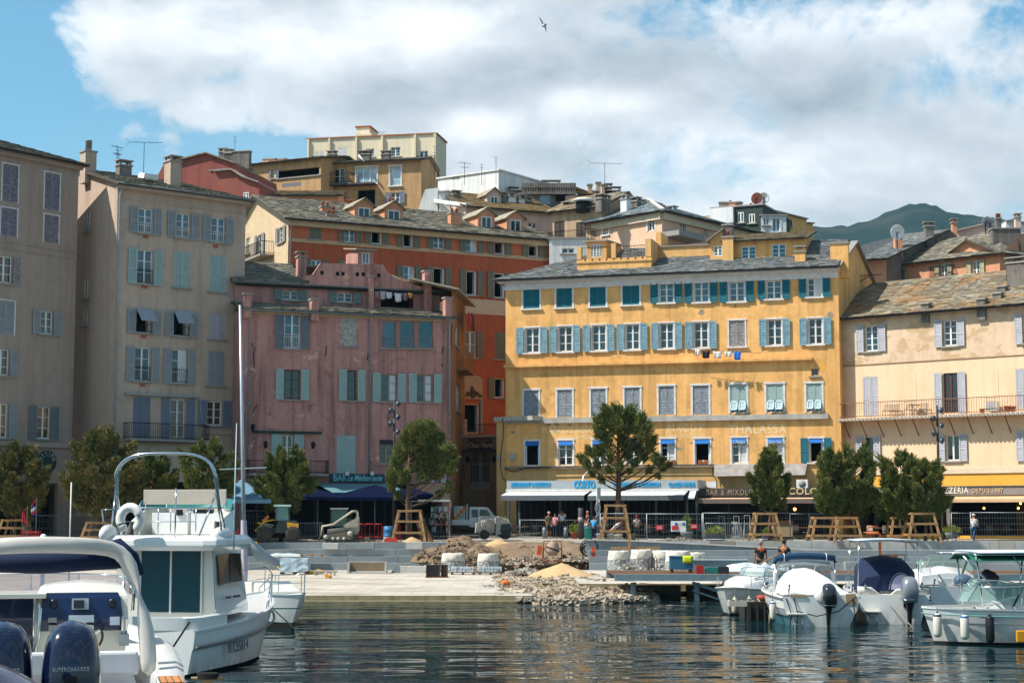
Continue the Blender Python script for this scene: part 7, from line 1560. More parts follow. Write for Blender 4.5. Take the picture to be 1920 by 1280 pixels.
m=MB();m.tube([prct(f5,1296,652,.85),prct(f5,1350,659,.85),prct(f5,1430,664,.85)],.012,M_CABLE,4);m.bar(prct(f5,1296,652,.85),prct(f5,1290,640,0),.02,M_CABLE);m.bar(prct(f5,1430,664,.85),prct(f5,1432,655,0),.02,M_CABLE);single(m,'washing_line','washing line stretched across the yellow facade','washing line',prct(f5,1350,659,.85))
for a in((698,547,707,560,'8c7480','mauve cloth at the left of the pink house loggia'),(708,547,718,562,'b5a8a4','pale cloth second from left in the loggia'),(719,549,730,560,'c9ccd4','white cloth third from left in the loggia'),(735,551,748,566,'d4d4d8','long white towel in the loggia'),(750,551,759,564,'8a6a78','mauve cloth beside the long white towel'),(761,551,768,560,'c29a3a','small yellow cloth in the loggia')):cloth(f3u,*a,d=.6)
for a in((857,588,863,612,'9a2a30','red garment hanging on the alley side of the pink house'),(863,590,870,618,'2a2438','dark garment hanging on the alley side of the pink house')):cloth(f3s,*a,d=.8)
for px,lab in((1320,'flower pots on the sill of the dark open window in the lowest yellow row'),(1258,'small pots on a yellow house windowsill behind the pine')):
 u,z=f5.hit(px,870);rr=random.Random(px);m=MB()
 for k in range(5):m.lathe([(.06,0),(.08,.14)],M_TERRA,f5.pt(u-.3+.14*k,z,.08),8);m.ball(f5.pt(u-.3+.14*k,z+.2,.08),.09,plain('flower_'+str(k%3),['b8483a','4a6a2c','c2a27a'][k%3],.8),6,4,.3)
 single(m,'window_box',lab,'flower pots',f5.pt(u,z,.08))
o=T('seagull','grey and white gull gliding high in the clouds','bird',P(1020,48,60));GU=plain('gull_grey','6c7076',.8);m=MB();m.ball((0,0,0),(.09,.22,.08),plain('gull_white','c2c4c6',.8),10,8);m.ball((0,.2,.02),(.05,.07,.05),plain('gull_white','c2c4c6',.8),8,6)
m.add([(-.05,.1,.02),(-.28,.14,.22),(-.5,-.0,.3),(-.3,-.05,.2),(-.05,-.1,.02)],[(0,1,3,4),(1,2,3)],GU);m.add([(.05,.1,.02),(.22,.16,-.1),(.3,.0,-.32),(.2,-.04,-.12),(.05,-.1,.02)],[(4,3,1,0),(3,2,1)],GU);m.add([(-.05,-.18,0),(.05,-.18,0),(.07,-.32,0),(-.07,-.32,0)],[(0,1,2,3)],GU);m.build('body',o,solid=.02);o.rotation_euler=(0,R(25),R(20));o.scale=(.6,.6,.6)
SKIN=plain('skin_tone','b07a5c',.6,var=.05);SKIN2=plain('tanned_skin','96613f',.6,var=.05);HAIRD=plain('dark_hair','1f1713',.8);HAIRG=plain('grey_hair','77726c',.8);EYE=plain('eye_dark','15110f',.4)
def skinmesh(name,parent,verts,edges,mat,sub=2):
 me=bpy.data.meshes.new(name);me.from_pydata([v[0]for v in verts],edges,[]);me.materials.append(mat)
 o=bpy.data.objects.new(name,me);COL.objects.link(o);o.parent=parent
 sk=o.modifiers.new('skin','SKIN');sk.use_smooth_shade=True
 sv_=me.skin_vertices[0].data if me.skin_vertices else None
 if sv_ is None:
  bpy.context.view_layer.update();me.skin_vertices.new()if hasattr(me.skin_vertices,'new')else None
  sv_=me.skin_vertices[0].data
 for i,v in enumerate(verts):sv_[i].radius=(v[1],v[2]if len(v)>2 else v[1])
 sv_[0].use_root=True
 s=o.modifiers.new('sub','SUBSURF');s.levels=sub;s.render_levels=sub
 return o
def person(loc,h,rz,label,top,bottom,skin=SKIN,hair=HAIRD,cap=None,arms=None,legs=None,lean=0,sleeve=.55,shorts=False,shoes=None,extra=None,group=None,bend=0,hairlen=0):
 """figure standing at loc, facing -y in its own frame (rz turns it). arms/legs: joint lists left, right"""
 k=h/1.76;V=lambda x,y,z:Vector((x,y,z))*k
 pz=.93+(legs or{}).get('drop',0);hip=V(0,0,pz)
 def up(x,y,z):
  a=bend;yy=y*cos(a)-(z-pz)*sin(a);zz=pz+y*sin(a)*0+(z-pz)*cos(a)+y*sin(a);return V(x+lean*(z-pz),yy,zz)
 AL=(arms or{}).get('L',[(.21,.02,1.16),(.23,-.06,.92)]);AR=(arms or{}).get('R',[(-.21,.02,1.16),(-.23,-.06,.92)])
 LL=(legs or{}).get('L',[(.1,-.02,.5),(.11,.03,.08)]);LR=(legs or{}).get('R',[(-.1,-.02,.5),(-.11,.03,.08)])
 o=T('person',label,'person',loc,rz,group)
 vs=[(hip,.15*k,.11*k),(up(0,0,1.12),.13*k,.1*k),(up(0,0,1.34),.155*k,.11*k),(up(0,0,1.47),.075*k),(up(0,-.01,1.54),.055*k),(up(0,-.03,1.62),.078*k,.088*k),(up(0,-.015,1.70),.075*k,.085*k)]
 es=[(i,i+1)for i in range(6)]
 for s,A in((1,AL),(-1,AR)):
  i0=len(vs);el=V(*A[0])if len(A[0])<4 else V(*A[0][:3]);wr=V(*A[1]);d=(wr-el).normalized()
  if bend:el=up(*A[0]);wr=up(*A[1]);d=(wr-el).normalized()
  sh=up(s*.19,.01,1.41);vs+=[(sh,.058*k),(sh.lerp(el,.5),.047*k),(el,.038*k),(el.lerp(wr,.5),.034*k),(wr,.024*k),(wr+d*.05*k,.034*k,.02*k)]
  es+=[(2,i0)]+[(i0+j,i0+j+1)for j in range(5)]
  side=d.cross(Vector((0,1,0))).normalized()if abs(d.y)<.9 else Vector((1,0,0));fw=d.cross(side).normalized()
  for f_ in range(4):
   j=len(vs);b=wr+d*.085*k+side*(f_-1.5)*.019*k;ln=(.045,.055,.05,.038)[f_]*k;vs+=[(b,.0088*k),(b+d*ln+fw*.012*k,.0075*k)];es+=[(i0+5,j),(j,j+1)]
  j=len(vs);b=wr+d*.03*k-side*s*.035*k;vs+=[(b,.011*k),(b+d*.045*k-side*s*.012*k,.0085*k)];es+=[(i0+4,j),(j,j+1)]
 lg=[]
 for s,A in((1,LL),(-1,LR)):
  i0=len(vs);kn=V(*A[0]);an=V(*A[1]);hp=V(s*.09,0,pz-.05);vs+=[(hp,.09*k),(hp.lerp(kn,.5),.078*k),(kn,.056*k),(kn.lerp(an,.4),.055*k),(an,.036*k)]
  es+=[(0,i0)]+[(i0+j,i0+j+1)for j in range(4)];lg.append((hp,kn,an))
 skinmesh('body',o,vs,es,skin,1)
 tv=[(up(0,0,.9),.165*k,.125*k),(up(0,0,1.12),.15*k,.115*k),(up(0,0,1.34),.175*k,.125*k),(up(0,0,1.455),.075*k,.07*k)];te=[(0,1),(1,2),(2,3)]
 for s,A in((1,AL),(-1,AR)):
  i0=len(tv);sh=up(s*.19,.01,1.41);el=up(*A[0])if bend else V(*A[0]);wr=up(*A[1])if bend else V(*A[1])
  tv+=[(sh,.07*k),(sh.lerp(el,.75 if sleeve<1 else .98),.06*k)];te+=[(2,i0),(i0,i0+1)]
  if sleeve>=1:tv+=[(el.lerp(wr,.85),.04*k)];te+=[(i0+1,i0+2)]
 skinmesh('shirt',o,tv,te,top,1)
 bv=[(V(0,0,pz),.165*k,.125*k)];be=[]
 for s,(hp,kn,an)in((1,lg[0]),(-1,lg[1])):
  i0=len(bv);bv+=[(hp,.1*k),(hp.lerp(kn,.5),.092*k),(kn.lerp(hp,.05),.074*k)];be+=[(0,i0),(i0,i0+1),(i0+1,i0+2)]
  if not shorts:bv+=[(kn.lerp(an,.92),.058*k)];be+=[(i0+2,i0+3)]
 skinmesh('trousers' if not shorts else 'shorts',o,bv,be,bottom,1)
 sm=shoes or plain('dark_shoes','26221f',.7)
 for hp,kn,an in lg:
  m=MB(Matrix.Translation(an));m.ball((0,-.06*k,-.035*k),(.048*k,.13*k,.045*k),sm,8,6);m.build('shoe',o)
 hd=up(0,-.02,1.655);m=MB(Matrix.Translation(hd));
 m.ball((0,.012*k,.03*k),(.088*k,.1*k,.095*k),hair,10,7)if not(cap and hairlen==0)else m.ball((0,.02*k,.01*k),(.086*k,.095*k,.08*k),hair,10,7)
 if hairlen:m.ball((0,.06*k,-.08*k),(.075*k,.05*k,.13*k),hair,8,6)
 m.build('hair',o)
 m=MB(Matrix.Translation(hd));m.ball((0,-.095*k,-.03*k),(.014*k,.02*k,.02*k),skin,6,5)
 for s in(1,-1):m.ball((s*.03*k,-.083*k,.0),(.012*k,.01*k,.008*k),EYE,6,4);m.ball((s*.083*k,0,-.01*k),(.014*k,.02*k,.03*k),skin,6,4)
 m.box((0,-.09*k,-.062*k),(.045*k,.012*k,.01*k),plain('lips','7a3f36',.6));m.build('face',o)
 if cap:m=MB(Matrix.Translation(hd));m.ball((0,.0,.055*k),(.098*k,.108*k,.075*k),cap,12,6);m.box((0,-.12*k,.035*k),(.13*k,.1*k,.015*k),cap,rx=.1);m.build('cap',o)
 return o
def clothm(c,n):return plain('cloth_'+n,c,.85,var=.12,scale=9)
BLK=clothm('141416','black');JEAN=clothm('2d4560','denim');DKT=clothm('2b2826','charcoal_trousers')
def at(px,D,z):return Vector(atx(px,D,z))
p1=person(at(1427,78.5,.46),1.86,pi,'worker with grey cropped hair in black T-shirt with orange back print',BLK,DKT,SKIN2,HAIRG,arms=dict(L=[(.25,.02,1.16),(.27,-.02,.9)],R=[(-.24,.02,1.17),(-.27,-.04,.92)]),legs=dict(L=[(.13,-.02,.5),(.16,.03,.08)],R=[(-.13,-.02,.5),(-.16,.03,.08)]),group='workers on the quay')
m=MB();text_mb(m,'SECURITE',.085,Matrix(((-1,0,0,0),(0,0,1,.148),(0,1,0,1.47),(0,0,0,1))),plain('orange_print','d2481c',.7),.012,bold=.004);m.build('back_print',p1)
p2=person(at(1471,78.2,.46),1.92,pi*.82,'worker in plain black T-shirt and jeans looking down, arms bent',BLK,JEAN,SKIN2,HAIRD,arms=dict(L=[(.26,-.04,1.2),(.2,-.28,1.14)],R=[(-.27,-.04,1.2),(-.14,-.27,1.1)]),legs=dict(L=[(.12,-.03,.5),(.14,.03,.08)],R=[(-.1,-.02,.5),(-.11,.0,.08)]),group='workers on the quay')
m=MB();m.tube([P(1398,1070,77.3),P(1466,1036,77.9)],.035,WOODT,6);single(m,'wooden_pole','long wooden pole slanting between the two workers in black','pole',P(1398,1070,77.3))
CG='people in front of the veranda'
OLIVE=clothm('5a5240','olive');PINKC=clothm('c98a9c','pink');WH=clothm('c9d2dc','white');BLUEC=clothm('2f8fc4','sky_blue');GREYC=clothm('9a9a94','light_grey');NVY=clothm('1b2438','navy')
person(at(1029,112.5,1.97),1.74,.3,'person in olive top and shorts with a pale pink cap by the left bollard',OLIVE,clothm('2f2f34','dark_shorts'),SKIN2,HAIRD,cap=plain('pale_pink_cap','c79a94',.8),shorts=True,arms=dict(L=[(.24,-.03,1.17),(.1,-.22,1.1)],R=[(-.23,.02,1.16),(-.2,-.12,.94)]),group=CG)
m=MB();m.ball((0,0,0),(.14,.09,.2),clothm('3c3a36','bag'),10,7);single(m,'backpack','small dark backpack carried by the person in olive','bag',None).location=at(1030,112.62,3.22)
person(at(1041,113.2,1.99),1.62,-.4,'person in a pink top partly behind the olive-clad person',PINKC,NVY,SKIN,HAIRD,hairlen=1,arms=dict(L=[(.2,-.08,1.2),(.14,-.25,1.3)]),group=CG)
person(at(1054,115,2.05),1.86,pi,'tall man in white shirt and dark trousers walking away into the restaurant',WH,NVY,SKIN2,HAIRD,legs=dict(L=[(.09,-.14,.52),(.1,-.12,.08)],R=[(-.09,.06,.5),(-.1,.3,.12)]),group=CG)
person(at(1102,112,1.96),1.8,-.9,'bald man in black T-shirt beside the dark totem',BLK,clothm('8a94a0','light_trousers'),SKIN,plain('bald_skin','a8765a',.6),arms=dict(L=[(.2,-.1,1.18),(.15,-.26,1.0)]),group=CG)
person(at(1113,108.5,1.93),1.5,pi*.9,'person in bright blue T-shirt and dark hat bending to a bin',BLUEC,NVY,SKIN2,HAIRD,cap=plain('navy_hat','1f2a40',.8),bend=.15,arms=dict(L=[(.27,-.05,1.2),(.3,-.25,1.1)],R=[(-.3,-.02,1.2),(-.4,-.2,1.05)]),group=CG)
person(at(1194,108.6,1.92),1.55,pi,'person in red cap and pale grey vest holding a broom behind the fence',GREYC,BLK,SKIN2,HAIRD,cap=plain('red_cap','a81f2a',.8),arms=dict(L=[(.24,-.02,1.17),(.2,-.22,1.05)],R=[(-.26,-.02,1.17),(-.24,-.2,1.05)]),group=CG)
person(at(1142,108,1.92),1.65,1.2,'crouching person in white shirt working inside the stake frame',WH,clothm('3a3a3e','grey_trousers'),SKIN,HAIRD,bend=.9,legs=dict(drop=-.4,L=[(.12,-.35,.48),(.12,-.02,.08)],R=[(-.12,-.33,.46),(-.12,.02,.08)]),group=CG)
person(at(1133,109.5,1.93),1.72,.4,'person in pinkish shirt standing behind the stake frame',clothm('b89a8c','dusty_pink'),NVY,SKIN,HAIRD,group=CG)
person(at(1172,108.4,1.92),1.5,-.6,'stooping person in dark clothes right of the stake frame',clothm('3c3430','dark_brown'),BLK,SKIN2,HAIRD,bend=.6,group=CG)
hk=person(at(1826,104.4,1.88),1.68,pi*.62,'hiker in white cap, pale shirt and blue jeans with a backpack',clothm('c2c6c8','pale_shirt'),clothm('2f5a7c','blue_jeans'),SKIN,HAIRG,cap=plain('white_cap','d6d0cc',.8),sleeve=1,arms=dict(L=[(.22,.0,1.16),(.2,-.18,.98)],R=[(-.22,.0,1.16),(-.2,-.2,1.0)]),legs=dict(L=[(.09,-.1,.5),(.1,-.06,.08)],R=[(-.09,.02,.5),(-.1,.12,.09)]))
m=MB();m.ball((0,0,0),(.13,.12,.22),clothm('8a9270','green_grey_pack'),10,8);single(m,'backpack','green-grey backpack on the hiker in the white cap','bag').location=at(1830.5,104.38,3.05)
person(at(879,133,5.0),1.7,pi,'dark silhouetted person walking up the shaded alley',clothm('17171a','shadow_black'),clothm('3c3c40','dark_grey_trousers'),SKIN2,HAIRD,legs=dict(L=[(.09,-.1,.5),(.1,-.08,.08)],R=[(-.09,.04,.5),(-.1,.16,.09)]))
person(at(822,112.2,1.97),1.65,.6,'dark-haired person with a white-edged top at the souvenir stall',clothm('1c1c22','black_top'),NVY,SKIN,HAIRD,hairlen=1)
person(at(832,112.6,1.98),1.6,-.5,'shopper in brown beside the postcard rack',clothm('5a4238','brown_top'),BLK,SKIN,plain('brown_hair','4a3020',.8),hairlen=1)
for i,(px,D,c_,lab)in enumerate(((1104,109,'2f9a9a','turquoise bin beside the person in blue'),(1125,107.5,'b8bcbe','grey bucket left of the tall stake frame'),(1145,107,'a8aeb4','metal bucket inside the tall stake frame'),(1160,107,'b8b0a4','plastic tub at the right foot of the stake frame'),(1184,107.2,'9a8a76','beige tub beside the person in the red cap'),(1085+74,103.2,'b5b0a4','small pale box on the step below the stake frame'))):
 m=MB();w_=.24 if i else .3;h_=.38 if i else .75;m.lathe([(w_*.8,0),(w_,h_),(w_+.02,h_),(w_+.02,h_+.03),(w_*.9,h_+.03),(w_*.85,h_-.05)],plain('bucket_'+c_,c_,.5),n=12);single(m,'bucket',lab,'bucket',None,'buckets around the stake frame').location=at(px,D,1.93 if i<5 else 1.9)
TYRE=plain('muddy_tyre','393531',.9,var=.3);RIM=plain('grey_rim','a8a59c',.6);MYEL=plain('machine_yellow','cf9a20',.5,var=.3,scale=5);MDK=plain('machine_dark','343a38',.6);MWH=plain('machine_off_white','a59c8c',.6,var=.25,scale=4);CABG=glassmat('cab_glass','5f8684',.1,.8)
def wheel(par,x,y,r,w_,z=None,rimm=RIM):
 z=r if z is None else z;M_=Matrix.Translation((x,y,z))@Matrix.Rotation(pi/2,4,'X');m=MB(M_)
 m.lathe([(r*.55,-w_/2),(r*.93,-w_/2),(r,-w_*.35),(r,w_*.35),(r*.93,w_/2),(r*.55,w_/2)],TYRE,n=20)
 for k in range(14):a=2*pi*k/14;m.box((cos(a)*r*1.0,sin(a)*r*1.0,0),(.09*r,.12*r,w_*.9),TYRE,rz=a)
 o=m.build('wheel',par);m=MB(M_);m.lathe([(r*.55,-w_*.3),(r*.5,w_*.3),(r*.2,w_*.36),(.02,w_*.38)],rimm,n=16);m.lathe([(r*.5,-w_*.3),(r*.2,-w_*.42),(.02,-w_*.43)],rimm,n=16);m.build('rim',o);return o
ld=T('wheel_loader','small yellow wheel loader with pale green cab, bucket to the left','wheel loader',at(520,104.9,1.87),.12);m=MB()
m.prism([(-.1,.55),(1.25,.55),(1.3,1.15),(1.1,1.3),(.1,1.3),(-.1,1.0)],1.1,MDK);m.prism([(.55,1.2),(1.28,1.1),(1.25,.75),(.6,.85)],1.16,MYEL);m.prism([(-1.3,.5),(-.1,.5),(-.1,.85),(-.9,1.0),(-1.3,.8)],.6,MDK);m.build('body',ld)
m=MB();
for a in(-.45,.45):
 for x in(-.15,.7):m.bar((x,a,1.2),(x+(.1 if x<0 else-.05),a*.95,2.15),.07,MDK)
m.build('cab_frame',ld);m=MB();m.box((.28,0,1.7),(.85,.86,.82),CABG);m.build('cab_glass',ld);m=MB();m.box((.28,0,2.2),(1.05,1.0,.12),plain('pale_green_roof','a9c4ba',.5));m.build('cab_roof',ld)
for x in(-.75,.95):
 for y in(-.52,.52):wheel(ld,x,y,.47,.32)
m=MB()
for y in(-.28,.28):m.tube([(-.1,y,1.35),(-.75,y,1.25),(-1.35,y,.65)],.06,MYEL,6);m.tube([(-.2,y*.8,1.0),(-1.0,y*.8,1.1)],.04,RIM,6)
m.bar((-.3,0,1.0),(-1.2,0,1.15),.1,MYEL);m.prism([(-.95,1.3),(-.6,1.62),(-.5,1.5),(-.85,1.15)],.5,plain('orange_housing','b8682c',.6));m.build('lift_arm',ld)
m=MB();rows=[[(-1.4+.35*cos(a)-.05,y,.5+.38*sin(a))for a in[R(60-i*28)for i in range(8)]]for y in(-.75,.75)];m.grid(rows,plain('bucket_steel','6b5f45',.7,.3,var=.4));o_=m.build('bucket',ld,solid=.04)
for y in(-.5,.5):
 m=MB();m.prism([(-1.2,.9),(-.75,1.02),(-.3,.9),(-.3,.84),(-.75,.96),(-1.2,.84)],.34,plain('mud_guard','6f6a58',.8),f=lambda x,y_,z,s=y:(x,y_+s,z));m.build('mudguard',ld)
m=MB();m.tube([(.75,0,1.3),(.75,0,1.75)],.03,MDK,6);m.build('exhaust',ld)
sk=T('tracked_loader','off-white compact tracked loader with raised rear arm','tracked loader',at(634,105.2,1.87),.1);m=MB()
m.prism([(-.7,.35),(1.0,.35),(1.25,.6),(1.3,1.5),(1.1,1.55),(.75,.95),(-.65,.75)],1.05,MWH);m.prism([(1.0,.5),(1.28,.65),(1.3,1.45),(1.05,1.5)],1.1,MWH);m.build('body',sk)
for y in(-.62,.62):
 m=MB();pts=[(-.95,.28),(-.8,.08),(.95,.05),(1.15,.3),(.75,.72),(.5,.72),(-.75,.5)];m.prism(pts,.34,TYRE,f=lambda x,y_,z,s=y:(x,y_+s,z));m.prism([(a*.82,.38+(b-.38)*.72)for a,b in pts],.36,plain('muddy_track_frame','6b6150',.9),f=lambda x,y_,z,s=y:(x,y_+s,z));o_=m.build('track',sk)
 for x,z,r_ in((.72,.5,.17),(-.75,.3,.14),(-.3,.2,.1),(0,.2,.1),(.35,.2,.1)):m=MB(Matrix.Translation((x,y,z))@Matrix.Rotation(pi/2,4,'X'));m.lathe([(r_,-.2),(r_,.2)],RIM,n=14);m.build('sprocket',o_)
for y in(-.62,.62):m=MB();m.tube([(1.15,y*1.0,1.85),(.85,y,1.85),(-.3,y,1.05),(-.95,y,.95),(-1.05,y,.35)],.055,MWH,6,flat=1.5);m.bar((1.15,y,1.85),(1.2,y,1.3),.12,MWH);m.bar((.55,y*.95,.9),(.75,y*.95,1.65),.06,MDK);m.build('lift_arm',sk)
m=MB()
for x in(-.45,.55):
 for y in(-.42,.42):m.bar((x,y,.8),(x*.95,y,2.0),.06,MDK)
m.box((.05,0,2.02),(1.1,.92,.07),RIM);m.box((.75,0,1.05),(.5,.9,.7),MDK);m.prism([(.3,1.0),(.7,1.25),(1.2,1.45),(1.2,.9),(.4,.85)],1.3,MWH);m.build('cab_frame',sk);m=MB();m.box((.05,0,1.45),(.9,.84,1.0),glassmat('dark_cab_glass','2f4a40',.1,.85));m.build('cab_glass',sk)
m=MB();m.bar((-1.1,-.6,.55),(-1.1,.6,.55),.1,MDK);
for y in(-.5,0,.5):m.bar((-1.12,y,0.05),(-1.12,y,1.0),.06,plain('fork_steel','5c5340',.7))
m.build('fork_frame',sk)
pk=T('pickup_truck','white crew cab pickup with drop-side bed and colourful load panel','pickup truck',at(880,119,2.2),.05);CARW=plain('white_car_paint','c6c8c8',.3,coat=.5,var=.05);m=MB()
m.prism([(.2,.45),(2.3,.4),(2.4,.75),(2.35,1.02),(1.75,1.2),(1.3,1.78),(1.1,1.85),(.0,1.85),(-.05,.5)],1.75,CARW);m.build('body',pk,bevel=.04)
m=MB();
for s in(-1,1):
 y=.885*s;m.add([(.12,y,1.15),(.58,y,1.15),(.58,y,1.68),(.12,y,1.68)],[(0,1,2,3)],M_GLASS);m.add([(.68,y,1.15),(1.55,y,1.15),(1.2,y,1.68),(.68,y,1.68)],[(0,1,2,3)],M_GLASS)
m.build('side_window',pk);m=MB();m.add([(1.76,-.8,1.22),(1.76,.8,1.22),(1.35,.75,1.76),(1.35,-.75,1.76)],[(0,1,2,3)],M_GLASS);m.build('windscreen',pk)
m=MB();m.box((-1.35,0,.62),(2.7,1.8,.08),plain('bed_grey','75787a',.7));
for s in(-1,1):m.box((-1.35,s*.9,.8),(2.7,.04,.36),CARW)
m.box((-2.7,0,.8),(.04,1.8,.36),CARW);m.build('cargo_bed',pk)
for x in(-1.6,1.7):
 for y in(-.78,.78):wheel(pk,x,y,.34,.22)
m=MB();m.box((-.2,0,1.45),(.05,1.7,1.1),CARW);m.bar((-.15,-.85,.6),(-.15,-.85,2.1),.06,M_PIPE);m.build('headboard',pk)
m=MB();rr=random.Random(4)
for i in range(4):
 for j in range(4):m.box((-.95+i*.2,-.8,1.05+j*.25),(.19,.03,.24),plain('panel_'+str((i*3+j*2)%5),['b86a4a','7aa8b0','c2b8a8','b89a6a','9ab0a0'][(i*3+j*2)%5],.7))
single(m,'printed_panel','panel with orange and turquoise pattern standing in the pickup bed','panel',None).location=at(880,119,2.2)+Vector((0,-.02,0));
m=MB();m.box((1.15,-.9,.95),(.18,.02,.04),MDK);m.box((.5,-.895,.95),(.01,.01,.9),MDK);m.build('door_handle',pk)
def mixer(loc,rz,label,drum,frame,box,s=1.0,body=None):
 o=T('cement_mixer',label,'cement mixer',loc,rz);m=MB(Matrix.Translation((0,0,.85*s))@Matrix.Rotation(.35,4,'Y')@Matrix.Rotation(.0,4,'X'));m.lathe([(.22*s,-.42*s),(.4*s,-.3*s),(.45*s,-.05*s),(.43*s,.05*s),(.27*s,.42*s),(.28*s,.46*s),(.2*s,.46*s),(.18*s,.2*s)],drum,n=20);m.lathe([(.46*s,-.06*s),(.475*s,-.04*s),(.475*s,.02*s),(.46*s,.04*s)],M_DKMETAL,n=20);m.build('drum',o)
 m=MB();
 for x in(-.62*s,.62*s):m.bar((x,-.35*s,0),(x*.95,0,.9*s),.06,frame);m.bar((x,.35*s,0),(x*.95,0,.9*s),.06,frame)
 m.bar((-.6*s,0,.86*s),(-.42*s,0,.86*s),.08,frame);m.bar((.42*s,0,.86*s),(.6*s,0,.86*s),.08,frame);m.bar((-.62*s,-.35*s,.05),(.62*s,-.35*s,.05),.06,frame);m.bar((-.6*s,0,.9*s),(-.55*s,0,1.35*s),.05,frame);m.bar((.6*s,0,.9*s),(.55*s,0,1.35*s),.05,frame);m.bar((-.55*s,0,1.35*s),(.55*s,0,1.35*s),.05,frame);m.build('frame',o)
 if box:m=MB();m.box((-.85*s,-.1,.75*s),(.3*s,.4*s,.6*s),box,ry=.15);m.build('motor_box',o)
 for y in(-.0,):wheel(o,.75*s,.0,.22*s,.12)
 return o
mixer(at(1036,97.5,.85),.05,'small cement mixer with rusty frame and orange motor box on the slope',plain('dusty_drum','9a8272',.8,var=.3),plain('rusty_red_frame','8a4a34',.8,var=.3),plain('orange_red_box','b84a24',.6),.88)
dm=T('site_dumper','beige-drummed white mixer dumper parked nose-right by the pickup','dumper',at(925,108.5,1.98),.1);m=MB(Matrix.Translation((-.35,-.15,.75))@Matrix.Rotation(-.2,4,'Y'));m.lathe([(.25,-.5),(.42,-.38),(.5,-.1),(.5,.12),(.38,.45),(.3,.5)],plain('beige_drum','a8998a',.8,var=.3),n=20);m.build('drum',dm)
m=MB();m.prism([(.2,.3),(1.1,.3),(1.15,.75),(.95,1.2),(.35,1.45),(.1,1.3)],1.1,MWH);m.build('body',dm,bevel=.05);m=MB();m.prism([(.35,.45),(1.12,.45),(1.14,.7),(.98,1.0),(.45,.95)],1.14,MDK);m.build('grille',dm)
m=MB()
for x in(-.9,.15):m.bar((x,-.5,.1),(x,-.45,1.45),.07,MWH)
m.bar((-.9,-.45,1.42),(.15,-.45,1.45),.07,MWH);m.bar((-.95,0,.3),(.3,0,.3),.12,MDK);m.prism([(-1.15,.4),(-.8,.5),(-.75,1.1),(-1.1,1.0)],.7,RIM);m.build('frame',dm)
for x in(-.6,.75):
 for y in(-.5,.5):wheel(dm,x,y,.3,.2)
m=MB();p=at(1104,98.5,.95)
for k in range(6):a=.2*k;m.tube([(0.05*sin(k*2)+(.5-.05*k)*cos(t_),.12*k-.3,.62+.06*cos(k)+(.5-.05*k)*sin(t_))for t_ in[2*pi*j/22 for j in range(22)]],.035,plain('black_hose_rubber','121214',.5),6,closed=True)
single(m,'coiled_hose','large black coiled hose standing at the corner of the right-hand steps','hose').location=p
m=MB();m.box((0,0,.35),(.22,.22,.7),plain('orange_black_pack','b8441c',.6));m.box((0,0,.25),(.26,.26,.12),MDK);m.box((0,0,.55),(.26,.26,.08),MDK);m.box((0,0,.8),(.16,.16,.25),plain('orange_black_pack','b8441c',.6));single(m,'power_pack','orange and black upright machine beside the coiled hose','machine').location=at(1112.5,97,.8)
m=MB();m.ball((0,0,0),(.22,.14,.17),plain('orange_sack','b8682c',.9),10,7,.08);single(m,'orange_sack','orange bundle lying on the edge of the rubble spit','sack').location=at(948,78,.42)
m=MB();m.bar(P(1145,1028,95.9)+Vector((0,-.1,.03)),P(1237,1028,95.9)+Vector((0,-.1,.03)),.09,WOODT,.14);m.bar(P(1180,1031,95.7),P(1180,1008,95.7),.12,WOODT);single(m,'timber_batten','pale timber batten lying along the top right-hand step with a short upright','batten',P(1145,1028,95.9))
m=MB();OP=plain('rusty_orange_pipe','a8562c',.7,var=.3);p=at(1650,96,1.5);m.tube([(0,0,-.9),(0,0,.95),(-.1,0,1.0),(-.75,0,1.0)],.08,OP,8);m.tube([(-.75,0,1.0),(-.6,0,1.35),(-.1,0,1.35)],.045,OP,6);single(m,'pipe_stand','rusty orange bent pipe stand behind the navy-covered boat','pipe stand').location=p
m=MB();rr=random.Random(6)
for k in range(16):x=rr.uniform(-.3,.3);m.tube([(x,0,.95+rr.uniform(-.1,.1)),(x+rr.uniform(-.1,.1),-.05,.5),(x*.8,0,.1+rr.uniform(0,.2)),(x*.8+.08,0,.5),(x+.05,.05,.95)],.02,plain('rust_red_rope','8a4630',.9),4)
m.bar((-.6,0,.98),(.7,0,1.0),.05,WOODD);m.bar((-.6,0,0),(-.6,0,1),.04,MDK);m.bar((.7,0,0),(.7,0,1),.04,MDK);single(m,'hanging_rope','bundle of rust-red rope hanging on a rack between pale blocks','rope').location=at(1672,89,.46)
PB=plain('blue_grey_steel','6f8288',.6,.1,var=.2);DKW=stucco('dark_wet_concrete','5d5a50','34362a',.8,.6)
px0=GX(1150,71,1)
pn=T('steel_pontoon','long blue-grey steel pontoon on piles along the right-hand quay','pontoon',(px0+10,73,0),world=True)
m=MB();m.box((px0+20,70.1,.97),(40,.3,.26),PB);m.box((px0+20,76.3,.9),(40,.3,.35),PB);m.build('girder',pn)
m=MB();x=px0
while x<px0+40:m.box((x+.3,73.2,1.04),(.58,6.0,.06),WOODD);x+=.6
m.build('deck',pn)
m=MB();k=0
x=px0+.8
while x<px0+40:
 m=MB();m.tube([(x,70.6,-1),(x,70.6,.75)],.12,plain('pale_pile','8f9796',.7),8);m.build('pile',pn);m=MB();m.box((x+1.2,75.2,-.1),(2.3,.8,1.1),DKW);m.build('footing',pn);x+=2.6
m=MB();a=GX(1300,70,.8)
for k in range(3):m.bar((a+k*2.2,70.4,.75),(a+2.2+k*2.2,70.4,.05),.12,PB);m.bar((a+k*2.2,70.4,.45),(a+1.6+k*2.2,70.4,-.1),.08,PB)
m.build('brace',pn)
SB=plain('steel_blue_box','2c5f78',.5,var=.1)
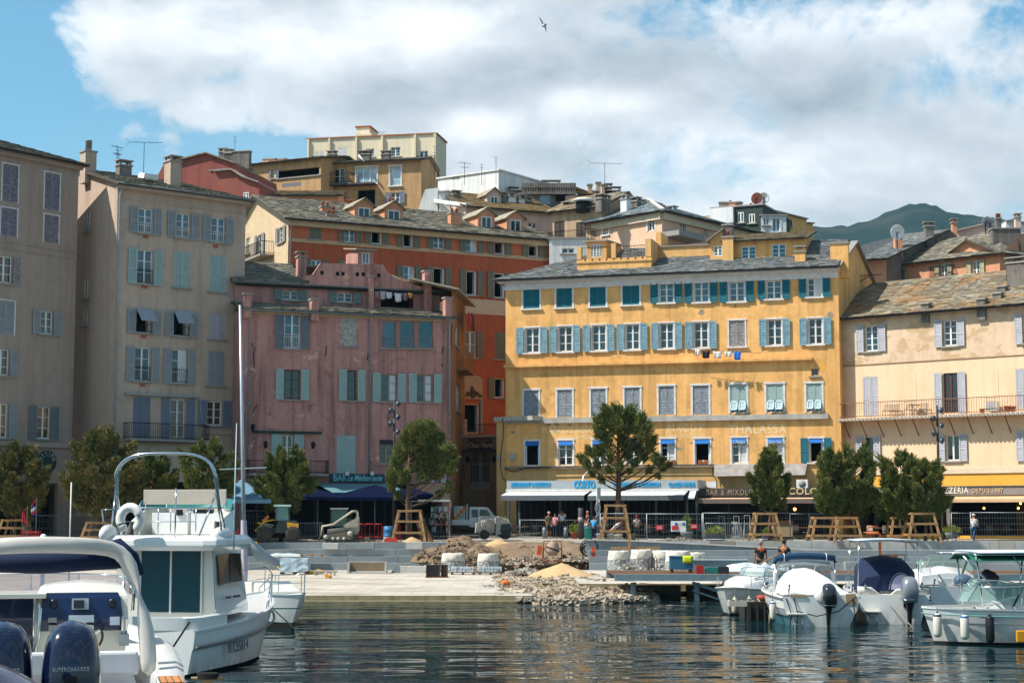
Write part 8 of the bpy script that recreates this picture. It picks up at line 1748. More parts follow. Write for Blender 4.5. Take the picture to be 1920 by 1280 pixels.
o=T('tool_chest','steel blue chest with lid on the pontoon in front of a bulk bag','chest',atx(1277,73,1.08));m=MB();m.box((0,0,.38),(.98,.55,.5),SB);m.build('body',o,bevel=.02);m=MB();m.box((0,0,.66),(1.0,.58,.06),SB,ry=.03);m.build('lid',o)
for x in(-.4,.4):m=MB();m.box((x,0,.08),(.12,.5,.14),WOODD);m.build('foot',o)
m=MB();rows=[[(-.2+.1*i,-.31+.0*j if j>1 else-.2+.1*(1-j)-.1,.7-max(0,j-1)*.1+.01*sin(i*3+j))for i in range(5)]for j in range(5)];m.grid(rows,plain('hi_vis_yellow','b9c81c',.8));o=single(m,'safety_vest','fluorescent yellow vest thrown over the steel blue chest','vest',solid=.015);o.location=at(1288,73,1.08)
for px,w_,h_,c_,lab in((1312,.3,.28,'a01f26','small red toolbox right of the steel blue chest'),(1335,.55,.2,'1f6b60','dark green crate on the pontoon edge'),(1356,.45,.24,'2a2a2c','black tool case next to the green crate')):
 m=MB();m.box((0,0,h_/2),(w_,.4,h_),plain('case_'+c_,c_,.5));m.box((0,0,h_+.02),(w_*.9,.36,.04),plain('case_'+c_,c_,.5));m.tube([(-w_*.2,0,h_+.03),(-w_*.15,0,h_+.1),(w_*.15,0,h_+.1),(w_*.2,0,h_+.03)],.012,MDK,5);single(m,'tool_case',lab,'tool case',None,'tool cases on the pontoon').location=at(px,72,1.08)
m=MB();rows=[];rr=random.Random(9)
for i in range(9):rows.append([(-1.0+i*.25,-.4+j*.2,.18+.22*max(0,sin(i/8*pi))*(.6+.4*rr.random())+rr.uniform(-.03,.03)if 0<j<4 and 0<i<8 else 0)for j in range(5)])
m.grid(rows,plain('white_tarp','c6ccd0',.5,var=.15,bmp=.4),False);single(m,'tarpaulin','crumpled white tarpaulin on the pontoon left of the two workers','tarpaulin').location=at(1396,74.5,1.08)
m=MB();rows=[[(-.6+i*.2,-.3+j*.2,.25+rr.uniform(-.05,.05)+.1*(i%2)if 0<j<4 else 0)for j in range(5)]for i in range(8)];m.grid(rows,plain('clear_plastic_sheet','b0babf',.3,var=.2,bmp=.5),False);single(m,'plastic_sheet','shiny clear plastic sheeting heaped between the two workers and the bimini boat','sheeting').location=at(1454,75,1.08)
m=MB();m.box((0,0,.22),(2.4,.5,.42),PB);m.box((0,0,.46),(2.5,.6,.05),plain('light_steel','98a4a8',.5));single(m,'steel_trough','long blue-grey steel trough on the pontoon','trough').location=at(1350,75.5,1.08)
m=MB();
for k in range(3):m.tube([(k*.12-.1,0,0),(k*.12-.1,0,.5),(k*.12-.16,0,.62),(k*.12-.22,0,.5),(k*.12-.22,0,0)],.025,plain('rusty_rebar','4a332a',.8),5)
single(m,'rebar_hooks','dark rusty rebar hooks standing left of the largest bulk bag','rebar').location=at(1226,76,1.08)
GEL=plain('white_gelcoat','d3d3d0',.28,coat=.45,var=.05,scale=1.5)
nt=GEL.node_tree;b=nt.nodes['Principled BSDF'];src=b.inputs['Base Color'].links[0].from_socket;g_=N(nt,'ShaderNodeNewGeometry');sx3=N(nt,'ShaderNodeSeparateXYZ');L(nt,g_.outputs['Position'],sx3.inputs[0])
mr=N(nt,'ShaderNodeMapRange');L(nt,sx3.outputs[2],mr.inputs[0]);mr.inputs[1].default_value=.08;mr.inputs[2].default_value=.55;mr.inputs[3].default_value=1;mr.inputs[4].default_value=0
sn=noi(nt,g_.outputs['Position'],2.2,6,.65,(1.5,1.5,.35));mm=N(nt,'ShaderNodeMath',operation='MULTIPLY');L(nt,mr.outputs[0],mm.inputs[0]);L(nt,ramp(nt,sn,[(.38,0),(.7,.85)]),mm.inputs[1])
a=mixc(nt,mm.outputs[0],src,lin('857c5c'));a=mixc(nt,ramp(nt,noi(nt,g_.outputs['Position'],3.2,8,.7,(1,1,.3)),[(.55,0),(.78,.3)]),a,lin('8b8778'));L(nt,a,b.inputs['Base Color']);GELS=plain('cream_gelcoat','c4c2b8',.3,coat=.4,var=.06);CHR=plain('polished_steel','b8bcc0',.12,1.0,var=.03);ANTI=plain('antifouling_dark','2a2c26',.8);NAVYC=plain('navy_canvas','0a1c3c',.85,var=.15,bmp=.25);NAVYG=plain('navy_gloss','0a1730',.12,coat=1,var=.05)
BLKM=plain('black_plastic','101114',.35);TEAKM,nt,b=newmat('teak_deck');co=N(nt,'ShaderNodeTexCoord').outputs['Object'];br=N(nt,'ShaderNodeTexBrick');L(nt,co,br.inputs[0]);br.inputs['Color1'].default_value=lin('b3763c');br.inputs['Color2'].default_value=lin('a86c36');br.inputs['Mortar'].default_value=lin('3a2718');br.inputs['Scale'].default_value=1;br.inputs['Brick Width'].default_value=6;br.inputs['Row Height'].default_value=.07;br.inputs['Mortar Size'].default_value=.006;L(nt,br.outputs[0],b.inputs['Base Color']);b.inputs['Roughness'].default_value=.6
TINT=glassmat('smoked_acrylic','8d7f8c',.05,.35);CLR=glassmat('clear_screen','a8c0bc',.05,.3);TEALG=plain('teal_tinted_glass','043440',.25,spec=.3,var=.1);FEND=plain('white_fender','c8c4b8',.5,var=.12);FENDB=plain('black_fender','141619',.5);BLUEP=plain('blue_cap','1f5a8c',.5);ROPE=plain('grey_rope','8a8578',.9);ROPEB=plain('black_rope','1a1a1c',.9)
def hull(par,Lh,B,fs,fb,mat=GEL,rake=.7,stripe=None,full=.35,p=2.2,name='hull',draft=.35,tr=.92,waist=None,deck=True,deckmat=None,dz=.06,anti=ANTI,band=.07):
 """hull, bow towards +x, waterline z=0"""
 n=22;m=MB();secs=[]
 for i in range(n+1):
  t=i/n;hb=B/2*(tr+(1-tr)*min(1,t*3))*(1-max(0,(t-full)/(1-full))**p);zs=fs+(fb-fs)*t**1.7
  xt=Lh*t;prof=[]
  for s_,(k,z)in enumerate(((0,-draft),(.72,-.06),(.86,band),(.885,band+.002),(.95,zs*.55),(.97,zs*.56+.03),(1.0,zs-.05),(1.03,zs-.045),(1.03,zs))):
   xx=xt-rake*t**4*(1-max(0,z)/max(zs,.01))*1.0;kk=k*(1-.35*t**3*(1-max(0,z)/zs))if k>0 else 0
   prof.append((xx,hb*kk,z))
  secs.append(prof)
 for side in(1,-1):
  for j in range(8):
   rows=[[(a[0],a[1]*side,a[2])for a in(sec[j],sec[j+1])]for sec in secs]
   mt_=anti if j<2 else(stripe if(j==4 and stripe)else mat);m.grid(rows,mt_,j in(0,1,3,5))
 tr0=secs[0];m.poly([(a[0],a[1],a[2])for a in tr0]+[(a[0],-a[1],a[2])for a in reversed(tr0)],mat)
 if deck:
  dm_=deckmat or mat;rows=[[(s[-1][0],s[-1][1]*.985,s[-1][2]-dz),(s[-1][0],-s[-1][1]*.985,s[-1][2]-dz)]for s in secs];m.grid(rows,dm_,False)
 rows=[[(s[-1][0],s[-1][1],s[-1][2])for s in secs],[(s[-1][0],s[-1][1]*.93,s[-1][2]+.0)for s in secs],[(s[-1][0],s[-1][1]*.93,s[-1][2]-dz)for s in secs]]
 m.grid(rows,mat,False);m.grid([[(a,-b_,c)for a,b_,c in r]for r in rows],mat,False)
 o=m.build(name,par)
 def sheer(t):i=min(n,max(0,int(round(t*n))));s=secs[i][-1];return s
 return o,sheer
def rubrail(par,sheer,mat,r=.025,dz=-.04,t0=0,t1=1):
 ts=[t0+(t1-t0)*i/16 for i in range(17)]
 m=MB()
 for s in(1,-1):m.tube([(sheer(t)[0],sheer(t)[1]*s*1.0,sheer(t)[2]+dz)for t in ts],r,mat,6)
 return m.build('rub_rail',par)
def rails(par,sheer,t0,t1,h,n=5,mid=True,mat=None,inner=.93,name='bow_rail',close=True):
 m=MB();mt_=mat or CHR;ts=[t0+(t1-t0)*i/10 for i in range(11)];top=[[(sheer(t)[0],sheer(t)[1]*s*inner,sheer(t)[2]+h*min(1,(t-t0)*12+.0 if t0>0 else 1))for t in ts]for s in(1,-1)]
 m.tube(top[0]+(list(reversed(top[1]))if close else[]),.014,mt_,6)
 if not close:m.tube(top[1],.014,mt_,6)
 for s in(0,1):
  for i in range(n):a=top[s][int(1+9*i/(n-1))]if n>1 else top[s][5];m.tube([(a[0]-.03,a[1],a[2]-h),a],.012,mt_,5)
 if mid:
  for s in(0,1):m.tube([(a[0],a[1],a[2]-h*.48)for a in top[s][1:]],.009,mt_,5)
 return m.build(name,par)
def outboard(par,x,y,z,s,mat,label=None,tilt=0.0,tz=1.0,text=None,mast=None,word=None,lettering=None):
 """outboard motor hung on the transom; z = cowling base height. Its face looks towards -x"""
 Mx=Matrix.Translation((x,y,z))@Matrix.Rotation(tilt,4,'Y')@Matrix.Diagonal((1,1,tz,1));m=MB(Mx);rows=[]
 for t,a,b_,dx in((0,.20,.24,0),(.08,.225,.29,-.01),(.3,.235,.31,-.02),(.5,.225,.30,-.01),(.66,.19,.26,.01),(.74,.13,.19,.02),(.77,.02,.03,.03)):
  row=[]
  for k in range(20):
   th=2*pi*k/20;c,q_=cos(th),sin(th);e=.62;row.append((dx*s+b_*s*(abs(c)**e)*(1 if c>0 else-1),a*s*(abs(q_)**e)*(1 if q_>0 else-1),t*s))
  rows.append(row)
 m.grid(rows,mat,True,True);o=m.build('outboard_motor',par,sub=1)
 m=MB(Mx);rows=[]
 for t,a,b_ in((0,.17,.2),(-.1,.1,.17),(-.3,.07,.14),(-.75,.05,.12),(-.95,.05,.1)):
  rows.append([(b_*s*cos(2*pi*k/14)+.02,a*s*sin(2*pi*k/14),t*s)for k in range(14)])
 m.grid(rows,mast or BLKM,True,True);m.box((-.02*s,0,-.8*s),(.55*s,.22*s,.025*s),BLKM);m.box((.3*s,0,-.12*s),(.3*s,.26*s,.2*s),BLKM);m.build('leg',o)
 m=MB(Mx);m.ball((-.02*s,0,-1.02*s),(.26*s,.06*s,.07*s),mast or BLKM,10,7)
 for k in range(3):a=2*pi*k/3;m.add([(-.26*s,.02*s*cos(a),-1.02*s+.02*s*sin(a)),(-.24*s,.19*s*cos(a-.35),-1.02*s+.19*s*sin(a-.35)),(-.31*s,.19*s*cos(a+.35),-1.02*s+.19*s*sin(a+.35))],[(0,1,2)],CHR)
 m.build('propeller',o)
 m=MB(Mx);m.tube([(-.01*s+.30*s*(abs(cos(a))**.62)*(1 if cos(a)>0 else-1),.232*s*(abs(sin(a))**.62)*(1 if sin(a)>0 else-1),.1*s)for a in[2*pi*k/28 for k in range(28)]],.008*s,CHR if not lettering else BLKM,5,closed=True);m.build('cowling_seam',o)
 if lettering:
  m=MB();text_mb(m,lettering,.04*s,Mx@Matrix(((0,0,-1,-.325*s),(-1,0,0,0),(0,1,0,.42*s),(0,0,0,1))),plain('silver_lettering','c2c6ca',.3),.006*s,space=1.35,fit=.27*s);m.build('lettering',o)
  m=MB(Mx);m.tube([(-.318*s,.21*s*cos(a),.2*s)if 0 else(-.33*s+.02*abs(sin(a)),.2*s*sin(a),.26*s)for a in[-.9+.18*k for k in range(11)]],.008*s,BLKM,5);m.box((-.33*s,0,.34*s),(.03*s,.09*s,.06*s),BLKM);m.build('cowling_trim',o)
 return o
def fender(par,x,y,ztop,zr,mat=FEND,cap=BLUEP,h=.55,r=.1,lab=None,tiltx=0):
 m=MB(Matrix.Translation((x,y,ztop))@Matrix.Rotation(tiltx,4,'X'));m.lathe([(.02,0),(.04,-.05)],cap,n=10);m.lathe([(.04,-.05),(r*.8,-.1),(r,-.17),(r,-h),(r*.8,-h-.06),(.04,-h-.1)],mat,n=12);m.lathe([(r*.85,-.085),(r*.93,-.12),(r*.93,-.14)],cap,n=12);m.tube([(0,0,0),(0,0,zr-ztop)],.012,ROPE,5);return m
def addfender(root_loc,rz,x,y,ztop,zr,label,mat=FEND,cap=BLUEP,h=.55,r=.1):
 m=fender(None,0,0,0,zr-ztop,mat,cap,h,r);o=single(m,'fender',label,'fender',None,'boat fenders');E=Matrix.Rotation(rz,3,'Z');o.location=Vector(root_loc)+E@Vector((x,y,ztop));return o
def screen(par,pts_bot,pts_top,mat,frame=CHR,name='windscreen',r=.014):
 m=MB();m.grid([pts_bot,pts_top],mat,False);o=m.build(name,par,solid=.01);f=MB();f.tube(pts_top,r,frame,6);f.tube([pts_bot[0],pts_top[0]],r,frame,6);f.tube([pts_bot[-1],pts_top[-1]],r,frame,6)
 n=len(pts_bot)
 for i in(n//3,n-1-n//3):f.tube([pts_bot[i],pts_top[i]],r*.8,frame,5)
 f.build('frame',o);return o
cx=Vector((-8.2,37.7,0));hd=math.atan2(7.5,1.5)
cr=T('motor_cruiser','white flybridge motor cruiser moored at left with teal cabin doors and steel arch','boat',cx,hd)
hl,sh=hull(cr,8.3,2.95,1.02,1.5,full=.3,p=2.4,rake=1.0,draft=.5,dz=.05)
rubrail(cr,sh,plain('brown_rub_strip','6f665c',.5),.03,-.38)
rails(cr,sh,.6,.99,.62,5)
m=MB()
m.grid([[(x,y*1.37,z)for x,y in((1.9,1),(.35,1),(.1,.93),(0,.8),(-.03,0),(0,-.8),(.1,-.93),(.35,-1),(1.9,-1))]for z in(1.0,1.27)],GEL);m.grid([[(x,y*k,1.27+dz_)for x,y in((1.9,1),(.35,1),(.1,.93),(0,.8),(-.03,0),(0,-.8),(.1,-.93),(.35,-1),(1.9,-1))]for k,dz_ in((1.37,0),(1.28,.03),(1.2,0))],GEL,False);m.build('bulwark',cr)
CMX=Matrix.Translation((1.5,0,0))@Matrix.Diagonal((.62,1,1,1))@Matrix.Translation((-1.5,0,0))
cab=MB(CMX)
w0,w1=1.25,1.12;prof=[(1.55,1.2),(1.5,2.78),(4.75,2.78),(5.9,1.5),(6.4,1.38),(6.4,1.2)]
L_=[(x,w0 if z<2 else w1,z)for x,z in prof];
sx_=lambda x:1-.28*max(0,(x-4.2)/2.2)
for s in(1,-1):cab.poly([(x,(w0 if z<2 else w1)*s*sx_(x),z)for x,z in prof][::s],GEL)
for(xa,za),(xb,zb_)in zip(prof[1:],prof[2:]):
 wa,wb=(w0 if za<2 else w1)*sx_(xa),(w0 if zb_<2 else w1)*sx_(xb);cab.quad((xa,wa,za),(xa,-wa,za),(xb,-wb,zb_),(xb,wb,zb_),GEL)
cab.quad((1.55,w0,1.0),(1.55,-w0,1.0),(1.5,-w1,2.78),(1.5,w1,2.78),GELS);cab.build('cabin',cr,bevel=.03)
m=MB(CMX)
for(ya,yb)in((-.72,-.02),(.02,.72)):m.box((1.49,(ya+yb)/2-.15,2.02),(.03,yb-ya,1.42),TEALG)
dr=m.build('cabin_door',cr);m=MB(CMX);
for y in(-.9,-.16,.58):m.box((1.47,y,2.02),(.05,.045,1.5),GELS)
m.box((1.47,-.15,2.76),(.05,1.5,.06),GELS);m.build('frame',dr)
m=MB(CMX)
for s in(1,-1):
 m.poly([(x,s*(y+.012),z)for x,y,z in((3.2,1.175,1.95),(4.55,1.15,1.95),(4.95,1.08,2.0),(4.6,1.09,2.6),(3.3,1.14,2.62))],plain('dark_side_glass','1b2629',.1));m.poly([(x,s*(y+.012),z)for x,y,z in((1.9,1.23,1.9),(3.05,1.18,1.95),(3.1,1.15,2.6),(1.95,1.15,2.6))],plain('dark_side_glass','1b2629',.1))
m.build('side_window',cr);m=MB(CMX);m.quad((4.82,.9,2.68),(4.82,-.9,2.68),(5.78,-.78,1.66),(5.78,.78,1.66),plain('dark_side_glass','1b2629',.1));m.build('windscreen',cr)
m=MB(CMX)
for s in(1,-1):m.box((2.7,s*1.265,1.62),(.5,.02,.05),BLKM);m.box((3.6,s*1.25,1.62),(.7,.02,.05),BLKM)
m.build('vent',cr)
def rrect(x0,x1,w_,z,k=.35,f=0):return[(x0,w_*(1-k*.6),z),(x0,-w_*(1-k*.6),z),(x0+k*.4,-w_,z),(x1-.8,-w_,z),(x1,-w_*.5,z),(x1,w_*.5,z),(x1-.8,w_,z),(x0+k*.4,w_,z)]
m=MB(CMX);rows=[rrect(.75,5.0,1.3,2.70),rrect(.6,5.2,1.44,2.80),rrect(.62,5.15,1.42,2.95),rrect(.9,5.0,1.3,3.04)];m.grid(rows,GEL,False,True);m.poly(rows[-1],GEL);m.poly(rows[0][::-1],GEL);m.build('flybridge_deck',cr,bevel=.03)
m=MB(CMX);rows=[[(1.9,1.15,3.0),(3.6,1.2,3.0),(4.7,.75,3.0),(4.9,0,3.0),(4.7,-.75,3.0),(3.6,-1.2,3.0),(1.9,-1.15,3.0)],[(2.4,1.1,3.35),(3.6,1.12,3.62),(4.3,.72,3.66),(4.45,0,3.66),(4.3,-.72,3.66),(3.6,-1.12,3.62),(2.4,-1.1,3.35)]]
m.grid(rows,GEL,False);m.grid([rows[1],[(x-.12,y*.9,z)for x,y,z in rows[1]],[(x-.15,y*.88,z-.6)for x,y,z in rows[1]]],GELS,False);m.build('flybridge_coaming',cr)
screen(cr,[CMX@Vector(v_)for v_ in[(3.4,1.12,3.6),(3.6,1.12,3.62),(4.3,.72,3.66),(4.45,0,3.66),(4.3,-.72,3.66),(3.6,-1.12,3.62),(3.4,-1.12,3.6)]],[CMX@Vector(v_)for v_ in[(3.4,1.15,3.75),(3.7,1.17,3.85),(4.5,.75,3.88),(4.62,0,3.88),(4.5,-.75,3.88),(3.7,-1.17,3.85),(3.4,-1.15,3.75)]],glassmat('green_screen','2f7a74',.08,.7),name='flybridge_screen')
m=MB(CMX);m.box((3.5,.35,3.3),(.5,.9,.5),GEL);m.box((3.45,-.55,3.3),(.6,.7,.5),GEL);m.box((3.2,-.5,3.58),(.1,.5,.12),BLKM);m.box((3.2,.1,3.56),(.08,.16,.14),BLKM);m.ball((3.25,-.15,3.62),.07,CHR,8,6);m.build('helm_console',cr,bevel=.04)
m=MB(CMX);m.box((3.3,-.0,3.92),(.06,2.05,.34),plain('cream_dodger','b8aea0',.7),ry=-.12);m.tube([(3.3,-1.0,3.6),(3.3,-1.02,4.1)],.02,CHR,6);m.tube([(3.3,.98,3.6),(3.3,1.0,4.1)],.02,CHR,6);m.build('dodger',cr)
m=MB(CMX)
for dx in(0,.16):
 pts=[(1.6+dx*2.6,1.18,3.05),(1.4+dx,1.2,3.9),(1.35+dx,1.19,4.3)]+[(1.3+dx,1.2*cos(a)**.55 if cos(a)>0 else-1.2*abs(cos(a))**.55,4.35+.55*sin(a))for a in[R(8+i*10.2)for i in range(17)]]+[(1.35+dx,-1.22,4.3),(1.5+dx,-1.26,3.7),(1.75+dx*2.6,-1.3,3.05)]
 m.tube(pts,.03,CHR,8)
m.tube([(1.0,1.2,3.0),(1.42,1.2,4.2)],.022,CHR,6);m.tube([(.9,-.95,3.0),(1.45,-1.22,4.0)],.022,CHR,6);m.build('radar_arch',cr)
m=MB(CMX);m.tube([(.95,1.15,3.62),(.85,.9,3.66),(.8,-.9,3.66),(1.1,-1.12,3.66),(2.4,-1.15,3.66)],.016,CHR,6);m.tube([(.8,.8,3.35),(.8,-.9,3.35)],.01,CHR,6)
for y in(.9,.45,0,-.3,-.9):m.tube([(.82,y,3.0),(.8,y,3.66)],.012,CHR,6)
m.tube([(.78,-.42,3.0),(.78,-.42,4.1)],.02,CHR,6);m.tube([(.7,1.25,3.05),(.75,1.35,3.62),(.75,1.0,3.64),(.78,.95,3.3)],.022,CHR,6);m.build('flybridge_rail',cr)
m=MB(Matrix.Translation((.72,.52,3.4)));pts=[]
for k in range(23):a=R(-62+k*(304/22));pts.append((0,-.2*sin(a-pi/2+pi)*1.0,.0))
pts=[(0,.235*sin(a),.27*cos(a)+.0)for a in[R(-150+300*k/22)for k in range(23)]]
m.tube(pts,[.06]+[.105]*21+[.06],plain('white_vinyl_buoy','d0d0cc',.6,var=.08),12);o=single(m,'horseshoe_buoy','white horseshoe lifebuoy hung on the cruiser flybridge rail','lifebuoy');o.location=cx;o.rotation_euler=(0,0,hd)
m=MB();m.tube([(1.9,-1.5,2.72),(1.9,-1.5,3.6),(1.9,-1.52,5.6)],[.02,.016,.008],plain('white_whip','a9c2cc',.4),6);m.build('whip_aerial',cr)
m=MB();m.ball((1.2,1.25,3.05),(.4,.16,.24),GEL,12,8);m.build('fairing',cr);m=MB();m.ball((1.9,-1.2,3.02),(.5,.2,.22),GEL,12,8);m.build('fairing',cr)
m=MB();m.tube([(-.15,.25,.55),(-.15,.25,2.15)],.035,CHR,8);m.build('davit_post',cr)
DKL=plain('faded_black_letters','3a3c40',.6);t_=.4;a=sh(.42);m=MB();text_mb(m,'BI C55814',.34,Matrix(((1,.22,0,2.35),(0,.12,-1,-1.475),(0,1,0,.5),(0,0,0,1))),DKL,.004,fit=1.3);m.build('registration',cr)
m=MB();k=16;star=[]
for i in range(k):r_=.16 if i%4==0 else(.1 if i%4==2 else .035);star.append((-.006,r_*cos(2*pi*i/k)-.1,.78+r_*sin(2*pi*i/k)))
m.add([(-.012,-.1,.78)]+star,[(0,i+1,(i+1)%k+1)for i in range(k)],plain('slate_blue_emblem','47606f',.5));m.box((-.008,-.1,.52),(.006,.36,.035),plain('slate_blue_emblem','47606f',.5));m.build('emblem',cr)
m=MB();m.tube([(-.05,-1.25,1.2),(-.5,-1.0,.6),(-.75,-.85,.42)],.022,ROPEB,6);single(m,'mooring_line','dark mooring line from the cruiser stern to the dock cleat','rope').matrix_world=Matrix.Translation(cx)@Matrix.Rotation(hd,4,'Z')
m=MB();a=sh(1.0);m.tube([(8.2,0,1.25),(9.2,-1.2,-.1)],.018,ROPE,5);single(m,'mooring_line','pale mooring line dropping from the cruiser bow into the water','rope').matrix_world=Matrix.Translation(cx)@Matrix.Rotation(hd,4,'Z')
sc_=Vector(P(470,1175,54));sc_.z=0
sb=T('sailing_boat','small white sailing boat with green stripes and tall aluminium mast','boat',(GX(440,58,.5),58,0),R(-62))
hl,sh=hull(sb,6.2,2.2,.95,1.15,full=.45,p=1.8,rake=.9,stripe=plain('green_stripe','1f6b5a',.4),draft=.4,band=.2);rails(sb,sh,.72,.99,.55,3,name='pulpit');rails(sb,sh,.02,.2,.55,2,name='pushpit',close=False)
m=MB();m.prism([(1.6,.95),(1.7,1.35),(3.6,1.4),(4.6,1.12),(4.6,.95)],1.25,GELS);m.build('coach_roof',sb,bevel=.05)
single_mast=P(458,1080,54.5)
ms=MB();top=P(450,572,54.5);bot=P(459,1090,54.5);off=Matrix.Rotation(-R(-62),4,'Z')@Matrix.Translation(-Vector((GX(440,58,.5),58,0)));top,bot=off@top,off@bot
ms.tube([bot,bot.lerp(top,.5),top],[.065,.055,.04],plain('aluminium_mast','b2b5ba',.35,.5),10);ms.build('mast',sb)
m=MB();c=bot.lerp(top,.4);E_=Matrix.Rotation(-R(-62),3,'Z');m.bar(c+E_@Vector((-.75,0,.02)),c+E_@Vector((.75,0,.08)),.035,CHR);m.build('spreader',sb)
m=MB();rows=[[(bot.lerp(top,t))+E_@Vector((r_*cos(2*pi*k/10),r_*sin(2*pi*k/10),0))for k in range(10)]for t,r_ in((.0,.09),(.05,.11),(.1,.1),(.16,.11),(.22,.09))];m.grid(rows,plain('mauve_sail_cover','b8aeb8',.8,var=.2,bmp=.4),True,True);m.build('furled_sail',sb)
m=MB();a=bot.lerp(top,.17);m.tube([a,a+E_@Vector((.5,.3,-.7)),a+E_@Vector((1.0,.6,-.95))],[.06,.22,.1],plain('grey_sail_canvas','9aa0a2',.85,bmp=.5),8);m.build('boom_cover',sb)
bx_=Vector((-4.75,17.2,0));hb_=R(104);MBB=lambda M=None:MB(Matrix.Translation((0,0,.4))@(M or Matrix.Identity(4)));CM=Matrix.Translation((1.45,-.12,0))@Matrix.Diagonal((1,.85,1,1));MBX=lambda M=None:MBB(CM@(M or Matrix.Identity(4)))
fb=T('open_motorboat','open white motorboat cut by the left edge, with white roll bar and navy console','boat',bx_,hb_)
hl,sh=hull(fb,8.6,3.15,1.68,2.1,full=.42,p=2.6,rake=.9,draft=.5,deck=False);
m=MB();m.grid([[(x,y,1.4),(x,-y,1.0)]for x,y in((.1,1.3),(3.6,1.35),(5.5,1.05))],GELS,False);m.grid([[(sh(t)[0],sh(t)[1]*s*k,sh(t)[2]+dz_)for t in[i/12 for i in range(12)]]for s in(1,)for k,dz_ in((1.0,.0),(.95,.05),(.82,.04),(.8,-.5))],GEL);m.grid([[(sh(t)[0],-sh(t)[1]*k,sh(t)[2]+dz_)for t in[i/12 for i in range(12)]]for k,dz_ in((1.0,.0),(.95,.05),(.82,.04),(.8,-.5))],GEL);m.poly([(8.5,0,2.13),(5.0,1.2,1.85),(4.6,0,1.9),(5.0,-1.2,1.85)],GEL);m.build('deck',fb)
m=MB();AR=plain('cream_roll_bar','b9b4ac',.3,coat=.5,var=.05)
zt=3.13
pts=[(2.15,-1.2,1.68),(2.2,-1.19,2.0),(2.26,-1.13,2.4),(2.35,-1.03,2.8),(2.4,-.92,3.02),(2.42,-.78,zt),(2.2,-.4,zt+.03),(2.2,0,zt+.04),(2.2,.4,zt+.03),(2.42,.78,zt),(2.4,.92,3.02),(2.35,1.03,2.8),(2.26,1.13,2.4),(2.15,1.2,1.68)]
m.tube(pts,.075,AR,12,flat=1.3);m.build('roll_bar',fb,sub=1)
m=MB();m.tube([(2.66,-1.1,2.8),(2.66,-1.0,3.0),(2.66,-.85,3.14),(2.7,-.5,3.06)],[.05,.09,.1,.08],NAVYC,10);m.tube([(2.7,-.9,2.98),(2.75,0,2.95),(2.7,.95,2.98)],[.1,.13,.12],NAVYC,10);m.build('rolled_bimini',fb)
T4=Matrix.Translation((1.3,0,.36))
m=MBX();rows=[]
for z,x,w_ in((1.0,3.1,.6),(1.75,3.0,.68),(2.08,3.1,.66),(2.2,3.3,.6),(2.22,3.7,.55),(1.0,4.3,.5)):rows.append([(x,-.38-w_,z),(x,-.38-w_*.6,z+.03),(x,-.38,z+.05),(x,-.38+w_*.6,z+.03),(x,-.38+w_,z)])
m.grid(rows,GELS,False);m.build('console',fb,bevel=.04)
NV=plain('navy_dash','0d2244',.25,coat=.5);m=MBX();m.grid([[(3.03,-.38+y*.6,1.66),(3.0+.0,-.38+y*.6,1.8),(3.08,-.38+y*.56,2.06),(3.13,-.38+y*.52,2.13)]for y in(-1,-.5,0,.5,1)],NV,False);
for v in m.v:v.x-=.03
ds=m.build('dashboard',fb)
SCR=plain('dark_display','20262c',.2);m=MBX();m.box((2.99,-.36,1.99),(.04,.24,.14),plain('silver_bezel','a8aaac',.3,.5),ry=.3);m.box((2.965,-.34,1.99),(.03,.15,.1),SCR,ry=.3);m.build('chart_plotter',ds)
m=MBX();m.box((2.95,-.38,1.76),(.03,.36,.19),plain('pale_panel','c2ccd4',.3));m.build('cover_plate',ds)
for y in(.02,-.82):m=MBX();m.ball((3.0,y,2.0),(.03,.06,.06),plain('gauge_black','1b1f24',.3),12,6);m.build('gauge',ds)
m=MBX()
m.box((2.95,.03,1.8),(.03,.12,.06),plain('grey_keypad','8c8f8c',.5));m.box((2.94,.03,1.7),(.03,.1,.08),plain('grey_keypad','8c8f8c',.5));m.box((2.93,-.86,1.78),(.04,.14,.1),plain('pale_panel','c2ccd4',.3));m.build('switch_panel',ds)
m=MBX(Matrix.Translation((2.82,-.5,1.6))@Matrix.Rotation(-.5,4,'Y'));m.tube([(0,.19*cos(a),.19*sin(a))for a in[2*pi*k/20 for k in range(20)]],.018,BLKM,8,closed=True)
for k in range(3):a=2*pi*k/3+.5;m.bar((0,0,0),(0,.18*cos(a),.18*sin(a)),.03,CHR)
m.build('steering_wheel',fb)
m=MBX();m.box((2.9,-1.0,1.55),(.2,.14,.14),CHR);m.bar((2.88,-1.03,1.6),(2.75,-1.03,1.82),.03,CHR);m.bar((2.88,-.97,1.6),(2.8,-.97,1.84),.03,CHR);m.build('throttle',fb)
screen(fb,[T4@Vector(v_)for v_ in[(3.3,-1.12,2.1),(3.75,-1.0,2.14),(4.05,-.4,2.16),(4.1,.2,2.16),(4.0,.9,2.1),(3.7,1.25,2.0)]],[T4@Vector(v_)for v_ in[(3.5,-1.0,2.32),(3.85,-.88,2.36),(4.1,-.4,2.38),(4.14,.2,2.38),(4.05,.9,2.36),(3.8,1.2,2.32)]],TINT,r=.01)
m=MBX();m.box((3.4,.75,1.65),(.9,.9,.85),NAVYG);m.tube([(2.92,.28,1.3),(2.88,.22,1.6),(2.9,.2,1.95),(3.0,.25,2.1)],.03,CHR,8);m.box((3.4,.7,2.1),(1.0,1.15,.06),GELS);m.build('side_locker',fb,bevel=.05)
m=MBX();m.tube([(3.1,-1.12,1.9),(3.15,-1.15,2.3),(3.4,-1.1,2.45),(3.6,-1.1,2.1)],.025,CHR,8);m.build('grab_rail',fb)
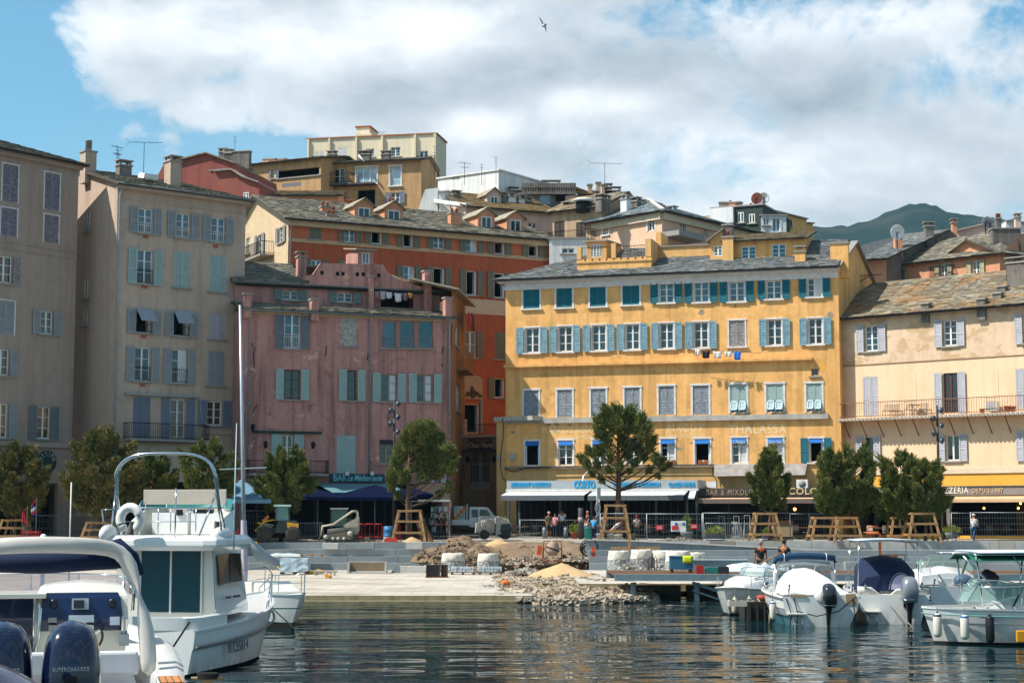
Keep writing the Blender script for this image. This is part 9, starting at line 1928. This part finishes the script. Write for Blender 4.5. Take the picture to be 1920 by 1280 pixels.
m=MBB();m.box((1.6,-.1,1.32),(.5,1.9,.18),plain('white_cushion','c2c4c6',.6),taper=.95);m.box((1.25,-.1,1.52),(.14,1.9,.25),plain('white_cushion','c2c4c6',.6));m.box((1.2,-.05,1.18),(.2,2.0,.16),plain('navy_cushion','12306a',.6));m.build('stern_bench',fb,bevel=.03)
m=MBB();m.box((.9,-.2,1.28),(.25,2.1,.05),GEL);m.box((.9,-.6,1.1),(.05,.9,.05),CHR);m.box((.88,-1.15,1.12),(.06,.08,.4),CHR);m.box((.95,0,.95),(.2,2.5,.5),GEL);m.build('transom',fb,bevel=.02)
m=MBB();m.box((.85,-1.38,1.365),(.7,.24,.02),TEAKM);m.build('teak_pad',fb)
MGL=plain('navy_metallic_cowling','06142e',.16,.1,coat=.7,var=.05,spec=.3)
outboard(fb,.05,-.36,1.46,1.28,MGL,lettering='SUPERCHARGED');outboard(fb,.05,.3,1.46,1.28,MGL,lettering='SUPERCHARGED')
m=MB();m.ball((0,0,0),(1.15,.8,.62),plain('purple_grey_cover','3e3a52',.25,coat=.5,var=.3,scale=2),28,14);o=single(m,'covered_tube','rounded glossy purple-grey boat cover in the bottom-left corner','boat cover');o.location=P(-60,1425,11.2);o.rotation_euler=(0,.45,0)
dk=T('mooring_dock','weathered dock end with tangled ropes between the two left boats','dock',(GX(385,31,.3),31,0));m=MB();m.box((0,.3,.35),(.75,1.6,.12),plain('weathered_planks','8a7f74',.9,var=.3));m.box((.28,-.45,.3),(.08,.1,.35),M_PIPE);m.box((-.1,-.5,.2),(.75,.08,.2),M_PIPE);m.build('deck',dk)
m=MB();m.tube([(-.35,.5,.55),(.25,.5,.55)],.03,plain('brass_cleat','8f7a5c',.4,.6),8);m.box((-.05,.5,.48),(.2,.08,.12),plain('brass_cleat','8f7a5c',.4,.6));m.build('cleat',dk)
m=MB();rr=random.Random(12)
for k in range(8):c=Vector((rr.uniform(-.1,.35),rr.uniform(-.6,.1),rr.uniform(.0,.5)));m.tube([c+Vector((.14*cos(a)*rr.uniform(.8,1.2),.1*sin(2*a),.16*sin(a)*rr.uniform(.8,1.2)))for a in[2*pi*j/14 for j in range(14)]],.022,ROPEB if k%2 else ROPE,5,closed=True)
for k in range(3):m.tube([Vector((-.05+.18*cos(a),.5+.08*sin(a),.56+.035*k))for a in[2*pi*j/14 for j in range(14)]],.025,ROPEB,5,closed=True)
single(m,'rope_tangle','tangle of black and grey ropes on the dock end beside the cruiser','rope').location=Vector((GX(385,31,.3),31,0))
m=MB();m.ball((0,0,0),(.26,.2,.22),plain('dark_blue_bag','101d4a',.6),12,8,.06);single(m,'blue_bag','dark blue bag hanging below the rope tangle at the dock','bag').location=(GX(388,30,.1),29.9,.06)
m=MB();m.tube([(0,0,-1.2),(0,0,1.75)],.02,WHITE_T,6);single(m,'boat_pole','thin white pole behind the left roll bar','pole').location=at(131,50,2.7)
def flag(px,D,z,h_,cols,label):
 o=T('flag',label,'flag',at(px,D,z));m=MB();m.tube([(0,0,-1.5),(0,0,h_)],.012,M_PIPE,5);m.build('pole',o);m=MB();rows=[[(-.04-.07*i-.03*sin(j),.04*sin(i*2+j),h_-.08-.12*j-.05*i)for i in range(4)]for j in range(6)]
 for j in range(5):m.grid([rows[j],rows[j+1]],cols[j%len(cols)],False)
 m.build('cloth',o);o.scale=(.55,.55,.7)
FR_,FW_,FB_=plain('flag_red','a01f2c',.8),plain('flag_white','c8c4c4',.8),plain('flag_blue','1f2a5c',.8);flag(68,48,3.45,.75,[FR_,FB_,FW_],'limp red, white and blue ensign behind the left roll bar');flag(51,48,3.45,.45,[FR_],'small plain red flag left of the ensign')
m=MB();m.ball((0,0,.07),(.05,.05,.06),GEL,12,8);m.lathe([(.045,-.05),(.045,.05)],GEL,n=12);m.tube([(0,0,-1.5),(0,0,0)],.03,CHR,6);single(m,'gps_dome','small white antenna dome above the cream roll bar','antenna').location=at(81,23,3.12)
def tframe(par,x0,x1,w_,z0,z1,mat=CHR,r=.02,name='canopy_frame'):
 m=MB()
 for x in(x0,x1):
  for y in(-w_,w_):m.tube([(x+(.15 if x==x0 else-.15),y*1.05,z0),(x,y,z1)],r,mat,6)
 m.tube([(x0,-w_,z1),(x1,-w_,z1)],r,mat,6);m.tube([(x0,w_,z1),(x1,w_,z1)],r,mat,6)
 for x in(x0,(x0+x1)/2,x1):m.tube([(x,-w_,z1),(x,0,z1+.05),(x,w_,z1)],r,mat,6)
 return m.build(name,par)
l1=Vector((GX(1462,64,0),64.5,0));h1=math.atan2(-4.4,-2.55);d1=T('small_cabin_boat','small white cabin boat with oval porthole, bow pointing left beside the pontoon','boat',l1,h1)
hl,sh=hull(d1,5.1,2.15,.78,1.02,full=.45,p=2.5,rake=.55,draft=.35);rubrail(d1,sh,GELS,.03,-.03);rails(d1,sh,.62,.98,.42,3,mid=False)
m=MB();rows=[]
for x,w_,z in((1.9,.82,1.25),(2.6,.8,1.32),(3.4,.68,1.25),(4.2,.42,1.1)):rows.append([(x,w_*1.08,.85),(x,w_,z-.12),(x,w_*.7,z),(x,0,z+.04),(x,-w_*.7,z),(x,-w_,z-.12),(x,-w_*1.08,.85)])
m.grid(rows,GEL);m.poly(rows[0],GELS);m.poly(rows[-1],GEL);m.build('cabin',d1)
m=MB()
for s in(1,-1):
 m.M=Matrix.Translation((3.1,s*.83,1.05))@Matrix.Rotation(pi/2,4,'X')@Matrix.Rotation(.1,4,'Z');m.lathe([(.14,-.02),(.14,.02)],plain('porthole_dark','202a2c',.2),n=16,sy=.6)
m.build('porthole',d1);screen(d1,[(1.2,.86,1.1),(1.9,.78,1.22),(2.35,.4,1.3),(2.4,0,1.31),(2.35,-.4,1.3),(1.9,-.78,1.22),(1.2,-.86,1.1)],[(1.2,.8,1.42),(1.75,.72,1.54),(2.1,.38,1.6),(2.15,0,1.61),(2.1,-.38,1.6),(1.75,-.72,1.54),(1.2,-.8,1.42)],CLR)
m=MB();m.box((3.2,1.04,.55),(1.6,.02,.05),plain('blue_pinstripe','2f6a9a',.4));m.M=None
m=MB();m.tube([(1.6,.75,1.3),(2.9,.62,1.32),(3.5,.5,1.25)],.02,plain('grey_handrail','77797c',.4),6);m.build('handrail',d1)
for t,lab in((.96,'fender at the very bow of the small cabin boat'),(.86,'fatter fender left on the small cabin boat'),(.72,'fender right on the small cabin boat')):a=sh(t);addfender(l1,h1,a[0],a[1]*1.0+.1,.68,a[2],lab,mat=plain('yellowed_fender','b3a68c',.6,var=.15),cap=FEND,h=.5,r=.11)
df=T('dock_finger','dark rubber-sided dock finger with a white slatted end beside the covered boat','dock',(GX(1432,58,0),58,0));m=MB();m.box((0,.8,.3),(1.15,2.2,.62),plain('black_rubber_dock','22211f',.9,var=.3));
for k in range(5):m.box((-.5+k*.25,-.32,.25),(.06,.06,.55),plain('dark_post','2c2a28',.9))
m.build('float',df);m=MB();m.box((-.75,.1,.55),(.85,.5,.2),plain('off_white_box','aaa59a',.7));
for k in range(4):m.box((-1.05+k*.2,.1,.66),(.14,.4,.03),MDK)
m.build('end_box',df);m=MB();m.ball((.0,.2,.72),(.22,.16,.1),plain('red_cord','a8443a',.8),8,5,.2);m.tube([(-.2,0,.7),(.1,-.3,.3),(.15,-.35,-.1)],.02,plain('cream_rope','b5aa8c',.9),5);single(m,'mooring_rope','red and cream rope on the dark dock finger','rope').location=(GX(1432,58,0),58,0)
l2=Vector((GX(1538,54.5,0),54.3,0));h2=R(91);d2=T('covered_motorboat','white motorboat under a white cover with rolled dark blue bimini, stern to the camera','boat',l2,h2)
hl,sh=hull(d2,6.3,2.6,.95,1.2,full=.4,p=2.4,rake=.8,draft=.4,stripe=plain('pale_teal_reflection','9cb4b8',.3),band=.34,anti=plain('teal_reflection_hull','5c8a92',.3));rubrail(d2,sh,GELS,.035,-.04);rails(d2,sh,.6,.98,.5,4)  # teal on the lower hull paints in the water's reflection
m=MB();rows=[]
for x,w_,z,r_ in((.35,1.14,1.0,1.0),(.9,1.14,1.15,1.06),(1.6,1.12,1.5,1.12),(2.1,1.08,1.68,1.2),(2.6,.98,1.74,1.3)):rows.append([(x,w_,.98),(x,w_*.94,r_),(x,w_*.68,(z+r_)/2+.08),(x,w_*.42,z),(x,0,z+.03),(x,-w_*.25,z-.03),(x,-w_*.62,(z+r_)/2),(x,-w_*.92,r_-.02),(x,-w_,.98)])
m.grid(rows,plain('white_boat_cover','d2d4d0',.8,var=.07,bmp=.35));m.poly(rows[0],plain('white_boat_cover','d2d4d0',.8));m.build('cover',d2)
m=MB();
for y in(.45,-.55):m.box((.02,y*1.45,.84),(.02,.42,.3),GELS)
m.box((.0,-.95,.86),(.03,.32,.34),plain('tan_panel','a38a64',.8));m.box((-.02,.72,.98),(.03,.5,.08),plain('tan_panel','a38a64',.8));m.build('transom_panel',d2)
LW=Matrix.Translation((0,0,-.36));m=MB(LW);m.tube([(2.9,.95,1.3),(2.75,.96,2.0),(2.75,.85,2.25),(2.75,0,2.3),(2.75,-.85,2.25),(2.75,-.96,2.0),(2.9,-.95,1.3)],.07,GEL,8);m.bar((2.8,.45,2.25),(3.2,.35,1.5),.09,GEL);m.bar((2.8,-.45,2.25),(3.2,-.35,1.5),.09,GEL);fr_=m.build('screen_arch',d2);m=MB(LW);m.quad((2.85,.9,1.5),(2.85,-.9,1.5),(2.8,-.85,2.2),(2.8,.85,2.2),glassmat('grey_screen','7d8a90',.06,.5));m.build('windscreen',fr_)
m=MB(LW);m.tube([(2.6,1.0,2.25),(2.6,.95,2.42),(2.6,.5,2.5),(2.6,0,2.52),(2.6,-.5,2.5),(2.6,-.98,2.44),(2.6,-1.02,2.3)],[.08,.13,.14,.14,.14,.13,.09],plain('ink_blue_canvas','0c3350',.85,bmp=.4),10,flat=.8);bm=m.build('rolled_bimini',d2);m=MB(LW)
for y in(-.97,.97):m.tube([(2.2,y,1.2),(2.6,y,2.4)],.018,CHR,6)
for y in(.7,-.7):m.tube([(2.6+.15*cos(a),y,2.47+.13*sin(a))for a in[2*pi*k/12 for k in range(12)]],.015,GEL,5,closed=True)
m.build('frame',bm)
outboard(d2,-.12,-.22,.68,1.05,tz=.85,mat=plain('black_silver_cowling','23262b',.25,.2,coat=.8),tilt=-.25);m=MB();m.ball((.02,-.2,.95),(.1,.42,.28),GEL,12,8);m.build('motor_well',d2)
m=MB();
for y0,y1 in((1.1,.95),(.85,.75),(-1.0,-1.05)):m.tube([(-.02,y0,.9),(-.08,y1,.4),(-.06,(y0+y1)/2,-.1)],.018,ROPEB,5)
m.tube([(-.1,-1.1,.95),(-.25,-.5,.5),(-.25,.2,.35),(-.08,.8,.5)],.018,ROPEB,5);single(m,'stern_lines','black stern lines draped over the covered boat transom','rope').matrix_world=Matrix.Translation(l2)@Matrix.Rotation(h2,4,'Z')
flag(1466,57,1.3,.3,[plain('flag_green','2f6a44',.8),FR_],'small red and green pennant at the corner of the covered boat')
l3=Vector((GX(1672,56,0),55.6,0));h3=R(86);d3=T('canopied_motorboat','white motorboat with navy canopy, dark teal hull bottom and grey outboard','boat',l3,h3)
hl,sh=hull(d3,6.2,2.45,.95,1.2,full=.4,p=2.4,rake=.8,draft=.4,stripe=GEL,anti=plain('dark_teal_hull','12444c',.3),band=.42,mat=GEL);rubrail(d3,sh,plain('gold_line','8a7a4c',.4),.018,-.42);rails(d3,sh,.6,.98,.5,4)
m=MB();rows=[]
for x,w_,z in((1.3,.92,1.55),(1.9,.98,2.0),(2.7,.9,2.15),(3.4,.7,1.7)):rows.append([(x,w_*1.04,1.0),(x,w_,z-.4),(x,w_*.75,z-.1),(x,0,z),(x,-w_*.75,z-.1),(x,-w_,z-.4),(x,-w_*1.04,1.0)])
m.grid(rows,NAVYC);m.poly(rows[0],NAVYC);cn=m.build('canopy',d3);m=MB();m.tube([(1.28,-.8+.75*1*(1-cos(a))/2*1.0,1.05+.55*sin(a))for a in[pi*k/10 for k in range(11)]],.02,plain('grey_zip','6a6a70',.6),5);m.poly([(1.27,-.8+.7*(1-cos(a))/2,1.05+.5*sin(a))for a in[pi*k/10 for k in range(11)]],plain('lilac_window','8f8fa8',.2));m.build('clear_panel',cn)
m=MB();m.grid([[(.15,y,.95),(.1,y,z)]for y,z in((1.15,1.2),(.7,1.18),(.45,.95),(.1,.92),(-.1,1.12),(-.6,1.16),(-1.15,1.14))],GELS);m.build('transom',d3,solid=.05);tframe(d3,1.0,3.4,.95,1.05,2.6)
m=MB();m.grid([[(x,y,2.62+.08*cos(y))for y in(-1.05,-.5,0,.5,1.05)]for x in(.9,1.8,2.7,3.5)],plain('silver_grey_roof','a8b2bc',.4));m.build('hardtop',d3,solid=.04)
m=MB();m.add([(.07,.42+.09*cos(2*pi*k/8)*(1 if k%2==0 else .35),1.0+.09*sin(2*pi*k/8)*(1 if k%2==0 else .35))for k in range(8)],[tuple(range(8))],plain('slate_blue_emblem','47606f',.5));m.build('emblem',d3)
outboard(d3,-.3,-.45,.75,1.22,tz=.85,mat=plain('gunmetal_cowling','7c8288',.35,.3,coat=.6),tilt=-.12)
m=MB();m.tube([(.1,.2,.7),(-.9,-.5,-.1)],.016,ROPE,5);single(m,'mooring_line','pale line slanting into the water from the navy canopied boat','rope').matrix_world=Matrix.Translation(l3)@Matrix.Rotation(h3,4,'Z')
addfender(l3,h3,.6,1.25,.95,1.1,'long white fender between the covered boat and the navy canopied boat',h=.7,r=.12)
l5=Vector((GX(1800,59,0),58.5,0));h5_=R(96);d5=T('white_day_boat','white day boat with greenish curved windscreen behind the green-topped boat','boat',l5,h5_)
hl,sh=hull(d5,6,2.5,1.1,1.35,full=.4,draft=.4);rails(d5,sh,.6,.98,.45,4)
m=MB();rows=[]
for x,w_,z in((1.4,1.0,1.5),(2.2,.95,1.72),(3.4,.8,1.6),(4.6,.45,1.4)):rows.append([(x,w_,1.1),(x,w_*.92,z-.1),(x,0,z),(x,-w_*.92,z-.1),(x,-w_,1.1)])
m.grid(rows,GEL);m.poly(rows[0],GEL);m.build('cabin',d5);screen(d5,[(1.5,.95,1.5),(2.3,.8,1.68),(2.7,.3,1.7),(2.7,-.3,1.7),(2.3,-.8,1.68),(1.5,-.95,1.5)],[(1.4,.88,1.85),(2.0,.72,2.05),(2.3,.28,2.1),(2.3,-.28,2.1),(2.0,-.72,2.05),(1.4,-.88,1.85)],glassmat('green_clear_screen','8fb0a4',.05,.28))
m=MB();m.ball((.5,-.2,1.25),(.3,.35,.25),plain('dark_blue_grey_seat','44596a',.4),12,8);m.box((.3,.5,1.2),(.3,.4,.3),GEL);m.build('seat',d5);m=MB();m.bar((.1,.55,1.1),(.0,.85,1.5),.05,CHR);m.bar((.1,-.75,1.1),(.0,-.55,1.45),.05,CHR);m.build('rod_holder',d5)
m=MB();m.tube([(.6,-.1,1.2),(.85,-.4,1.75),(1.0,-.6,2.15)],[.02,.05,.07],plain('furled_green_parasol','4a5048',.8),8);single(m,'furled_pole','grey-green furled pole leaning across the white day boat','pole').matrix_world=Matrix.Translation(l5)@Matrix.Rotation(h5_,4,'Z')
l4=Vector((GX(1735,47,0)+6.6,47.9,0));h4=R(184);d4=T('green_topped_boat','white boat with green canopy and fenders, bow pointing left at the right edge','boat',l4,h4)
hl,sh=hull(d4,6.6,2.4,.92,1.02,full=.5,p=3.2,rake=.35,draft=.45,tr=.95);rubrail(d4,sh,plain('teal_line','5c8a8c',.5),.02,-.2);m=MB();m.box((3.5,1.215,.62),(5.0,.02,.015),plain('grey_crease','8f9ca0',.5));
SH=Matrix.Translation((1.7,0,0));SW=Matrix.Translation((2.45,0,0))
m=MB(SH);rows=[]
for x,w_,z in((1.2,.75,1.25),(2.0,.7,1.32),(2.9,.45,1.15),(3.4,.25,1.0)):rows.append([(x,w_,.95),(x,w_*.9,z-.1),(x,0,z),(x,-w_*.9,z-.1),(x,-w_,.95)])
m.grid(rows,GEL);m.poly(rows[0],GELS);m.build('console',d4)
screen(d4,[SW@Vector(v_)for v_ in[(1.6,.72,1.1),(2.2,.7,1.15),(3.0,.45,1.15),(3.1,0,1.15),(3.0,-.45,1.15),(2.2,-.7,1.15),(1.6,-.72,1.1)]],[SW@Vector(v_)for v_ in[(1.5,.7,1.6),(2.0,.66,1.72),(2.6,.4,1.75),(2.7,0,1.75),(2.6,-.4,1.75),(2.0,-.66,1.72),(1.5,-.7,1.6)]],glassmat('green_clear_screen','8fb0a4',.05,.28),r=.02)
tframe(d4,3.4,5.3,.8,1.0,2.42,r=.028);m=MB(SH);m.tube([(3.6,-.85,1.55),(1.5,-.85,1.6)],.022,CHR,6);m.tube([(3.6,.85,1.55),(1.5,.85,1.6)],.022,CHR,6);m.tube([(2.6,.85,2.4),(2.2,.85,1.9),(2.2,.85,1.1)],.022,CHR,6);m.tube([(3.9,.6,2.4),(3.2,.85,1.6)],.03,CHR,6);m.build('cross_rail',d4)
m=MB(SH);m.grid([[(x,y,2.47+.05*cos(y*1.3))for y in(-.98,-.5,0,.5,.98)]for x in(-.6,.8,2.2,3.6)],plain('pale_blue_white_top','b8c6d0',.5));m.build('hardtop',d4,solid=.05);m=MB(SH);m.grid([[(x,y,2.44-.08*abs(y)**3-(.1 if abs(y)>.9 else 0))for y in(-1.0,-.95,-.5,0,.5,.95,1.0)]for x in(-.6,.8,2.2,3.4,3.75)],plain('bottle_green_canvas','0e5a46',.8));m.build('canopy',d4)
m=MB(SH);m.tube([(4.4,.35,2.46),(4.4,-.35,2.46)],.02,CHR,6)
for y in(-.35,.35):m.tube([(3.6,y*2,2.46),(4.4,y,2.46)],.02,CHR,6)
for k in range(6):m.bar((3.7+k*.12,-.6+k*.04,2.47),(3.7+k*.12,.6-k*.04,2.47),.02,WHITE_T)
m.build('roof_rack',d4)
for x,lab,mt_,cp,hh_ in((6.35,'white fender with navy ends nearest the bow of the green-topped boat',FEND,plain('navy_cap','1a2a4c',.5),.6),(5.65,'white fender with blue cap amidships on the green-topped boat',FEND,BLUEP,.62),(4.95,'black fender on the green-topped boat',FENDB,FENDB,.68)):
 t=x/6.6;a=sh(t);addfender(l4,h4,a[0],a[1]+.12,a[2]-.12,a[2],lab,mat=mt_,cap=cp,h=hh_,r=.12)
m=MB();m.box((4.1,1.34,.27),(.7,.08,.32),plain('amber_panel','d08f16',.5));single(m,'amber_float','bright amber panel floating against the hull at the right edge','float',bevel=.03).matrix_world=Matrix.Translation(l4)@Matrix.Rotation(h4,4,'Z')
m=MB();m.M=SH;m.tube([(2.9,.3,1.5),(3.0,-.2,1.95),(3.2,-.5,1.5)],.06,plain('dark_garment','2c2630',.9),8);m.ball((3.0,0,1.75),(.25,.4,.25),plain('dark_garment','2c2630',.9),10,7,.15);single(m,'draped_jacket','dark crumpled jacket draped behind the windscreen of the green-topped boat','jacket').matrix_world=Matrix.Translation(l4)@Matrix.Rotation(h4,4,'Z')
m=MB()
for x in(4.3,2.6):m.bar((x,.75,1.0),(x-.15,.85,1.35),.05,BLKM)
m.tube([(2.2+.13*cos(a),.95,1.1+.13*sin(a))for a in[2*pi*k/14 for k in range(14)]],.025,BLKM,6,closed=True);m.build('rod_holder',d4)
def clutter(par,sheer,seed,n=6,z=0):
 rr=random.Random(seed)
 for k in range(n):
  t=rr.uniform(.03,.8);s_=rr.choice((-1,1));a=sheer(t);x,y,zz=a[0],a[1]*s_*.9,a[2]+z
  m=MB(Matrix.Translation((x,y,zz))@Matrix.Rotation(rr.uniform(0,3),4,'Z'));m.box((0,0,.03),(.05,.03,.06),CHR);m.tube([(-.09,0,.06),(.09,0,.06)],.012,CHR,6);m.build('cleat',par)
 for k in range(n//2):
  t=rr.uniform(.05,.6);s_=rr.choice((-1,1));a=sheer(t);b_=sheer(min(.95,t+.2));m=MB();m.tube([(a[0],a[1]*s_*1.0,a[2]),((a[0]+b_[0])/2,(a[1]+b_[1])/2*s_*1.05,a[2]-rr.uniform(.25,.45)),(b_[0],b_[1]*s_*1.0,b_[2])],.014,rr.choice((ROPE,ROPEB,plain('blue_line','2f5a8c',.8))),5);m.build('line',par)
 for k in range(n//3):
  t=rr.uniform(.1,.5);a=sheer(t);m=MB(Matrix.Translation((a[0],rr.uniform(-.5,.5)*a[1],a[2]-.02)));
  for j in range(3):m.tube([(.13*cos(q_)*(1-.15*j),.13*sin(q_)*(1-.15*j),.03*j+.02)for q_ in[2*pi*i/12 for i in range(12)]],.016,rr.choice((ROPE,ROPEB)),5,closed=True)
  m.build('coiled_line',par)
for bt,sd in((d1,1),(d2,2),(d3,3),(d4,4),(d5,5),(sb,7)):
 hullm=[c for c in bt.children if c.name.startswith('hull')][0];SH_={1:(5.1,2.15,.78,1.02),2:(6.3,2.6,.95,1.2),3:(6.2,2.45,.95,1.2),4:(6.6,2.4,.92,1.02),5:(6,2.5,1.1,1.35),6:(8.3,2.95,1.02,1.5),7:(6.2,2.2,.95,1.15)}[sd]
 clutter(bt,lambda t,q=SH_:(q[0]*t,q[1]/2*(1-max(0,(t-.4)/.6)**2.4)*.98,q[2]+(q[3]-q[2])*t**1.7),sd,7)
for bt,xs,yy in((d2,(.1,.1),1.0),(d3,(.15,.15),.9),(d5,(.1,.4),.9)):
 for i,x in enumerate(xs):m=MB();y=yy if i else-yy;m.tube([(x,y,1.0),(x-.15,y,1.28)],.03,CHR,7);m.tube([(x-.15,y,1.28),(x-.17,y,1.32)],.035,BLKM,7);m.build('rod_holder',bt)
for bt,z_,y_ in((d2,.42,.8),(d3,.42,.75)):
 m=MB();m.box((-.18,y_,z_),(.38,.6,.05),GELS);m.build('swim_platform',bt,bevel=.01);m=MB()
 for a in(-.14,.14):m.tube([(-.3,y_+a,z_+.02),(-.36,y_+a,-.15)],.014,CHR,6)
 for zz in(.3,.1):m.tube([(-.32,y_-.14,zz),(-.32,y_+.14,zz)],.014,CHR,6)
 m.build('ladder',bt)
addfender(l2,h2,1.2,1.33,.8,1.0,'white fender on the left flank of the covered boat',h=.55,r=.1)
addfender(l3,h3,.9,-1.26,.85,1.05,'white fender between the grey outboard boat and the green-topped boat',h=.55,r=.1)
m,nt,b=newmat('haze_air');nt.nodes.remove(b);pv=N(nt,'ShaderNodeVolumePrincipled');pv.inputs['Color'].default_value=(.33,.62,.8,1);pv.inputs['Density'].default_value=.00008;pv.inputs['Anisotropy'].default_value=.2
L(nt,pv.outputs[0],nt.nodes['Material Output'].inputs['Volume'])
hz=MB();hz.box((0,1650,298),(9000,9900,604),m);tag(hz.build('haze'),None,None,None,'stuff')
for o in list(bpy.data.objects):
 if '_w' in o:del o['_w']
